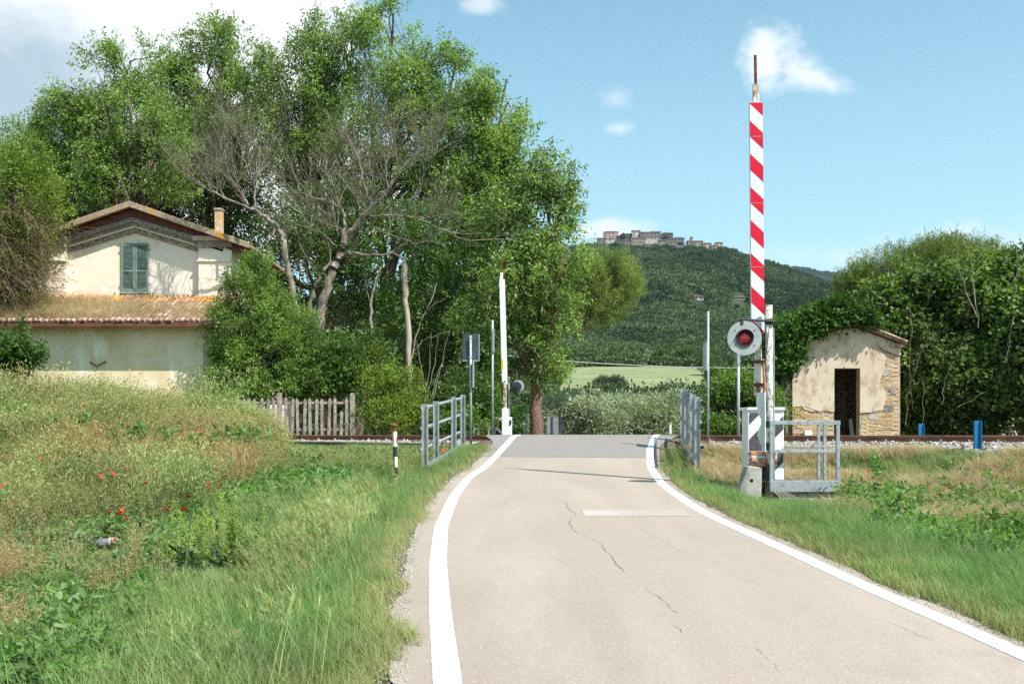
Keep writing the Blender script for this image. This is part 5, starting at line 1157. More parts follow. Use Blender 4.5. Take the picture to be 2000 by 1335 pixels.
# lower shaded storey behind the bare trees
for j, (bpx, Y, lobes, lb) in enumerate([
    (470, 53, [(330, 400, 53, 90, 70), (450, 400, 53, 90, 80), (390, 370, 53, 80, 60), (500, 480, 53, 90, 80)], 'shaded lower tree between the chimney and the bare trees'),
    (640, 46, [(600, 450, 46, 90, 80), (690, 430, 46, 90, 80), (650, 540, 46, 90, 80), (560, 540, 46, 70, 90), (720, 600, 46, 70, 80)], 'shaded tree mass behind the bleached forked trunk'),
    (820, 43, [(800, 470, 43, 80, 80), (880, 480, 43, 80, 80), (840, 580, 43, 90, 80), (900, 650, 43, 70, 90), (780, 680, 43, 80, 80), (860, 760, 43, 90, 70)], 'dark ivy-clad tree left of the road sign'),
    (700, 56, [(600, 420, 56, 100, 70), (700, 440, 56, 100, 70), (800, 430, 56, 100, 80), (900, 470, 56, 100, 80), (980, 520, 56, 70, 90), (660, 520, 56, 100, 80), (780, 540, 56, 100, 90), (880, 600, 56, 100, 90)], 'dark tree mass deep behind the bare forked tree'),
    (200, 53, [(60, 540, 53, 90, 90), (170, 450, 53, 90, 60), (280, 400, 53, 60, 40)], 'shaded lower tree hidden behind the house')]):
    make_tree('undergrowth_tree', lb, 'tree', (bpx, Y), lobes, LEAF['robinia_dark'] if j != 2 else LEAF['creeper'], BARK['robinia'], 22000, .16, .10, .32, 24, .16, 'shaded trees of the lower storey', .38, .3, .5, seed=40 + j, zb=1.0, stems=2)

# bare trees: limbs drawn, twigs grown
def grow(mbt, batch, pts, r0, r1, r, nside=6):
    k = len(pts); Pt = np.array(pts, float)
    # resample smoothly
    t = np.linspace(0, k - 1, (k - 1) * 4 + 1); Q = np.stack([np.interp(t, np.arange(k), Pt[:, j]) for j in range(3)], 1)
    for _ in range(2): Q[1:-1] = (Q[:-2] + 2 * Q[1:-1] + Q[2:]) / 4
    Q[1:-1] += r.normal(size=(len(Q) - 2, 3)) * .03
    rad = np.linspace(r0, r1, len(Q)) * (1 + .08 * r.normal(size=len(Q)))
    batch.add(tubes(Q[None], rad[None], nside)); return Q, rad
def bare_tree(name, label, base, limbs, Y, seed, twigs=.36, up=.9):
    r = np.random.default_rng(seed); t = thing(name, label, 'tree', (PX(base[0], Y), Y, zg(PX(base[0], Y), Y)), 'bare grey trees by the house'); B = Batch(); TW = Batch(); nodes = []
    for pts, r0, r1, dens in limbs:
        W3 = [(PX(a, Y + dy), Y + dy, PZ(b, Y + dy)) for a, b, dy in pts]
        Q, rad = grow(None, B, W3, r0 * .88, r1 * .8, r, 8)
        nodes.append((Q, rad, dens))
    S1 = []; D1 = []
    for Q, rad, dens in nodes:
        n = int(dens * twigs)
        if n == 0: continue
        q = r.beta(1.7, 1.0, n) * (len(Q) - 1); i = q.astype(int).clip(0, len(Q) - 2); p = Q[i] + (Q[i + 1] - Q[i]) * (q - i)[:, None]; tg = unit(Q[i + 1] - Q[i])
        d = unit(tg * .9 + r.normal(size=(n, 3)) * .65 + np.array([0, 0, up * .6])); S1.append(p); D1.append(d)
    S = np.concatenate(S1); D = np.concatenate(D1)
    for lev, (L_, k_, ra, rb, ch) in enumerate([(1.8, 6, .020, .008, 6), (.9, 5, .009, .0045, 5), (.45, 4, .005, .0025, 0)]):
        n = len(S); Ln = L_ * r.uniform(.5, 1.2, n); Pt = np.empty((n, k_, 3)); Pt[:, 0] = S; d = D.copy()
        for j in range(1, k_):
            d = unit(d + r.normal(size=(n, 3)) * .16 + np.array([0, 0, .10 * up])); Pt[:, j] = Pt[:, j - 1] + d * (Ln / (k_ - 1))[:, None]
        (B if lev == 0 else TW).add(tubes(Pt, np.linspace(ra, rb, k_)[None] * np.ones((n, 1)), 4 if lev == 0 else 3))
        if ch:
            idx = r.integers(1, k_, (n, ch)); S = Pt[np.arange(n)[:, None], idx].reshape(-1, 3); tg = unit(Pt[np.arange(n)[:, None], idx] - Pt[np.arange(n)[:, None], idx - 1]).reshape(-1, 3)
            D = unit(tg * 1.0 + r.normal(size=S.shape) * .55 + np.array([0, 0, .25 * up]))
    link('trunk', B.mesh('trunk', [BARK['dead']], ORG[t], True), t); link('twigs', TW.mesh('twigs', [BARK['twig']], ORG[t]), t)
    return t
z3 = lambda a, b, dy=0: (350 + a / 3.178, 220 + b / 3.178, dy)
bare_tree('bare_tree', 'bare grey tree leaning left over the house roof, with brushy dead twigs', (583, 640), [
    ([(585, 700, 0), z3(745, 1300), z3(690, 1050), z3(655, 850), z3(640, 760), z3(600, 690), z3(540, 650), z3(480, 610)], .16, .085, 4),
    ([z3(480, 610), z3(400, 575, -.2), z3(250, 520, -.5), z3(130, 440, -.8), z3(40, 400, -1)], .065, .02, 34),
    ([z3(480, 610), z3(470, 500, .3), z3(490, 400, .6), z3(530, 280, .9)], .055, .02, 30), ([z3(430, 580), z3(360, 470, .2), z3(300, 360, .5), z3(250, 250, .8)], .045, .016, 36),
    ([z3(470, 470, .3), z3(420, 350, .3), z3(380, 220, .2), z3(360, 120, 0)], .035, .012, 34), ([z3(300, 540, -.4), z3(200, 430, -.4), z3(140, 330, -.3)], .03, .012, 26),
    ([z3(600, 690), z3(560, 800, -.6), z3(450, 860, -1), z3(380, 850, -1.3)], .03, .01, 5)], 36.5, 51)
bare_tree('bare_tree', 'bare forked tree with pale bleached limbs right of the house', (622, 640), [
    ([(618, 720, 0), z3(865, 1330), z3(890, 1180), z3(930, 1050), z3(975, 930), z3(1015, 830), z3(1030, 760)], .235, .15, 0),
    ([z3(1030, 765), z3(1100, 700, -.1), z3(1190, 590, -.2), z3(1300, 470, -.3), z3(1400, 330, -.3), z3(1480, 240, -.2)], .135, .03, 46),
    ([z3(1020, 770), z3(1030, 650, .2), z3(1005, 590, .3), z3(880, 540, .5), z3(760, 510, .7), z3(650, 450, .9)], .085, .02, 40),
    ([z3(1015, 890), z3(1070, 870, -.5), z3(1160, 880, -.9), z3(1250, 885, -1.1), z3(1340, 868, -1.2), z3(1420, 910, -1.3)], .075, .03, 8),
    ([z3(1160, 650), z3(1260, 640, -.4), z3(1380, 630, -.7), z3(1550, 680, -1), z3(1740, 780, -1.2)], .06, .015, 34),
    ([z3(1190, 580), z3(1150, 470, .2), z3(1130, 350, .4), z3(1100, 220, .6)], .055, .016, 36), ([z3(1300, 470, -.3), z3(1280, 350, 0), z3(1300, 240, .2), z3(1330, 120, .4)], .05, .014, 34),
    ([z3(800, 1290), z3(820, 1130), z3(870, 1020), z3(940, 930)], .09, .06, 6), ([z3(870, 1020), z3(800, 940, -.3), z3(790, 860, -.4)], .02, .008, 8),
    ([z3(980, 830), z3(880, 740, -.5), z3(790, 670, -.8), z3(750, 610, -1)], .03, .01, 14), ([z3(990, 760), z3(960, 650), z3(950, 590)], .04, .012, 16), ([z3(1000, 580, .3), z3(940, 440, .4), z3(900, 330, .4)], .03, .01, 26),
    ([z3(1180, 690), z3(1300, 760, -.6), z3(1420, 790, -1), z3(1500, 850, -1.2)], .03, .01, 18), ([z3(1400, 330, -.3), z3(1480, 330, -.6), z3(1600, 250, -.9)], .03, .01, 26)], 37.2, 52)
# slim pale trunks in the undergrowth
def snag(px_pts, Y, r0, r1, lb, side=(), bark='pale'):
    t = thing('dead_trunk', lb, 'tree', (PX(px_pts[0][0], Y), Y, 1.2)); B = Batch(); r = np.random.default_rng(int(px_pts[0][0]))
    grow(None, B, [P(a, b, Y) for a, b in px_pts], r0 * (.6 if r0 < .05 else 1), r1 * (.6 if r0 < .05 else 1), r, 7)
    for s_ in side: grow(None, B, [P(a, b, Y) for a, b in s_], r1 * .5, r1 * .2, r, 5)
    link('trunk', B.mesh('trunk', [BARK[bark]], ORG[t], True), t)
snag([(802, 790), (799, 725), (796, 640), (792, 570), (787, 512)], 37.0, .13, .09, 'straight pale branchless dead trunk in front of the dark undergrowth')
snag([(738, 790), (735, 690), (722, 620), (725, 570), (745, 520)], 38.5, .08, .03, 'slender pinkish forked stem between the bare tree and the straight trunk', [[(724, 590), (716, 560), (713, 530)]])
snag([(805, 700), (815, 640), (835, 600), (858, 545)], 37.5, .035, .02, 'thin pale branch leaning right against the dark undergrowth', [[(830, 608), (850, 590), (872, 584)], [(806, 690), (822, 668), (840, 655), (880, 648)]])
for k, (a, b, c, d) in enumerate([(832, 765, 842, 650), (838, 765, 880, 640), (830, 765, 812, 660), (845, 760, 870, 690), (835, 762, 856, 655)]):
    snag([(a, b + 20), ((a + c) / 2 + 3, (b + d) / 2), (c, d)], 35.0, .018, .006, ['thin dry stem standing upright in the dry thicket', 'long thin dry stem leaning right in the dry thicket', 'thin dry stem leaning left beside the straight pale trunk', 'short dry stem low in the dry thicket', 'slightly leaning dry stem amid the dry thicket'][k])

# bushes
def bush(label, px, Y, lobes, leaf, n, L=.1, W=.045, clump=.2, seed=1, group='bushes beside the house', bark='robinia', hole=.40, name='bush', zb=None, droop=0.0, per=22, hexa=False, tr=.05, nsc=1.1):
    return make_tree(name, label, 'bush', (px, Y), lobes, leaf, BARK[bark], n, L, W, clump, per, tr, group, hole, .3, nsc, seed=seed, stems=3, zb=zb if zb is not None else 1.25, droop=droop, hexa=hexa)
bush('feathery bright green shrub hiding the right corner of the house', 500, 35.5, [(490, 560, 35.5, 55, 55), (455, 640, 35.2, 50, 55), (530, 620, 35.4, 55, 60), (480, 710, 35.0, 65, 50), (560, 690, 35.2, 60, 55), (440, 700, 34.8, 35, 40), (590, 650, 35.6, 50, 40), (500, 520, 35.6, 24, 24), (450, 760, 34.6, 50, 34), (530, 755, 34.8, 60, 34), (600, 740, 35, 55, 40)], LEAF['shrub'], 60000, .12, .045, .20, 61, hole=.36)
bush('dark leafy bush behind the picket fence', 650, 35.5, [(640, 700, 35.6, 60, 50), (690, 720, 35.4, 55, 45), (620, 745, 35.2, 50, 30), (725, 700, 36, 40, 50), (600, 710, 35.6, 40, 50)], LEAF['creeper'], 20000, .12, .075, .22, 62)
bush('low green bush filling the gap right of the picket fence', 750, 34.0, [(735, 770, 34, 45, 45), (780, 760, 34, 45, 50), (760, 815, 33, 60, 30), (810, 810, 33.5, 40, 30), (735, 720, 35, 30, 40)], LEAF['yellowgreen'], 18000, .10, .05, .2, 63)
bush('dark creeper bush below the rectangular road sign', 870, 36.0, [(860, 790, 36, 50, 45), (905, 770, 37, 45, 55), (890, 830, 35, 60, 22), (945, 790, 38, 40, 50), (940, 700, 39, 40, 60)], LEAF['creeper'], 18000, .13, .09, .22, 64)
bush('dark ivy bush climbing at the left edge in front of the lean-to', 25, 33.0, [(30, 680, 33, 50, 40), (0, 700, 33, 55, 45), (50, 650, 33, 22, 18), (20, 730, 33, 30, 24)], LEAF['ivy'], 15000, .11, .085, .16, 65, droop=.3)
bush('bushy green ailanthus right of the road behind the rails', 1420, 31.0, [(1400, 800, 31, 32, 35), (1440, 770, 31, 45, 45), (1430, 825, 31, 60, 22), (1470, 800, 31, 40, 40), (1395, 830, 30.5, 30, 18), (1500, 790, 31, 30, 40)], LEAF['ailanthus'], 20000, .15, .05, .22, 66, group='bushes right of the road', droop=.5)
# dry twiggy vine mass on the house's left roof end
t = thing('dry_vine', 'tangle of brown dry twigs hanging over the left end of the house', 'vine', P(60, 560, 35.3)); r = np.random.default_rng(5); TW = Batch()
n = 420; S = np.array([P(a, b, 35.4 + c) for a, b, c in zip(r.uniform(-40, 70, n), r.uniform(400, 560, n), r.uniform(-.6, 1.2, n))]); D = unit(r.normal(size=(n, 3)) * .5 + np.array([.55, -.2, -.55]))
for lev, (L_, k_, ra, rb, ch) in enumerate([(1.5, 6, .016, .007, 6), (.7, 5, .007, .004, 0)]):
    m_ = len(S); Pt = np.empty((m_, k_, 3)); Pt[:, 0] = S; d = D.copy()
    for j in range(1, k_): d = unit(d + r.normal(size=(m_, 3)) * .22 + np.array([.03, 0, -.06])); Pt[:, j] = Pt[:, j - 1] + d * (L_ * r.uniform(.6, 1.2, m_) / (k_ - 1))[:, None]
    TW.add(tubes(Pt, np.linspace(ra, rb, k_)[None] * np.ones((m_, 1)), 3))
    if ch: idx = r.integers(1, k_, (m_, ch)); S = Pt[np.arange(m_)[:, None], idx].reshape(-1, 3); D = unit(r.normal(size=S.shape) * .7 + np.array([.4, 0, -.2]))
link('stems', TW.mesh('stems', [mat('vine_twigs', (.17, .12, .07), [((.28, .22, .12), 3, .45, .6)], .95)], ORG[t]), t)
B = Batch(); c = np.array([P(a, b, 35.2) for a, b in zip(r.uniform(-60, 95, 260), r.uniform(330, 600, 260))]) + r.normal(size=(260, 3)) * .5
C = np.repeat(c, 18, 0) + r.normal(size=(260 * 18, 3)) * .16; B.add(leaf_geo(C, .09, .055)); link('foliage', B.mesh('foliage', [LEAF['yellowgreen']], ORG[t]), t)

# stone pines
def stone_pine(px, Y, lobes, lb, leaf, seed, n, zb=0.2, fork=.5, lean=.8):
    return make_tree('stone_pine', lb, 'tree', (px, Y), lobes, leaf, BARK['pine'], n, .26, .035, .30, 34, .35, 'umbrella pines', .36, fork, .35, seed=seed, zb=zb, droop=-.5, lean=lean)
stone_pine(1043, 75, [(1160, 560, 75, 62, 52), (1200, 545, 75, 50, 50), (1225, 565, 75, 32, 40), (1140, 610, 75, 60, 42), (1185, 510, 75, 45, 34), (1190, 600, 75, 45, 34), (1100, 560, 75, 60, 60), (1240, 560, 75, 16, 24), (1120, 520, 75, 50, 40)], 'rounded umbrella pine beyond the crossing below the village', LEAF['pine'], 71, 60000, lean=.1)
stone_pine(1800, 60, [(1680, 555, 60, 42, 45), (1740, 535, 60, 70, 48), (1820, 515, 60, 75, 42), (1900, 520, 60, 75, 42), (1960, 545, 60, 60, 45), (1700, 590, 60, 62, 36), (1780, 575, 60, 80, 40), (1850, 490, 60, 60, 20), (1660, 565, 60, 24, 34), (2040, 560, 60, 60, 45)], 'broad umbrella pine behind the brick hut', LEAF['pine_dark'], 72, 90000)
# big-leaved thicket right of the hut
FG = [(1760, [(1735, 600, 37, 55, 45), (1790, 580, 37, 60, 50), (1725, 680, 36.5, 40, 50), (1780, 680, 36, 60, 60), (1750, 770, 36, 55, 55), (1810, 800, 36, 55, 55)], 36.5, 'big-leaved fig thicket standing directly right of the brick hut'),
      (1880, [(1860, 570, 36, 60, 50), (1900, 640, 35.5, 65, 65), (1850, 720, 35, 65, 65), (1900, 800, 35, 60, 50), (1960, 740, 34.5, 60, 60)], 35.5, 'big-leaved fig thicket between the two blue posts'),
      (2010, [(1960, 590, 35, 60, 60), (2020, 620, 34, 70, 70), (2000, 700, 34, 65, 70), (2060, 780, 34, 80, 70), (2090, 650, 34, 70, 90), (1990, 545, 35, 50, 50)], 34.5, 'tall leafy thicket at the right edge of the view')]
for k, (px, lobes, Y, lb) in enumerate(FG):
    bush(lb, px, Y, lobes, LEAF['fig'], 34000, .155, .12, .27, 80 + k, 'thicket right of the hut', 'pale', .40, 'fig_thicket', droop=.3, per=16, hexa=True, tr=.07, nsc=.8)
make_tree('leafy_tree', 'yellow-green tree rising above the thicket at the right edge', 'tree', (1960, 40), [(1900, 540, 40, 55, 35), (1960, 530, 40, 60, 40), (1990, 570, 40, 60, 50), (1880, 600, 40, 60, 50), (1830, 560, 40, 50, 35), (2050, 540, 40, 60, 60)], LEAF['yellowgreen'], BARK['pale'], 20000, .15, .08, .3, 20, .12, 'trees right of the hut', .44, .4, .7, seed=85, zb=1.2, stems=3)
# dark backing thicket so that the depth behind stays closed
make_tree('undergrowth_tree', 'dark dense undergrowth tree deep behind the fig thicket', 'tree', (1850, 43), [(1740, 700, 43, 60, 110), (1820, 680, 43, 70, 120), (1900, 700, 43, 80, 110), (1990, 700, 43, 80, 120), (2090, 700, 43, 90, 120), (1800, 800, 43, 90, 60), (1950, 800, 43, 90, 60)], LEAF['oak'], BARK['robinia'], 22000, .24, .18, .4, 20, .12, 'shaded trees of the lower storey', .2, .3, .5, seed=86, zb=1.1, stems=3)
# dead saplings
for k, (pts, side) in enumerate([([(1910, 640), (1902, 560), (1895, 500), (1880, 470)], [[(1900, 540), (1925, 490), (1945, 450)], [(1898, 520), (1930, 480), (1960, 455)], [(1893, 500), (1915, 480), (1923, 440)]]),
                                  ([(1975, 640), (1985, 560), (1990, 500), (1978, 468)], [[(1988, 540), (1998, 500), (1993, 455)], [(1987, 550), (1965, 520), (1970, 470)]]),
                                  ([(1908, 620), (1885, 560), (1870, 510), (1868, 450)], [[(1880, 545), (1860, 520), (1855, 480)]])]):
    snag(pts, 33.5, .035, .016, ['bare sapling with spreading twigs above the thicket', 'rightmost bare sapling at the edge of the view', 'left thin bare sapling rising above the thicket'][k], side, 'dead')
for k, (pts) in enumerate([[(1768, 830), (1772, 760), (1795, 700), (1812, 660)], [(1840, 790), (1845, 740), (1870, 690), (1895, 640)], [(1775, 600), (1780, 650), (1778, 720), (1782, 800)], [(1870, 795), (1900, 780), (1925, 765)], [(1965, 700), (1975, 640), (1985, 600)], [(1800, 835), (1806, 790), (1803, 740)]]):
    snag(pts, 32.8, .016, .008, ['pale stem curving up among the fig leaves beside the hut', 'long pale stem leaning right through the fig leaves', 'upright pale stem near the hut roof corner', 'low pale branch reaching right above the rails', 'short pale stem high at the right of the thicket', 'short pale stem low behind the short blue post'][k], bark='dead')
# ivy over the shed
t = thing('ivy', 'glossy ivy mantle spilling over the hut roof and its left wall', 'ivy', (sx0, SY0, 4)); r = np.random.default_rng(9); B = Batch(); Cs = []
def ivy_blob(px, py, rx, ry, n, dy=(-.45, .3), Y=SY0):
    a = r.uniform(0, 6.28, n); q = np.sqrt(r.uniform(0, 1, n)); u = px + np.cos(a) * q * rx; v = py + np.sin(a) * q * ry; d = r.uniform(dy[0], dy[1], n); Cs.append(np.stack([(u - 1000) / F * Y, Y + d, EYE + (HY - v) / F * Y], 1))
for b in [(1535, 655, 30, 26, 170), (1570, 642, 32, 20, 170), (1605, 632, 34, 18, 180), (1645, 612, 36, 14, 160), (1680, 622, 26, 10, 90), (1535, 690, 22, 28, 170), (1530, 715, 16, 20, 90), (1552, 690, 14, 16, 60), (1625, 600, 22, 10, 50), (1700, 632, 20, 7, 40), (1640, 592, 12, 10, 20), (1660, 618, 40, 12, 120), (1625, 622, 40, 14, 120), (1600, 612, 30, 14, 90)]: ivy_blob(*b)
for b in [(1560, 635, 40, 26, 160), (1620, 615, 45, 20, 160), (1525, 700, 20, 60, 120), (1528, 780, 12, 60, 60)]: ivy_blob(*b, dy=(.4, 2.6))
Cc = np.concatenate(Cs); C = np.repeat(Cc, 16, 0) + r.normal(size=(len(Cc) * 16, 3)) * .10; B.add(leaf_geo(C, .105, .095, np.array([0, -.5, .3]), .1, r=r, hexa=True))
link('foliage', B.mesh('foliage', [LEAF['ivy']], ORG[t]), t); TW = Batch(); n = 34
S = np.array([P(a, b, SY0 - .15) for a, b in zip(r.uniform(1560, 1740, n), 0 * r.uniform(size=n))]); S[:, 2] = [zroof(x) + .08 for x in S[:, 0]]; E = S + np.stack([r.uniform(-.3, .4, n), r.uniform(-.2, .1, n), r.uniform(-.5, .35, n)], 1)
TW.add(tubes(curve_pts(S, E, 6, .05, .12, r), np.linspace(.011, .005, 6)[None] * np.ones((n, 1)), 4))
TW.add(tubes(curve_pts(np.array([P(1527, 846, SY0 + .2), P(1534, 846, SY0 + .1)]), np.array([P(1532, 700, SY0), P(1526, 690, SY0 - .1)]), 8, 0, .02, r), np.full((2, 8), .07), 7))
link('stems', TW.mesh('stems', [BARK['twig']], ORG[t]), t)

# ------------------------------------------------------------------ olives, oaks and trees at the hill foot
def small_tree(name, leaf, R_, H_, seed, n, L, W, barkm):
    """a shared pair of meshes around the origin"""
    r = np.random.default_rng(seed); B = Batch(); Wd = Batch(); lob = [(np.array((r.uniform(-.45, .45) * R_, r.uniform(-.45, .45) * R_, H_ * r.uniform(.42, .78))), R_ * r.uniform(.45, .62)) for _ in range(8)]
    for c, q in lob:
        pts, d = ell_points(n // 8 // 14, c, np.array([q, q, q * .8]), r); C = np.repeat(pts, 14, 0) + r.normal(size=(len(pts) * 14, 3)) * .09 * R_; B.add(leaf_geo(C, L, W, np.repeat(d, 14, 0), r=r))
        Wd.add(tubes(curve_pts(np.array([[0, 0, H_ * .25]]), c[None], 5, .05, .05, r), np.linspace(.09, .03, 5)[None] * R_ / 2.5, 5))
    Wd.add(tubes(curve_pts(np.array([[0, 0, -.6]]), np.array([[.1, 0, H_ * .3]]), 5, 0, .04, r), np.linspace(.22, .13, 5)[None] * R_ / 2.5, 7))
    return Wd.mesh('trunk', [barkm], smooth=True), B.mesh('crown', [leaf])
def plant(var, name, label, cat, x, y, z, s, rot, group):
    t = thing(name, label, cat, (x, y, z), group); t.scale = (s, s, s); t.rotation_euler.z = rot
    for nm, me in zip(('trunk', 'crown'), var): link(nm, me, t)
OL = [small_tree('olive', LEAF['olive'], 2.6, 3.9, 90 + k, 15000, .24, .085, BARK['pale']) for k in range(3)]
OK = [small_tree('oak', LEAF['oak'], 4.6, 7.5, 95 + k, 12000, .46, .30, BARK['robinia']) for k in range(3)]
LO = [small_tree('foottree', LEAF['robinia_dark'], 4.6, 8, 99 + k, 9000, .55, .36, BARK['robinia']) for k in range(2)]
ordn = ['first', 'second', 'third', 'fourth', 'fifth', 'sixth', 'seventh', 'eighth', 'ninth', 'tenth', 'eleventh', 'twelfth', 'thirteenth', 'fourteenth', 'fifteenth', 'sixteenth', 'seventeenth', 'eighteenth', 'nineteenth', 'twentieth']
r = np.random.default_rng(3)
ol = sorted([(1085, 105), (1125, 92), (1165, 96), (1200, 86), (1235, 92), (1262, 84), (1292, 80), (1322, 86), (1145, 118), (1215, 122), (1285, 118), (1350, 96), (1385, 90), (1060, 120), (1180, 80), (1110, 78)])
for k, (px, Y) in enumerate(ol):
    x = PX(px, Y); hz = 3.4 + 1.0 * ((k * 7) % 5) / 4
    plant(OL[k % 3], 'olive_tree', 'silvery olive tree in the grove beyond the crossing, %s from the left' % ordn[k], 'olive tree', x, Y, -.25, hz / 3.4, r.uniform(0, 6), 'olive trees in the grove')
ok = sorted([(1035, 200), (1075, 190), (1118, 205), (1160, 195), (1198, 185), (1232, 200), (1262, 215), (1300, 205), (1340, 195), (1378, 210), (1412, 190), (1450, 200), (1500, 195), (1000, 210), (1180, 240), (1320, 240)])
for k, (px, Y) in enumerate(ok):
    top = np.interp(px, [1000, 1120, 1170, 1250, 1300, 1350, 1400, 1500], [756, 744, 742, 750, 744, 742, 736, 740]) + r.uniform(-4, 6); H = PZ(top, Y) + .2
    plant(OK[k % 3], 'holm_oak', 'dark holm oak in the belt below the pale meadow, %s from the left' % ordn[k], 'oak tree', PX(px, Y), Y, -.3, H / 8.1, r.uniform(0, 6), 'dark oaks between the olive grove and the meadow')
for k, (px, Y) in enumerate(sorted([(1025, 160), (1062, 150), (1100, 155), (1140, 150), (1245, 160), (1278, 150), (1360, 155), (1395, 150), (1440, 150), (1480, 158)])):
    H = PZ(768 + r.uniform(-8, 10), Y) + .2
    plant(LO[k % 2], 'broadleaf_tree', 'rounded green tree in front of the dark oak belt, %s from the left' % ordn[k], 'tree', PX(px, Y), Y, -.3, H / 9.2, r.uniform(0, 6), 'green trees before the oak belt')
mt = [(1085, 352), (1095, 455), (1178, 308), (1201, 304), (1405, 318), (1440, 322), (1386, 380), (1400, 440), (1118, 466), (1181, 470), (1190, 474), (1290, 466), (1372, 458), (1338, 466), (1392, 455)]
for k, (px, Y) in enumerate(sorted(mt)):
    x = PX(px, Y); z = float(zhill(x, Y)); plant(LO[k % 2] if k % 3 else OK[k % 3], 'meadow_tree', 'tree bordering the pale meadow at the hill foot, %s from the left' % ordn[k], 'tree', x, Y, z - .5, r.uniform(.8, 1.3), r.uniform(0, 6), 'trees around the pale meadow')
for k, (px, Y, py) in enumerate([(1217, 1555, 456), (1299, 1560, 462), (1280, 1535, 478), (1247, 1530, 482), (1330, 1520, 474), (1352, 1515, 478), (1192, 1522, 480), (1380, 1500, 488), (1405, 1505, 484), (1226, 1500, 486), (1180, 1515, 478), (1310, 1512, 482)]):
    plant(OK[k % 3], 'village_tree', ['dark tree on the skyline right of the big pinkish block', 'dark tree in the skyline gap beside the tall dark stone house', 'small dark tree in the village middle', 'small dark tree below the village west part', 'small dark tree below the many-windowed house', 'small dark tree below the church', 'dark tree below the pale narrow house', 'dark tree below the eastern houses', 'dark tree under the village east end', 'dark tree on the slope under the village front row', 'dark tree at the western foot of the village', 'dark tree under the long front row houses'][k], 'tree', PX(px, Y), Y, PZ(py, Y) - 9, 1.35, k, 'trees among the village houses')
for k, (px, Y, lb) in enumerate([(1350, FY1 - 8, 'round tree left of the small white farmhouse'), (1381, FY1 - 5, 'round tree right of the small white farmhouse'), (1361, FY1 - 30, 'tree just below the small white farmhouse'), (1424, FY2 - 8, 'round tree left of the long low farmhouse'), (1440, FY2 - 26, 'tree just below the long low farmhouse'), (1463, FY2 - 5, 'round tree right of the long low farmhouse')]):
    x = PX(px, Y); plant(OK[k % 3], 'farm_tree', lb, 'tree', x, Y, float(zhill(x, Y)) - 1, .62 if k in (2, 4) else .95, k * 1.3, 'trees around the farmhouses')
# fill belt beyond, low scrub seen between trunks (one mass)
n = 5200; yy = r.uniform(130, 330, n); pxx = r.uniform(-200, 2200, n); xx = (pxx - 1000) / F * yy
keep = (yy < 185) | (r.uniform(size=n) < .75); keep &= ~((pxx > 1060) & (pxx < 1440) & (yy > 262))
xx, yy = xx[keep], yy[keep]; n = len(xx)
zz = np.where(yy > 240, zhill(xx, yy), -.3)
scatter('scrub', fc, np.stack([xx, yy, zz], 1), np.stack([np.zeros(n), np.zeros(n), r.uniform(0, 6.28, n)], 1), r.uniform(1.2, 2.6, n), r.integers(0, 5, n), np.zeros(n), 'dark scrub covering the flat ground before the hill')

# ------------------------------------------------------------------ grass and weeds
GR = {'grass': leafmat('verge_grass', [(.040, .115, .022), (.080, .200, .042), (.140, .290, .068), (.26, .40, .14)], .40, tcol=(1.15, 1.35, .7), tint=(.42, .37, .17), inst=True, big=.25, bigscale=.9),
      'oat': leafmat('wild_oat', [(.095, .20, .040), (.25, .34, .10), (.54, .56, .27)], .40, tcol=(1.2, 1.2, .8), tint=(.50, .34, .16), inst=True, big=.25, bigscale=.6),
      'straw': leafmat('cut_straw', [(.44, .34, .19), (.62, .51, .31), (.36, .27, .14)], .34, tcol=(1.1, 1.05, .8), tint=(.55, .45, .25), inst=True, big=.2),
      'weed': leafmat('broad_weeds', [(.055, .135, .025), (.10, .215, .040), (.18, .31, .07)], .40, tint=(.22, .30, .13), inst=True, big=.3, bigscale=1.2),
      'dock': leafmat('dock_seed', [(.40, .25, .12), (.50, .34, .17), (.26, .26, .08)], .3, tcol=(1.1, 1.0, .8), tint=(.40, .30, .16), inst=True)}
def ribbon(base, az, L, W, bend, seg, r, tw=.5):
    """n grass blades as ribbons -> verts, quads"""
    n = len(base); t = np.linspace(0, 1, seg + 1)[None]; L = L[:, None]; b = bend[:, None]
    h = L * np.sin(np.minimum(b, 2.2) * t) / np.maximum(b, .05) if False else L * (t - .5 * (1 - np.cos(np.minimum(b, 1.6))) * t * t)
    o = L * np.sin(np.minimum(b, 1.5)) * t ** 2 * .85
    dx = np.cos(az)[:, None]; dy = np.sin(az)[:, None]; C = np.stack([base[:, 0:1] + dx * o, base[:, 1:2] + dy * o, base[:, 2:3] + h], -1)
    ta = az + math.pi / 2 + r.normal(size=n) * tw; sx = np.cos(ta)[:, None]; sy = np.sin(ta)[:, None]; wd = W[:, None] * .5 * (1 - .85 * t ** 1.5)
    S = np.stack([sx * wd, sy * wd, 0 * wd], -1); V = np.stack([C - S, C + S], 2).reshape(-1, 3)
    i = np.arange(n * (seg + 1) * 2).reshape(n, seg + 1, 2); Fq = np.stack([i[:, :-1, 0], i[:, :-1, 1], i[:, 1:, 1], i[:, 1:, 0]], -1).reshape(-1, 4)
    return (V, Fq), C[:, -1]
def disc(n, rad, r): a = r.uniform(0, 6.28, n); q = np.sqrt(r.uniform(0, 1, n)) * rad; return np.stack([np.cos(a) * q, np.sin(a) * q, np.zeros(n) - .03], 1)
def clump_grass(seed, n=34, h=.3, w=.006, rad=.14, bend=.9, wind=.8):
    r = np.random.default_rng(seed); B = Batch(); b = disc(n, rad, r); az = np.where(r.uniform(size=n) < wind * .6, r.normal(size=n) * .7 + 2.6, r.uniform(0, 6.28, n))
    B.add(ribbon(b, az, h * r.uniform(.45, 1.15, n), w * r.uniform(.6, 1.3, n), bend * r.uniform(.3, 1.3, n), 4, r)[0]); return B
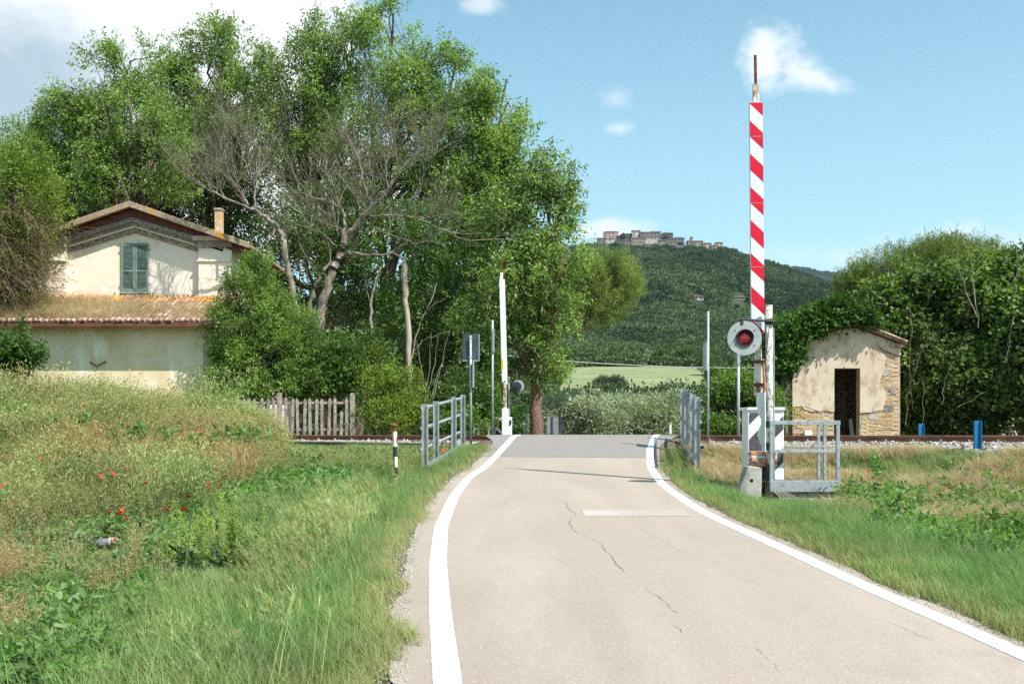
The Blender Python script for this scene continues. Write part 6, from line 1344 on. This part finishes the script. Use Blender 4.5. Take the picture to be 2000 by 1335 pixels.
def clump_oat(seed, n=9, h=.95, rad=.16):
    r = np.random.default_rng(seed); B = Batch(); b = disc(n, rad, r); az = r.uniform(0, 6.28, n); Ls = h * r.uniform(.7, 1.1, n)
    (VF), tips = ribbon(b, az, Ls, np.full(n, .0045), r.uniform(.15, .6, n), 4, r); B.add(VF)
    B.add(ribbon(disc(16, rad, r), r.uniform(0, 6.28, 16), h * r.uniform(.35, .7, 16), np.full(16, .008), r.uniform(.4, 1.2, 16), 3, r)[0])
    k = 13; u = r.uniform(.0, .36, (n, k)); P0 = tips[:, None] * (1 - u[..., None]) + b[:, None] * u[..., None]
    C = (P0 + r.normal(size=(n, k, 3)) * np.array([.035, .035, .012]) * (1 + u[..., None])).reshape(-1, 3)
    B.add(leaf_geo(C, .046, .014, None, 1.6, r=r)); return B
def clump_straw(seed, n=40):
    r = np.random.default_rng(seed); B = Batch(); b = disc(n, .2, r); b[:, 2] = r.uniform(0, .05, n); B.add(ribbon(b, r.uniform(0, 6.28, n), r.uniform(.12, .34, n), r.uniform(.004, .008, n), r.uniform(1.1, 1.6, n), 3, r)[0]); return B
def clump_weed(seed, n=60, h=.38, L=.085, W=.035):
    r = np.random.default_rng(seed); B = Batch(); m_ = 7; b = disc(m_, .13, r); hh = h * r.uniform(.5, 1.1, m_); VF, tips = ribbon(b, r.uniform(0, 6.28, m_), hh, np.full(m_, .006), r.uniform(.1, .5, m_), 3, r); B.add(VF)
    i = r.integers(0, m_, n); u = r.uniform(.15, 1, n)[:, None]; C = b[i] * (1 - u) + tips[i] * u; B.add(leaf_geo(C, L, W, None, -.2, r=r, hexa=True)); return B
def clump_dock(seed, h=.8):
    r = np.random.default_rng(seed); B = Batch(); m_ = 3; b = disc(m_, .1, r); VF, tips = ribbon(b, r.uniform(0, 6.28, m_), h * r.uniform(.7, 1.1, m_), np.full(m_, .008), r.uniform(.1, .4, m_), 4, r); B.add(VF)
    n = 150; i = r.integers(0, m_, n); u = 1 - r.uniform(0, .5, n)[:, None] ** 1.0; br = r.integers(0, 5, n); ang = br * 1.26 + i; rad_ = r.uniform(0, .10, n) * (1.2 - u[:, 0])*1.6
    C = b[i] * (1 - u) + tips[i] * u + np.stack([np.cos(ang) * rad_, np.sin(ang) * rad_, rad_ * .6], 1); B.add(leaf_geo(C, .020, .014, None, 0, r=r)); return B
def clump_barley(seed):
    r = np.random.default_rng(seed); B = Batch(); n = 7; b = disc(n, .13, r); VF, tips = ribbon(b, r.normal(size=n) * .6 + 2.6, .5 * r.uniform(.7, 1.1, n), np.full(n, .004), r.uniform(.4, .9, n), 4, r); B.add(VF)
    k = 22; u = r.uniform(0, .16, (n, k)); C = (tips[:, None] * (1 - u[..., None]) + b[:, None] * u[..., None]).reshape(-1, 3); ax = unit(tips - b).repeat(k, 0); B.add(leaf_geo(C, .060, .005, ax * 2.6, .1, r=r)); return B
def srcs(name, gen, mat_, seeds): return source_coll(name, [gen(s_).mesh(name, [mat_]) for s_ in seeds])
S_short = srcs('short_grass', lambda s_: clump_grass(s_, 46, .17, .0055, .16, 1.0), GR['grass'], range(100, 105))
S_long = srcs('long_grass', lambda s_: clump_grass(s_, 44, .40, .0065, .15, 1.0), GR['grass'], range(110, 116))
S_oat = srcs('oat', clump_oat, GR['oat'], range(120, 126))
def clump_stalk(seed, n=16):
    r = np.random.default_rng(seed); B = Batch(); b = disc(n, .17, r); VF, tips = ribbon(b, r.uniform(0, 6.28, n), .95 * r.uniform(.6, 1.1, n), r.uniform(.007, .012, n), r.uniform(.1, .55, n), 4, r); B.add(VF)
    k = 5; u = r.uniform(0, .2, (n, k)); C = (tips[:, None] * (1 - u[..., None]) + b[:, None] * u[..., None]).reshape(-1, 3); B.add(leaf_geo(C, .06, .012, np.tile([0, 0, .8], (len(C), 1)), .1, r=r)); return B
GR['stalk'] = leafmat('brown_stalks', [(.44, .30, .13), (.58, .42, .21), (.36, .22, .09)], .3, tcol=(1.1, 1.0, .8), tint=(.46, .25, .10), inst=True)
S_stalk = srcs('stalk', clump_stalk, GR['stalk'], range(180, 184))
S_straw = srcs('straw', clump_straw, GR['straw'], range(130, 134))
S_weed = srcs('weed', clump_weed, GR['weed'], range(140, 145))
S_leafy = srcs('leafy', lambda s_: clump_weed(s_, 90, .55, .085, .035), GR['weed'], range(146, 150))
S_dock = srcs('dock', clump_dock, GR['dock'], range(150, 154))
S_barley = srcs('barley', clump_barley, GR['oat'], range(160, 163))
rg = np.random.default_rng(77)
def cand(n, y0=3.0, y1=31.5, px0=-420, px1=2420, pw=1.0):
    Y = y0 + (y1 - y0) * rg.uniform(size=n) ** pw; px = rg.uniform(px0, px1, n); X = (px - 1000) / F * Y; return X, Y
def fields(X, Y):
    dl = xl(Y) - X; dr = X - xr(Y); s_, t_ = track_st(X, Y); return dl, dr, s_, t_
STY = np.array([(-1.78, 20.3), (3.7, 20), (4.3, 17), (5.4, 17.2)])
def free_of_things(X, Y):
    k = ~((X > PX(1461, 16.5)) & (X < 5.52) & (Y > 16.25) & (Y < 17.75))
    k &= ~((X > sx0 - .0) & (X < sx1) & (Y > SY0 - .05)); k &= ~((Y > LYF - .1) & (X < hx1)); return k
BOLX, BOLY = locate(207, 1061, .1)
SPX = [locate(q_, 1112, .12, 6, 20) for q_ in (352, 385, 430, 478)]
def lay(name, coll, nsrc, X, Y, keep, scale, tint, label, tilt=.12, hh=.4):
    keep = keep & free_of_things(X, Y)
    pxx_ = 1000 + X / Y * F
    # keep what stands between the eye and low things short: the line of sight to the rails, the bollard, the dock spires
    zg_ = zground(X, Y); lim = np.full(len(X), 9.0)
    lowrow = np.where(pxx_ > 1290, 868 + 9 * vnoise(X, Y, 1.1, 60), np.where(pxx_ > 548, 862 + 10 * vnoise(X, Y, 1.1, 61), np.interp(pxx_, [430, 500, 548], [765, 795, 852])))
    act = (Y > 14) & (pxx_ > 430)
    lim = np.where(act, EYE + (HY - lowrow) / F * Y - zg_, lim)
    for (tx, ty, tpy, tw) in [(BOLX, BOLY, 1072, 34)] + [(a, b, 1112, 34) for a, b in SPX] + [(PX(1572, 16.5), 16.5, 972, 76), (PX(1468, 16.3), 16.3, 966, 26)]:
        tpx = 1000 + tx / ty * F; m_ = (np.abs(pxx_ - tpx) < tw) & (Y < ty + .15) & (Y > ty - 3.5); lim = np.where(m_, np.minimum(lim, EYE + (HY - tpy) / F * Y - zg_), lim)
    sc_all = scale if hasattr(scale, '__len__') else rg.uniform(.75, 1.25, len(X)) * scale
    sc_all = np.minimum(sc_all, np.maximum(lim, 0) / hh); keep = keep & (sc_all > .22)
    X, Y = X[keep], Y[keep]; n = len(X); z = zg_[keep]; sc_l = sc_all[keep]
    rot = np.stack([rg.normal(size=n) * tilt, rg.normal(size=n) * tilt, rg.uniform(-.6, .6, n)], 1)
    ti = tint[keep] if hasattr(tint, '__len__') else np.full(n, tint)
    scatter(name, coll, np.stack([X, Y, z], 1), rot, sc_l, rg.integers(0, nsrc, n), np.clip(ti + rg.normal(size=n) * .14, 0, 1), label); return n
def pr(n): return rg.uniform(size=n)
TRK = lambda t_: (t_ < -1.9) | (t_ > 3.6)
CROSS = lambda s_: (s_ > 5.8) & (s_ < 13.0)
# 1 short turf everywhere off the road
X, Y = cand(60000, 2.6, 34, pw=1.15); dl, dr, s_, t_ = fields(X, Y); d = np.maximum(dl, dr); V1 = vnoise(X, Y, .7, 31); V2 = vnoise(X, Y, .33, 32)
edge = np.where(dl > dr, .22 + .28 * vnoise(X, Y, 1.6, 40), .24 + .16 * vnoise(X, Y, 1.6, 41)); 
strawr = sst(.48, .62, vnoise(X, Y, .45, 33)) * ((dr > 1.6) & (Y > 13)) ; straw_strip = np.exp(-((t_ + 4.2) / 1.6) ** 2) * (dr > .8)
dry = np.clip(.55 * (1 - sst(.0, .30, d - edge)) + .2 * V1 * (d < 1.2) + .3 * strawr + .55 * straw_strip * vnoise(X, Y, .8, 66) + .02, 0, 1)
keep = (d > edge) & (TRK(t_) | (pr(len(X)) < .10)) & (pr(len(X)) < np.where(straw_strip > .5, .45, 1))
lay('short_turf', S_short, 5, X, Y, keep, np.where(Y > 15, 1.15, .9) * rg.uniform(.6, 1.3, len(X)), dry, 'short green turf over the verges and banks', hh=.16)
# 2 long verge grass
X, Y = cand(70000, 2.6, 33, pw=1.15); dl, dr, s_, t_ = fields(X, Y); d = np.maximum(dl, dr); left = dl > 0; V1b = vnoise(X, Y, 1.0, 62)
_wd = np.interp(Y, [4, 6, 9, 12, 16], [1.1, 1.3, 1.9, 2.7, 3.3]); wL = sst(.5, 1.15, dl) * (1 - sst(_wd, _wd + .7, dl + .8 * (V1b - .5)) * (Y < 18) * .93) * (1 - .55 * sst(16.5, 20, Y)); wR = sst(.45, 1.0, dr) * (1 - .75 * sst(1.7, 2.8, dr) * (Y > 11)) * (1 - .4 * sst(17, 20, Y))
q = np.where(left, wL, wR) * TRK(t_) * (.55 + .9 * vnoise(X, Y, .8, 34)); sc_l = np.where(left, .62 + .5 * sst(.6, 1.8, dl), .50 + .35 * sst(.6, 1.6, dr)) * rg.uniform(.65, 1.2, len(X)) * np.where((Y > 16), .75, 1)
edge_dry = .50 * (1 - sst(.45, .95, d)) + .30 * sst(.58, .75, vnoise(X, Y, 1.1, 35))
lay('long_verge_grass', S_long, 6, X, Y, (d > .5) & (pr(len(X)) < q), sc_l, edge_dry, 'lush wind-bent green grass on both verges of the road', hh=.36)
# 3 wild oats on the left mound
X, Y = cand(60000, 12, 34.6, -500, 1000, pw=.9); dl, dr, s_, t_ = fields(X, Y)
mound = sst(-4.4, -5.8, X + .9 * (vnoise(X, Y, .5, 36) - .5) - .0 * Y) * sst(15.6, 18.2, Y + 1.6 * (vnoise(X, Y, .4, 37) - .5)); mound *= ~((np.abs(t_ - .7) < 1.3) & (X > -8.0))
mid = (X < -1.3) & (X > -6) & (Y > 18.5) & (t_ < -3.6) & (dl > 1.2); side = mid * .30
brown = np.exp(-((X + 7.0) / 1.9) ** 2 - ((Y - 20.6) / 2.2) ** 2) * (.45 + .8 * vnoise(X, Y, 1.5, 38)) + .30 * sst(.62, .8, vnoise(X, Y, .8, 63)) + .10 * vnoise(X, Y, 1.2, 39)
hgt = np.where(mound > .3, 1.18 + .30 * sst(21, 26, Y), .62) * rg.uniform(.55, 1.30, len(X)) * (.35 + .95 * vnoise(X, Y, 1.1, 64)) * np.where((X > -7.5) & (Y > 26), .72, 1)
lay('wild_oats', S_oat, 6, X, Y, pr(len(X)) < (mound * np.clip(-.35 + 1.8 * vnoise(X, Y, 1.5, 42), .05, 1) + side), hgt, brown, 'tall pale wild oats covering the bank below the house', .07, hh=1.0)
def mound_(X, Y): return sst(-4.4, -5.8, X) * sst(15.6, 18.2, Y)
# 3b bare straw stalks standing among the oats
X, Y = cand(34000, 15, 33, -500, 1000, pw=.9); dl, dr, s_, t_ = fields(X, Y)
mo = sst(-4.4, -5.8, X) * sst(15.8, 18.5, Y) * ~((np.abs(t_ - .7) < 1.3) & (X > -8.0)); br = np.exp(-((X + 7.0) / 2.0) ** 2 - ((Y - 20.6) / 2.4) ** 2)
lay('straw_stalks', S_stalk, 4, X, Y, pr(len(X)) < mo * (.14 + 1.2 * br) * np.clip(2.2 * vnoise(X, Y, 1.3, 72) - .3, 0, 1), rg.uniform(.6, 1.15, len(X)) * (.6 + .6 * vnoise(X, Y, 1.0, 64)), np.clip(.25 + .9 * br * vnoise(X, Y, .9, 73), 0, 1), 'bare brown straw stalks standing among the wild oats', .07, hh=1.0)
# 4 leafy weeds: lower field at left, bank foot, right slope
X, Y = cand(42000, 6, 30, pw=1.0); dl, dr, s_, t_ = fields(X, Y)
wl = ((dl > 2.0) * (1 - sst(18, 20.5, Y)) * 1.0 + (dl > 1.5) * sst(17, 19, Y) * .22); wl = wl + mound_(X, Y) * sst(.5, .65, vnoise(X, Y, .7, 65)) * .5; wr = (dr > 1.7) * sst(.40, .60, vnoise(X, Y, .5, 43)) * (1 - sst(14.5, 17.5, Y)) * 1.0 + (dr > 3) * (t_ < -3) * .05
bgt = np.clip(.7 * vnoise(X, Y, 1.3, 44) - .2, 0, 1)
lay('broad_weeds', S_weed, 5, X, Y, (pr(len(X)) < (wl + wr)) & TRK(t_), np.where(Y < 15, .8, 1.0) * rg.uniform(.6, 1.3, len(X)), bgt, 'low broad-leaved weeds in the hollow and on the slopes')
X, Y = cand(12000, 7, 27, pw=1.0); dl, dr, s_, t_ = fields(X, Y)
q = ((dl > 3.6) * sst(15.5, 17, Y) * (1 - sst(18.5, 20, Y)) * .9 + (dl > 2.6) * sst(.50, .62, vnoise(X, Y, .55, 45)) * .9 + (dr > 2.6) * sst(.50, .60, vnoise(X, Y, .45, 46)) * (1 - sst(15, 17.5, Y)) * .9 + (dr > 5.5) * sst(14, 16, Y) * (t_ < -4) * .10)
lay('tall_weeds', S_leafy, 4, X, Y, (pr(len(X)) < q) & TRK(t_), rg.uniform(.55, 1.1, len(X)), np.clip(vnoise(X, Y, .7, 47), 0, .8), 'taller leafy weeds and thistles in clumps', hh=.6)
X, Y = cand(9000, 15, 30, -500, 1000); dl, dr, s_, t_ = fields(X, Y)
lay('bank_weeds', S_leafy, 4, X, Y, pr(len(X)) < mound_(X, Y) * sst(.56, .66, vnoise(X, Y, .8, 81)) * .8 * ~((np.abs(t_ - .7) < 1.3) & (X > -8.0)), rg.uniform(1.2, 2.1, len(X)), np.clip(vnoise(X, Y, .7, 47) - .2, 0, .8), 'dark green leafy weeds growing up through the oats on the bank', hh=.6)
# 5 mown straw on the right bench and thin patches
X, Y = cand(30000, 12, 25.5, 1150, 2420, pw=1.0); dl, dr, s_, t_ = fields(X, Y)
q = np.exp(-((t_ + 4.3) / 1.7) ** 2) * (dr > .9) * np.clip(2.4 * vnoise(X, Y, .9, 48) - .75, 0, 1) + (dr > 1.6) * (Y > 12.5) * (t_ < -4) * sst(.50, .62, vnoise(X, Y, .55, 49)) * .8
lay('cut_straw', S_straw, 4, X, Y, (pr(len(X)) < q) & (t_ < -2.0), rg.uniform(.8, 1.5, len(X)), np.full(len(X), .3), 'flattened dry straw left from mowing along the track', hh=.14)
X, Y = cand(3600, 6, 27, -200, 1000, pw=1.0); dl, dr, s_, t_ = fields(X, Y)
# 6 russet docks in the lower left
X, Y = cand(16000, 6.5, 17.8, -450, 620, pw=1.1); dl, dr, s_, t_ = fields(X, Y)
q = (dl > 2.2) * (np.exp(-((X + 4.9 + .55 * (Y - 10)) / 1.2) ** 2) * sst(.40, .70, vnoise(X, Y, 1.3, 50)) * .26 * (Y > 7) * (1 - .8 * sst(11.5, 14, Y)) + (X < -5.2) * (Y > 12.6) * .03)
lay('russet_docks', S_dock, 4, X, Y, pr(len(X)) < q, rg.uniform(.55, .95, len(X)), np.clip(vnoise(X, Y, 1., 51), 0, .7), 'russet seeding docks in the lower left hollow', .08, hh=.8)
# 7 wild barley heads by the left road edge
X, Y = cand(5000, 5, 19, 350, 1000, pw=1.0); dl, dr, s_, t_ = fields(X, Y)
lay('wild_barley', S_barley, 3, X, Y, (dl > .8) & (dl < 3.2) & (pr(len(X)) < .05 + .42 * np.exp(-((X + 1.75) / .7) ** 2 - ((Y - 11.2) / 2.4) ** 2)), rg.uniform(.8, 1.15, len(X)), np.full(len(X), .05), 'pale feathery wild barley heads nodding over the left verge', .1, hh=.5)
# gravel and litter along the road edge
S_grit = sc
n = 9000; Y = 3 + 24 * rg.uniform(size=n) ** 1.3; lf = rg.uniform(size=n) < .75; X = np.where(lf, xl(Y) - .22 - np.abs(rg.normal(size=n)) * .16, xr(Y) + .12 + np.abs(rg.normal(size=n)) * .1)
z = np.maximum(zroad(Y) + .001, 0 * X) - np.where(lf, sst(.36, .6, xl(Y) - X), sst(.2, .4, X - xr(Y))) * .035
scatter('roadside_grit', S_grit, np.stack([X, Y, z], 1), rg.uniform(0, 6.28, (n, 3)), rg.uniform(.003, .009, n), rg.integers(0, 4, n), np.zeros(n), 'fine pale grit along the road edges')
# dry grass sprouting from the lean-to roof
n = 1900; px = rg.uniform(-40, 415, n); u = rg.uniform(size=n) ** .8; Yr = LE + .1 + (1 - u) * 2.4; X = (px - 1000) / F * Yr; z = zle + kk * (Yr - LE) + .08
kp = rg.uniform(size=n) < np.interp(px, [0, 170, 300, 415], [1, .8, .35, .15]) * (.25 + 1.2 * vnoise(px / 40, u * 3, 1.0, 70)) * np.where(u > .5, 1, .6); X, Yr, z, u_ = X[kp], Yr[kp], z[kp], u[kp]; n = len(X)
S_roof = srcs('roof_grass', lambda s_: clump_grass(s_, 26, .62, .009, .14, 1.3, 0), GR['straw'], range(170, 174))
scatter('roof_grass', S_roof, np.stack([X, Yr, z], 1), np.stack([rg.normal(size=n) * .2 + .25 * u_, rg.normal(size=n) * .2, rg.uniform(0, 6.28, n)], 1), rg.uniform(.35, .9, n), rg.integers(0, 4, n), rg.uniform(0, .6, n), 'dry straw-coloured grass growing over the lean-to roof tiles')

# single plants one can point to: poppies and dock spires
M['poppy'] = mat('poppy_petal', (.62, .035, .012), [((.70, .10, .02), 30, .5, .7)], .6)
pp = MB()
for k_ in range(5):
    a = k_ * 2 * math.pi / 5; ca, sa_ = math.cos(a), math.sin(a); tx, ty = -sa_, ca
    pp.add([(0, 0, 0), (ca * .03 + tx * .028, sa_ * .03 + ty * .028, .018), (ca * .052 + tx * .018, sa_ * .052 + ty * .018, .034), (ca * .052 - tx * .018, sa_ * .052 - ty * .018, .036), (ca * .03 - tx * .028, sa_ * .03 - ty * .028, .02)], [(0, 1, 2, 3, 4)])
pme = pp.mesh('flower', [M['poppy']]); 
stm = MB().tube([(0, 0, -.6), (.015, .01, -.3), (0, 0, 0)], .0035, 4).mesh('stem', [GR['grass']])
PZS = [(125, 192), (185, 208), (213, 220), (95, 245), (143, 262), (57, 293), (65, 355), (97, 400), (35, 422), (10, 448), (58, 482), (527, 467), (283, 520), (343, 527), (380, 547), (132, 548), (52, 603), (8, 680), (70, 680), (28, 702), (682, 635), (765, 623), (880, 200), (955, 243), (1290, 335), (1304, 350), (990, 607), (1040, 613), (970, 683), (1385, 690), (1250, 772), (812, 860), (824, 880), (730, 873), (785, 885), (845, 910), (867, 940), (1108, 853), (1208, 875), (1235, 860), (668, 215)]
pops = [(a / 3.3375, 740 + b / 3.3375, 'red poppy among the tall oats and weeds on the left bank') for a, b in PZS] + [(868, 879, 'red poppy behind the left road railing'), (878, 874, 'red poppy behind the left road railing')] + \
       [(1500 + a / 3.034, 560 + b / 3.034, 'red poppy in the dry grass right of the hut platform') for a, b in [(1080, 967), (1140, 945), (1063, 1195), (1500, 1115), (1405, 1135), (1335, 1130), (575, 1097), (1240, 1000)]]
def ordw(n_):
    tens = {2: 'twenty', 3: 'thirty', 4: 'forty'}
    return ordn[n_] if n_ < 20 else tens[(n_ + 1) // 10] + ('-' + ordn[(n_ + 1) % 10 - 1] if (n_ + 1) % 10 else 'th')
_rows = {}
for px, py, lb in pops: _rows.setdefault('upper' if py < 862 else 'middle' if py < 952 else 'lower', []).append(px) if 'bank' in lb else _rows.setdefault(lb, []).append(px)
def poplabel(px, py, lb):
    if 'bank' in lb: rw = 'upper' if py < 862 else 'middle' if py < 952 else 'lower'; return 'red poppy in the %s part of the left oat bank, %s from the left there' % (rw, ordw(sorted(_rows[rw]).index(px)))
    return 'red poppy %s, %s from the left there' % (lb[10:], ordw(sorted(_rows[lb]).index(px)))
pops = [(a, b, poplabel(a, b, c)) for a, b, c in pops]
for k_, (px, py, lb) in enumerate(pops):
    hh = .92 if (px < 480 and py < 1000) else .45; x, y = locate(px, py, hh, 8, 30); y -= .25; x = PX(px, y); t = thing('poppy', lb, 'poppy', (x, y - .12, PZ(py, y - .12)), 'red poppies left of the road' if px < 1000 else 'red poppies right of the road')
    o = link('flower', pme, t); q_ = random.uniform(.45, .85); o.scale = (q_, q_, q_); o.rotation_euler = (random.uniform(.2, 1.0), random.uniform(-.5, .5), random.uniform(0, 6)); link('stem', stm, t)
SP = leafmat('spire_green', [(.24, .34, .06), (.36, .46, .10), (.46, .54, .16)], .45)
SPL = leafmat('spire_leaf', [(.05, .10, .03), (.08, .15, .04)], .35)
for k_, (px, pt, pb, lb) in enumerate([(352, 1045, 1125, 'short bright green dock spire leaning left at the foot of the bank'), (385, 975, 1120, 'leftmost tall green dock spire of the group'), (402, 990, 1125, 'green dock spire behind the leftmost tall one'), (430, 1000, 1130, 'middle green dock spire among broad leaves'), (465, 960, 1135, 'tall green dock spire left of the tallest'), (478, 955, 1135, 'tallest bright green dock spire by the verge grass'), (488, 985, 1130, 'rightmost green dock spire beside the verge grass'), (418, 960, 1100, 'thin green dock spire behind the others')]):
    x, y = locate(px, pb - 10, .12, 6, 20); z = zg(x, y); H = PZ(pt, y) - z; t = thing('dock_plant', lb, 'plant', (x, y, z), 'green dock spires at the bank foot'); r = np.random.default_rng(k_ + 5); B = Batch(); tops = []
    for q in range(3):
        b0 = np.array([x + r.normal() * .05, y + r.normal() * .05, z - .02]); tpz_ = b0 + np.array([r.normal() * .09 + (-.12 if px in (352, 385) else 0), r.normal() * .08, H * (1 - .16 * q)]); tops.append((b0, tpz_)); B.add(tubes(curve_pts(b0[None], tpz_[None], 6, 0, .02, r), np.linspace(.008, .003, 6)[None], 4))
    n = 620; i = r.integers(0, 3, n); u = (1 - .68 * r.uniform(size=n))[:, None]; A0 = np.array([a for a, b in tops])[i]; A1 = np.array([b for a, b in tops])[i]; wv = .026 * (1.1 - u)*1.7 + .008
    C = A0 * (1 - u) + A1 * u + r.normal(size=(n, 3)) * wv; C[:, 2] = np.round(C[:, 2] / .028) * .028; B.add(leaf_geo(C, .026, .020, r=r)); link('seed_spire', B.mesh('seed_spire', [SP], ORG[t]), t)
    B = Batch(); n = 34; C = np.array([x, y, z]) + np.abs(r.normal(size=(n, 3))) * np.array([.12, .12, .14]) * r.choice([-1, 1], (n, 3)) * np.array([1, 1, 0]) + np.array([0, 0, 1]) * r.uniform(.02, .32, (n, 1)); B.add(leaf_geo(C, .20, .06, None, -.3, r=r, hexa=True)); link('leaves', B.mesh('leaves', [SPL], ORG[t]), t)

# ------------------------------------------------------------------ air
hm = bpy.data.materials.new('haze'); hm.use_nodes = True; ht = NT(hm.node_tree); ht.n.remove(ht.n['Principled BSDF'])
pv = ht.node('ShaderNodeVolumePrincipled'); pv.inputs['Color'].default_value = (.62, .80, .95, 1); pv.inputs['Density'].default_value = 4.5e-5; pv.inputs['Anisotropy'].default_value = .2
ht.l.new(pv.outputs[0], ht.n['Material Output'].inputs['Volume'])
hz = link('haze', MB().box(-6850, 6850, -3100, 5300, -60, 790).mesh('haze', [hm])); hz['kind'] = 'stuff'; hz['label'] = 'thin bluish air softening the far hill'
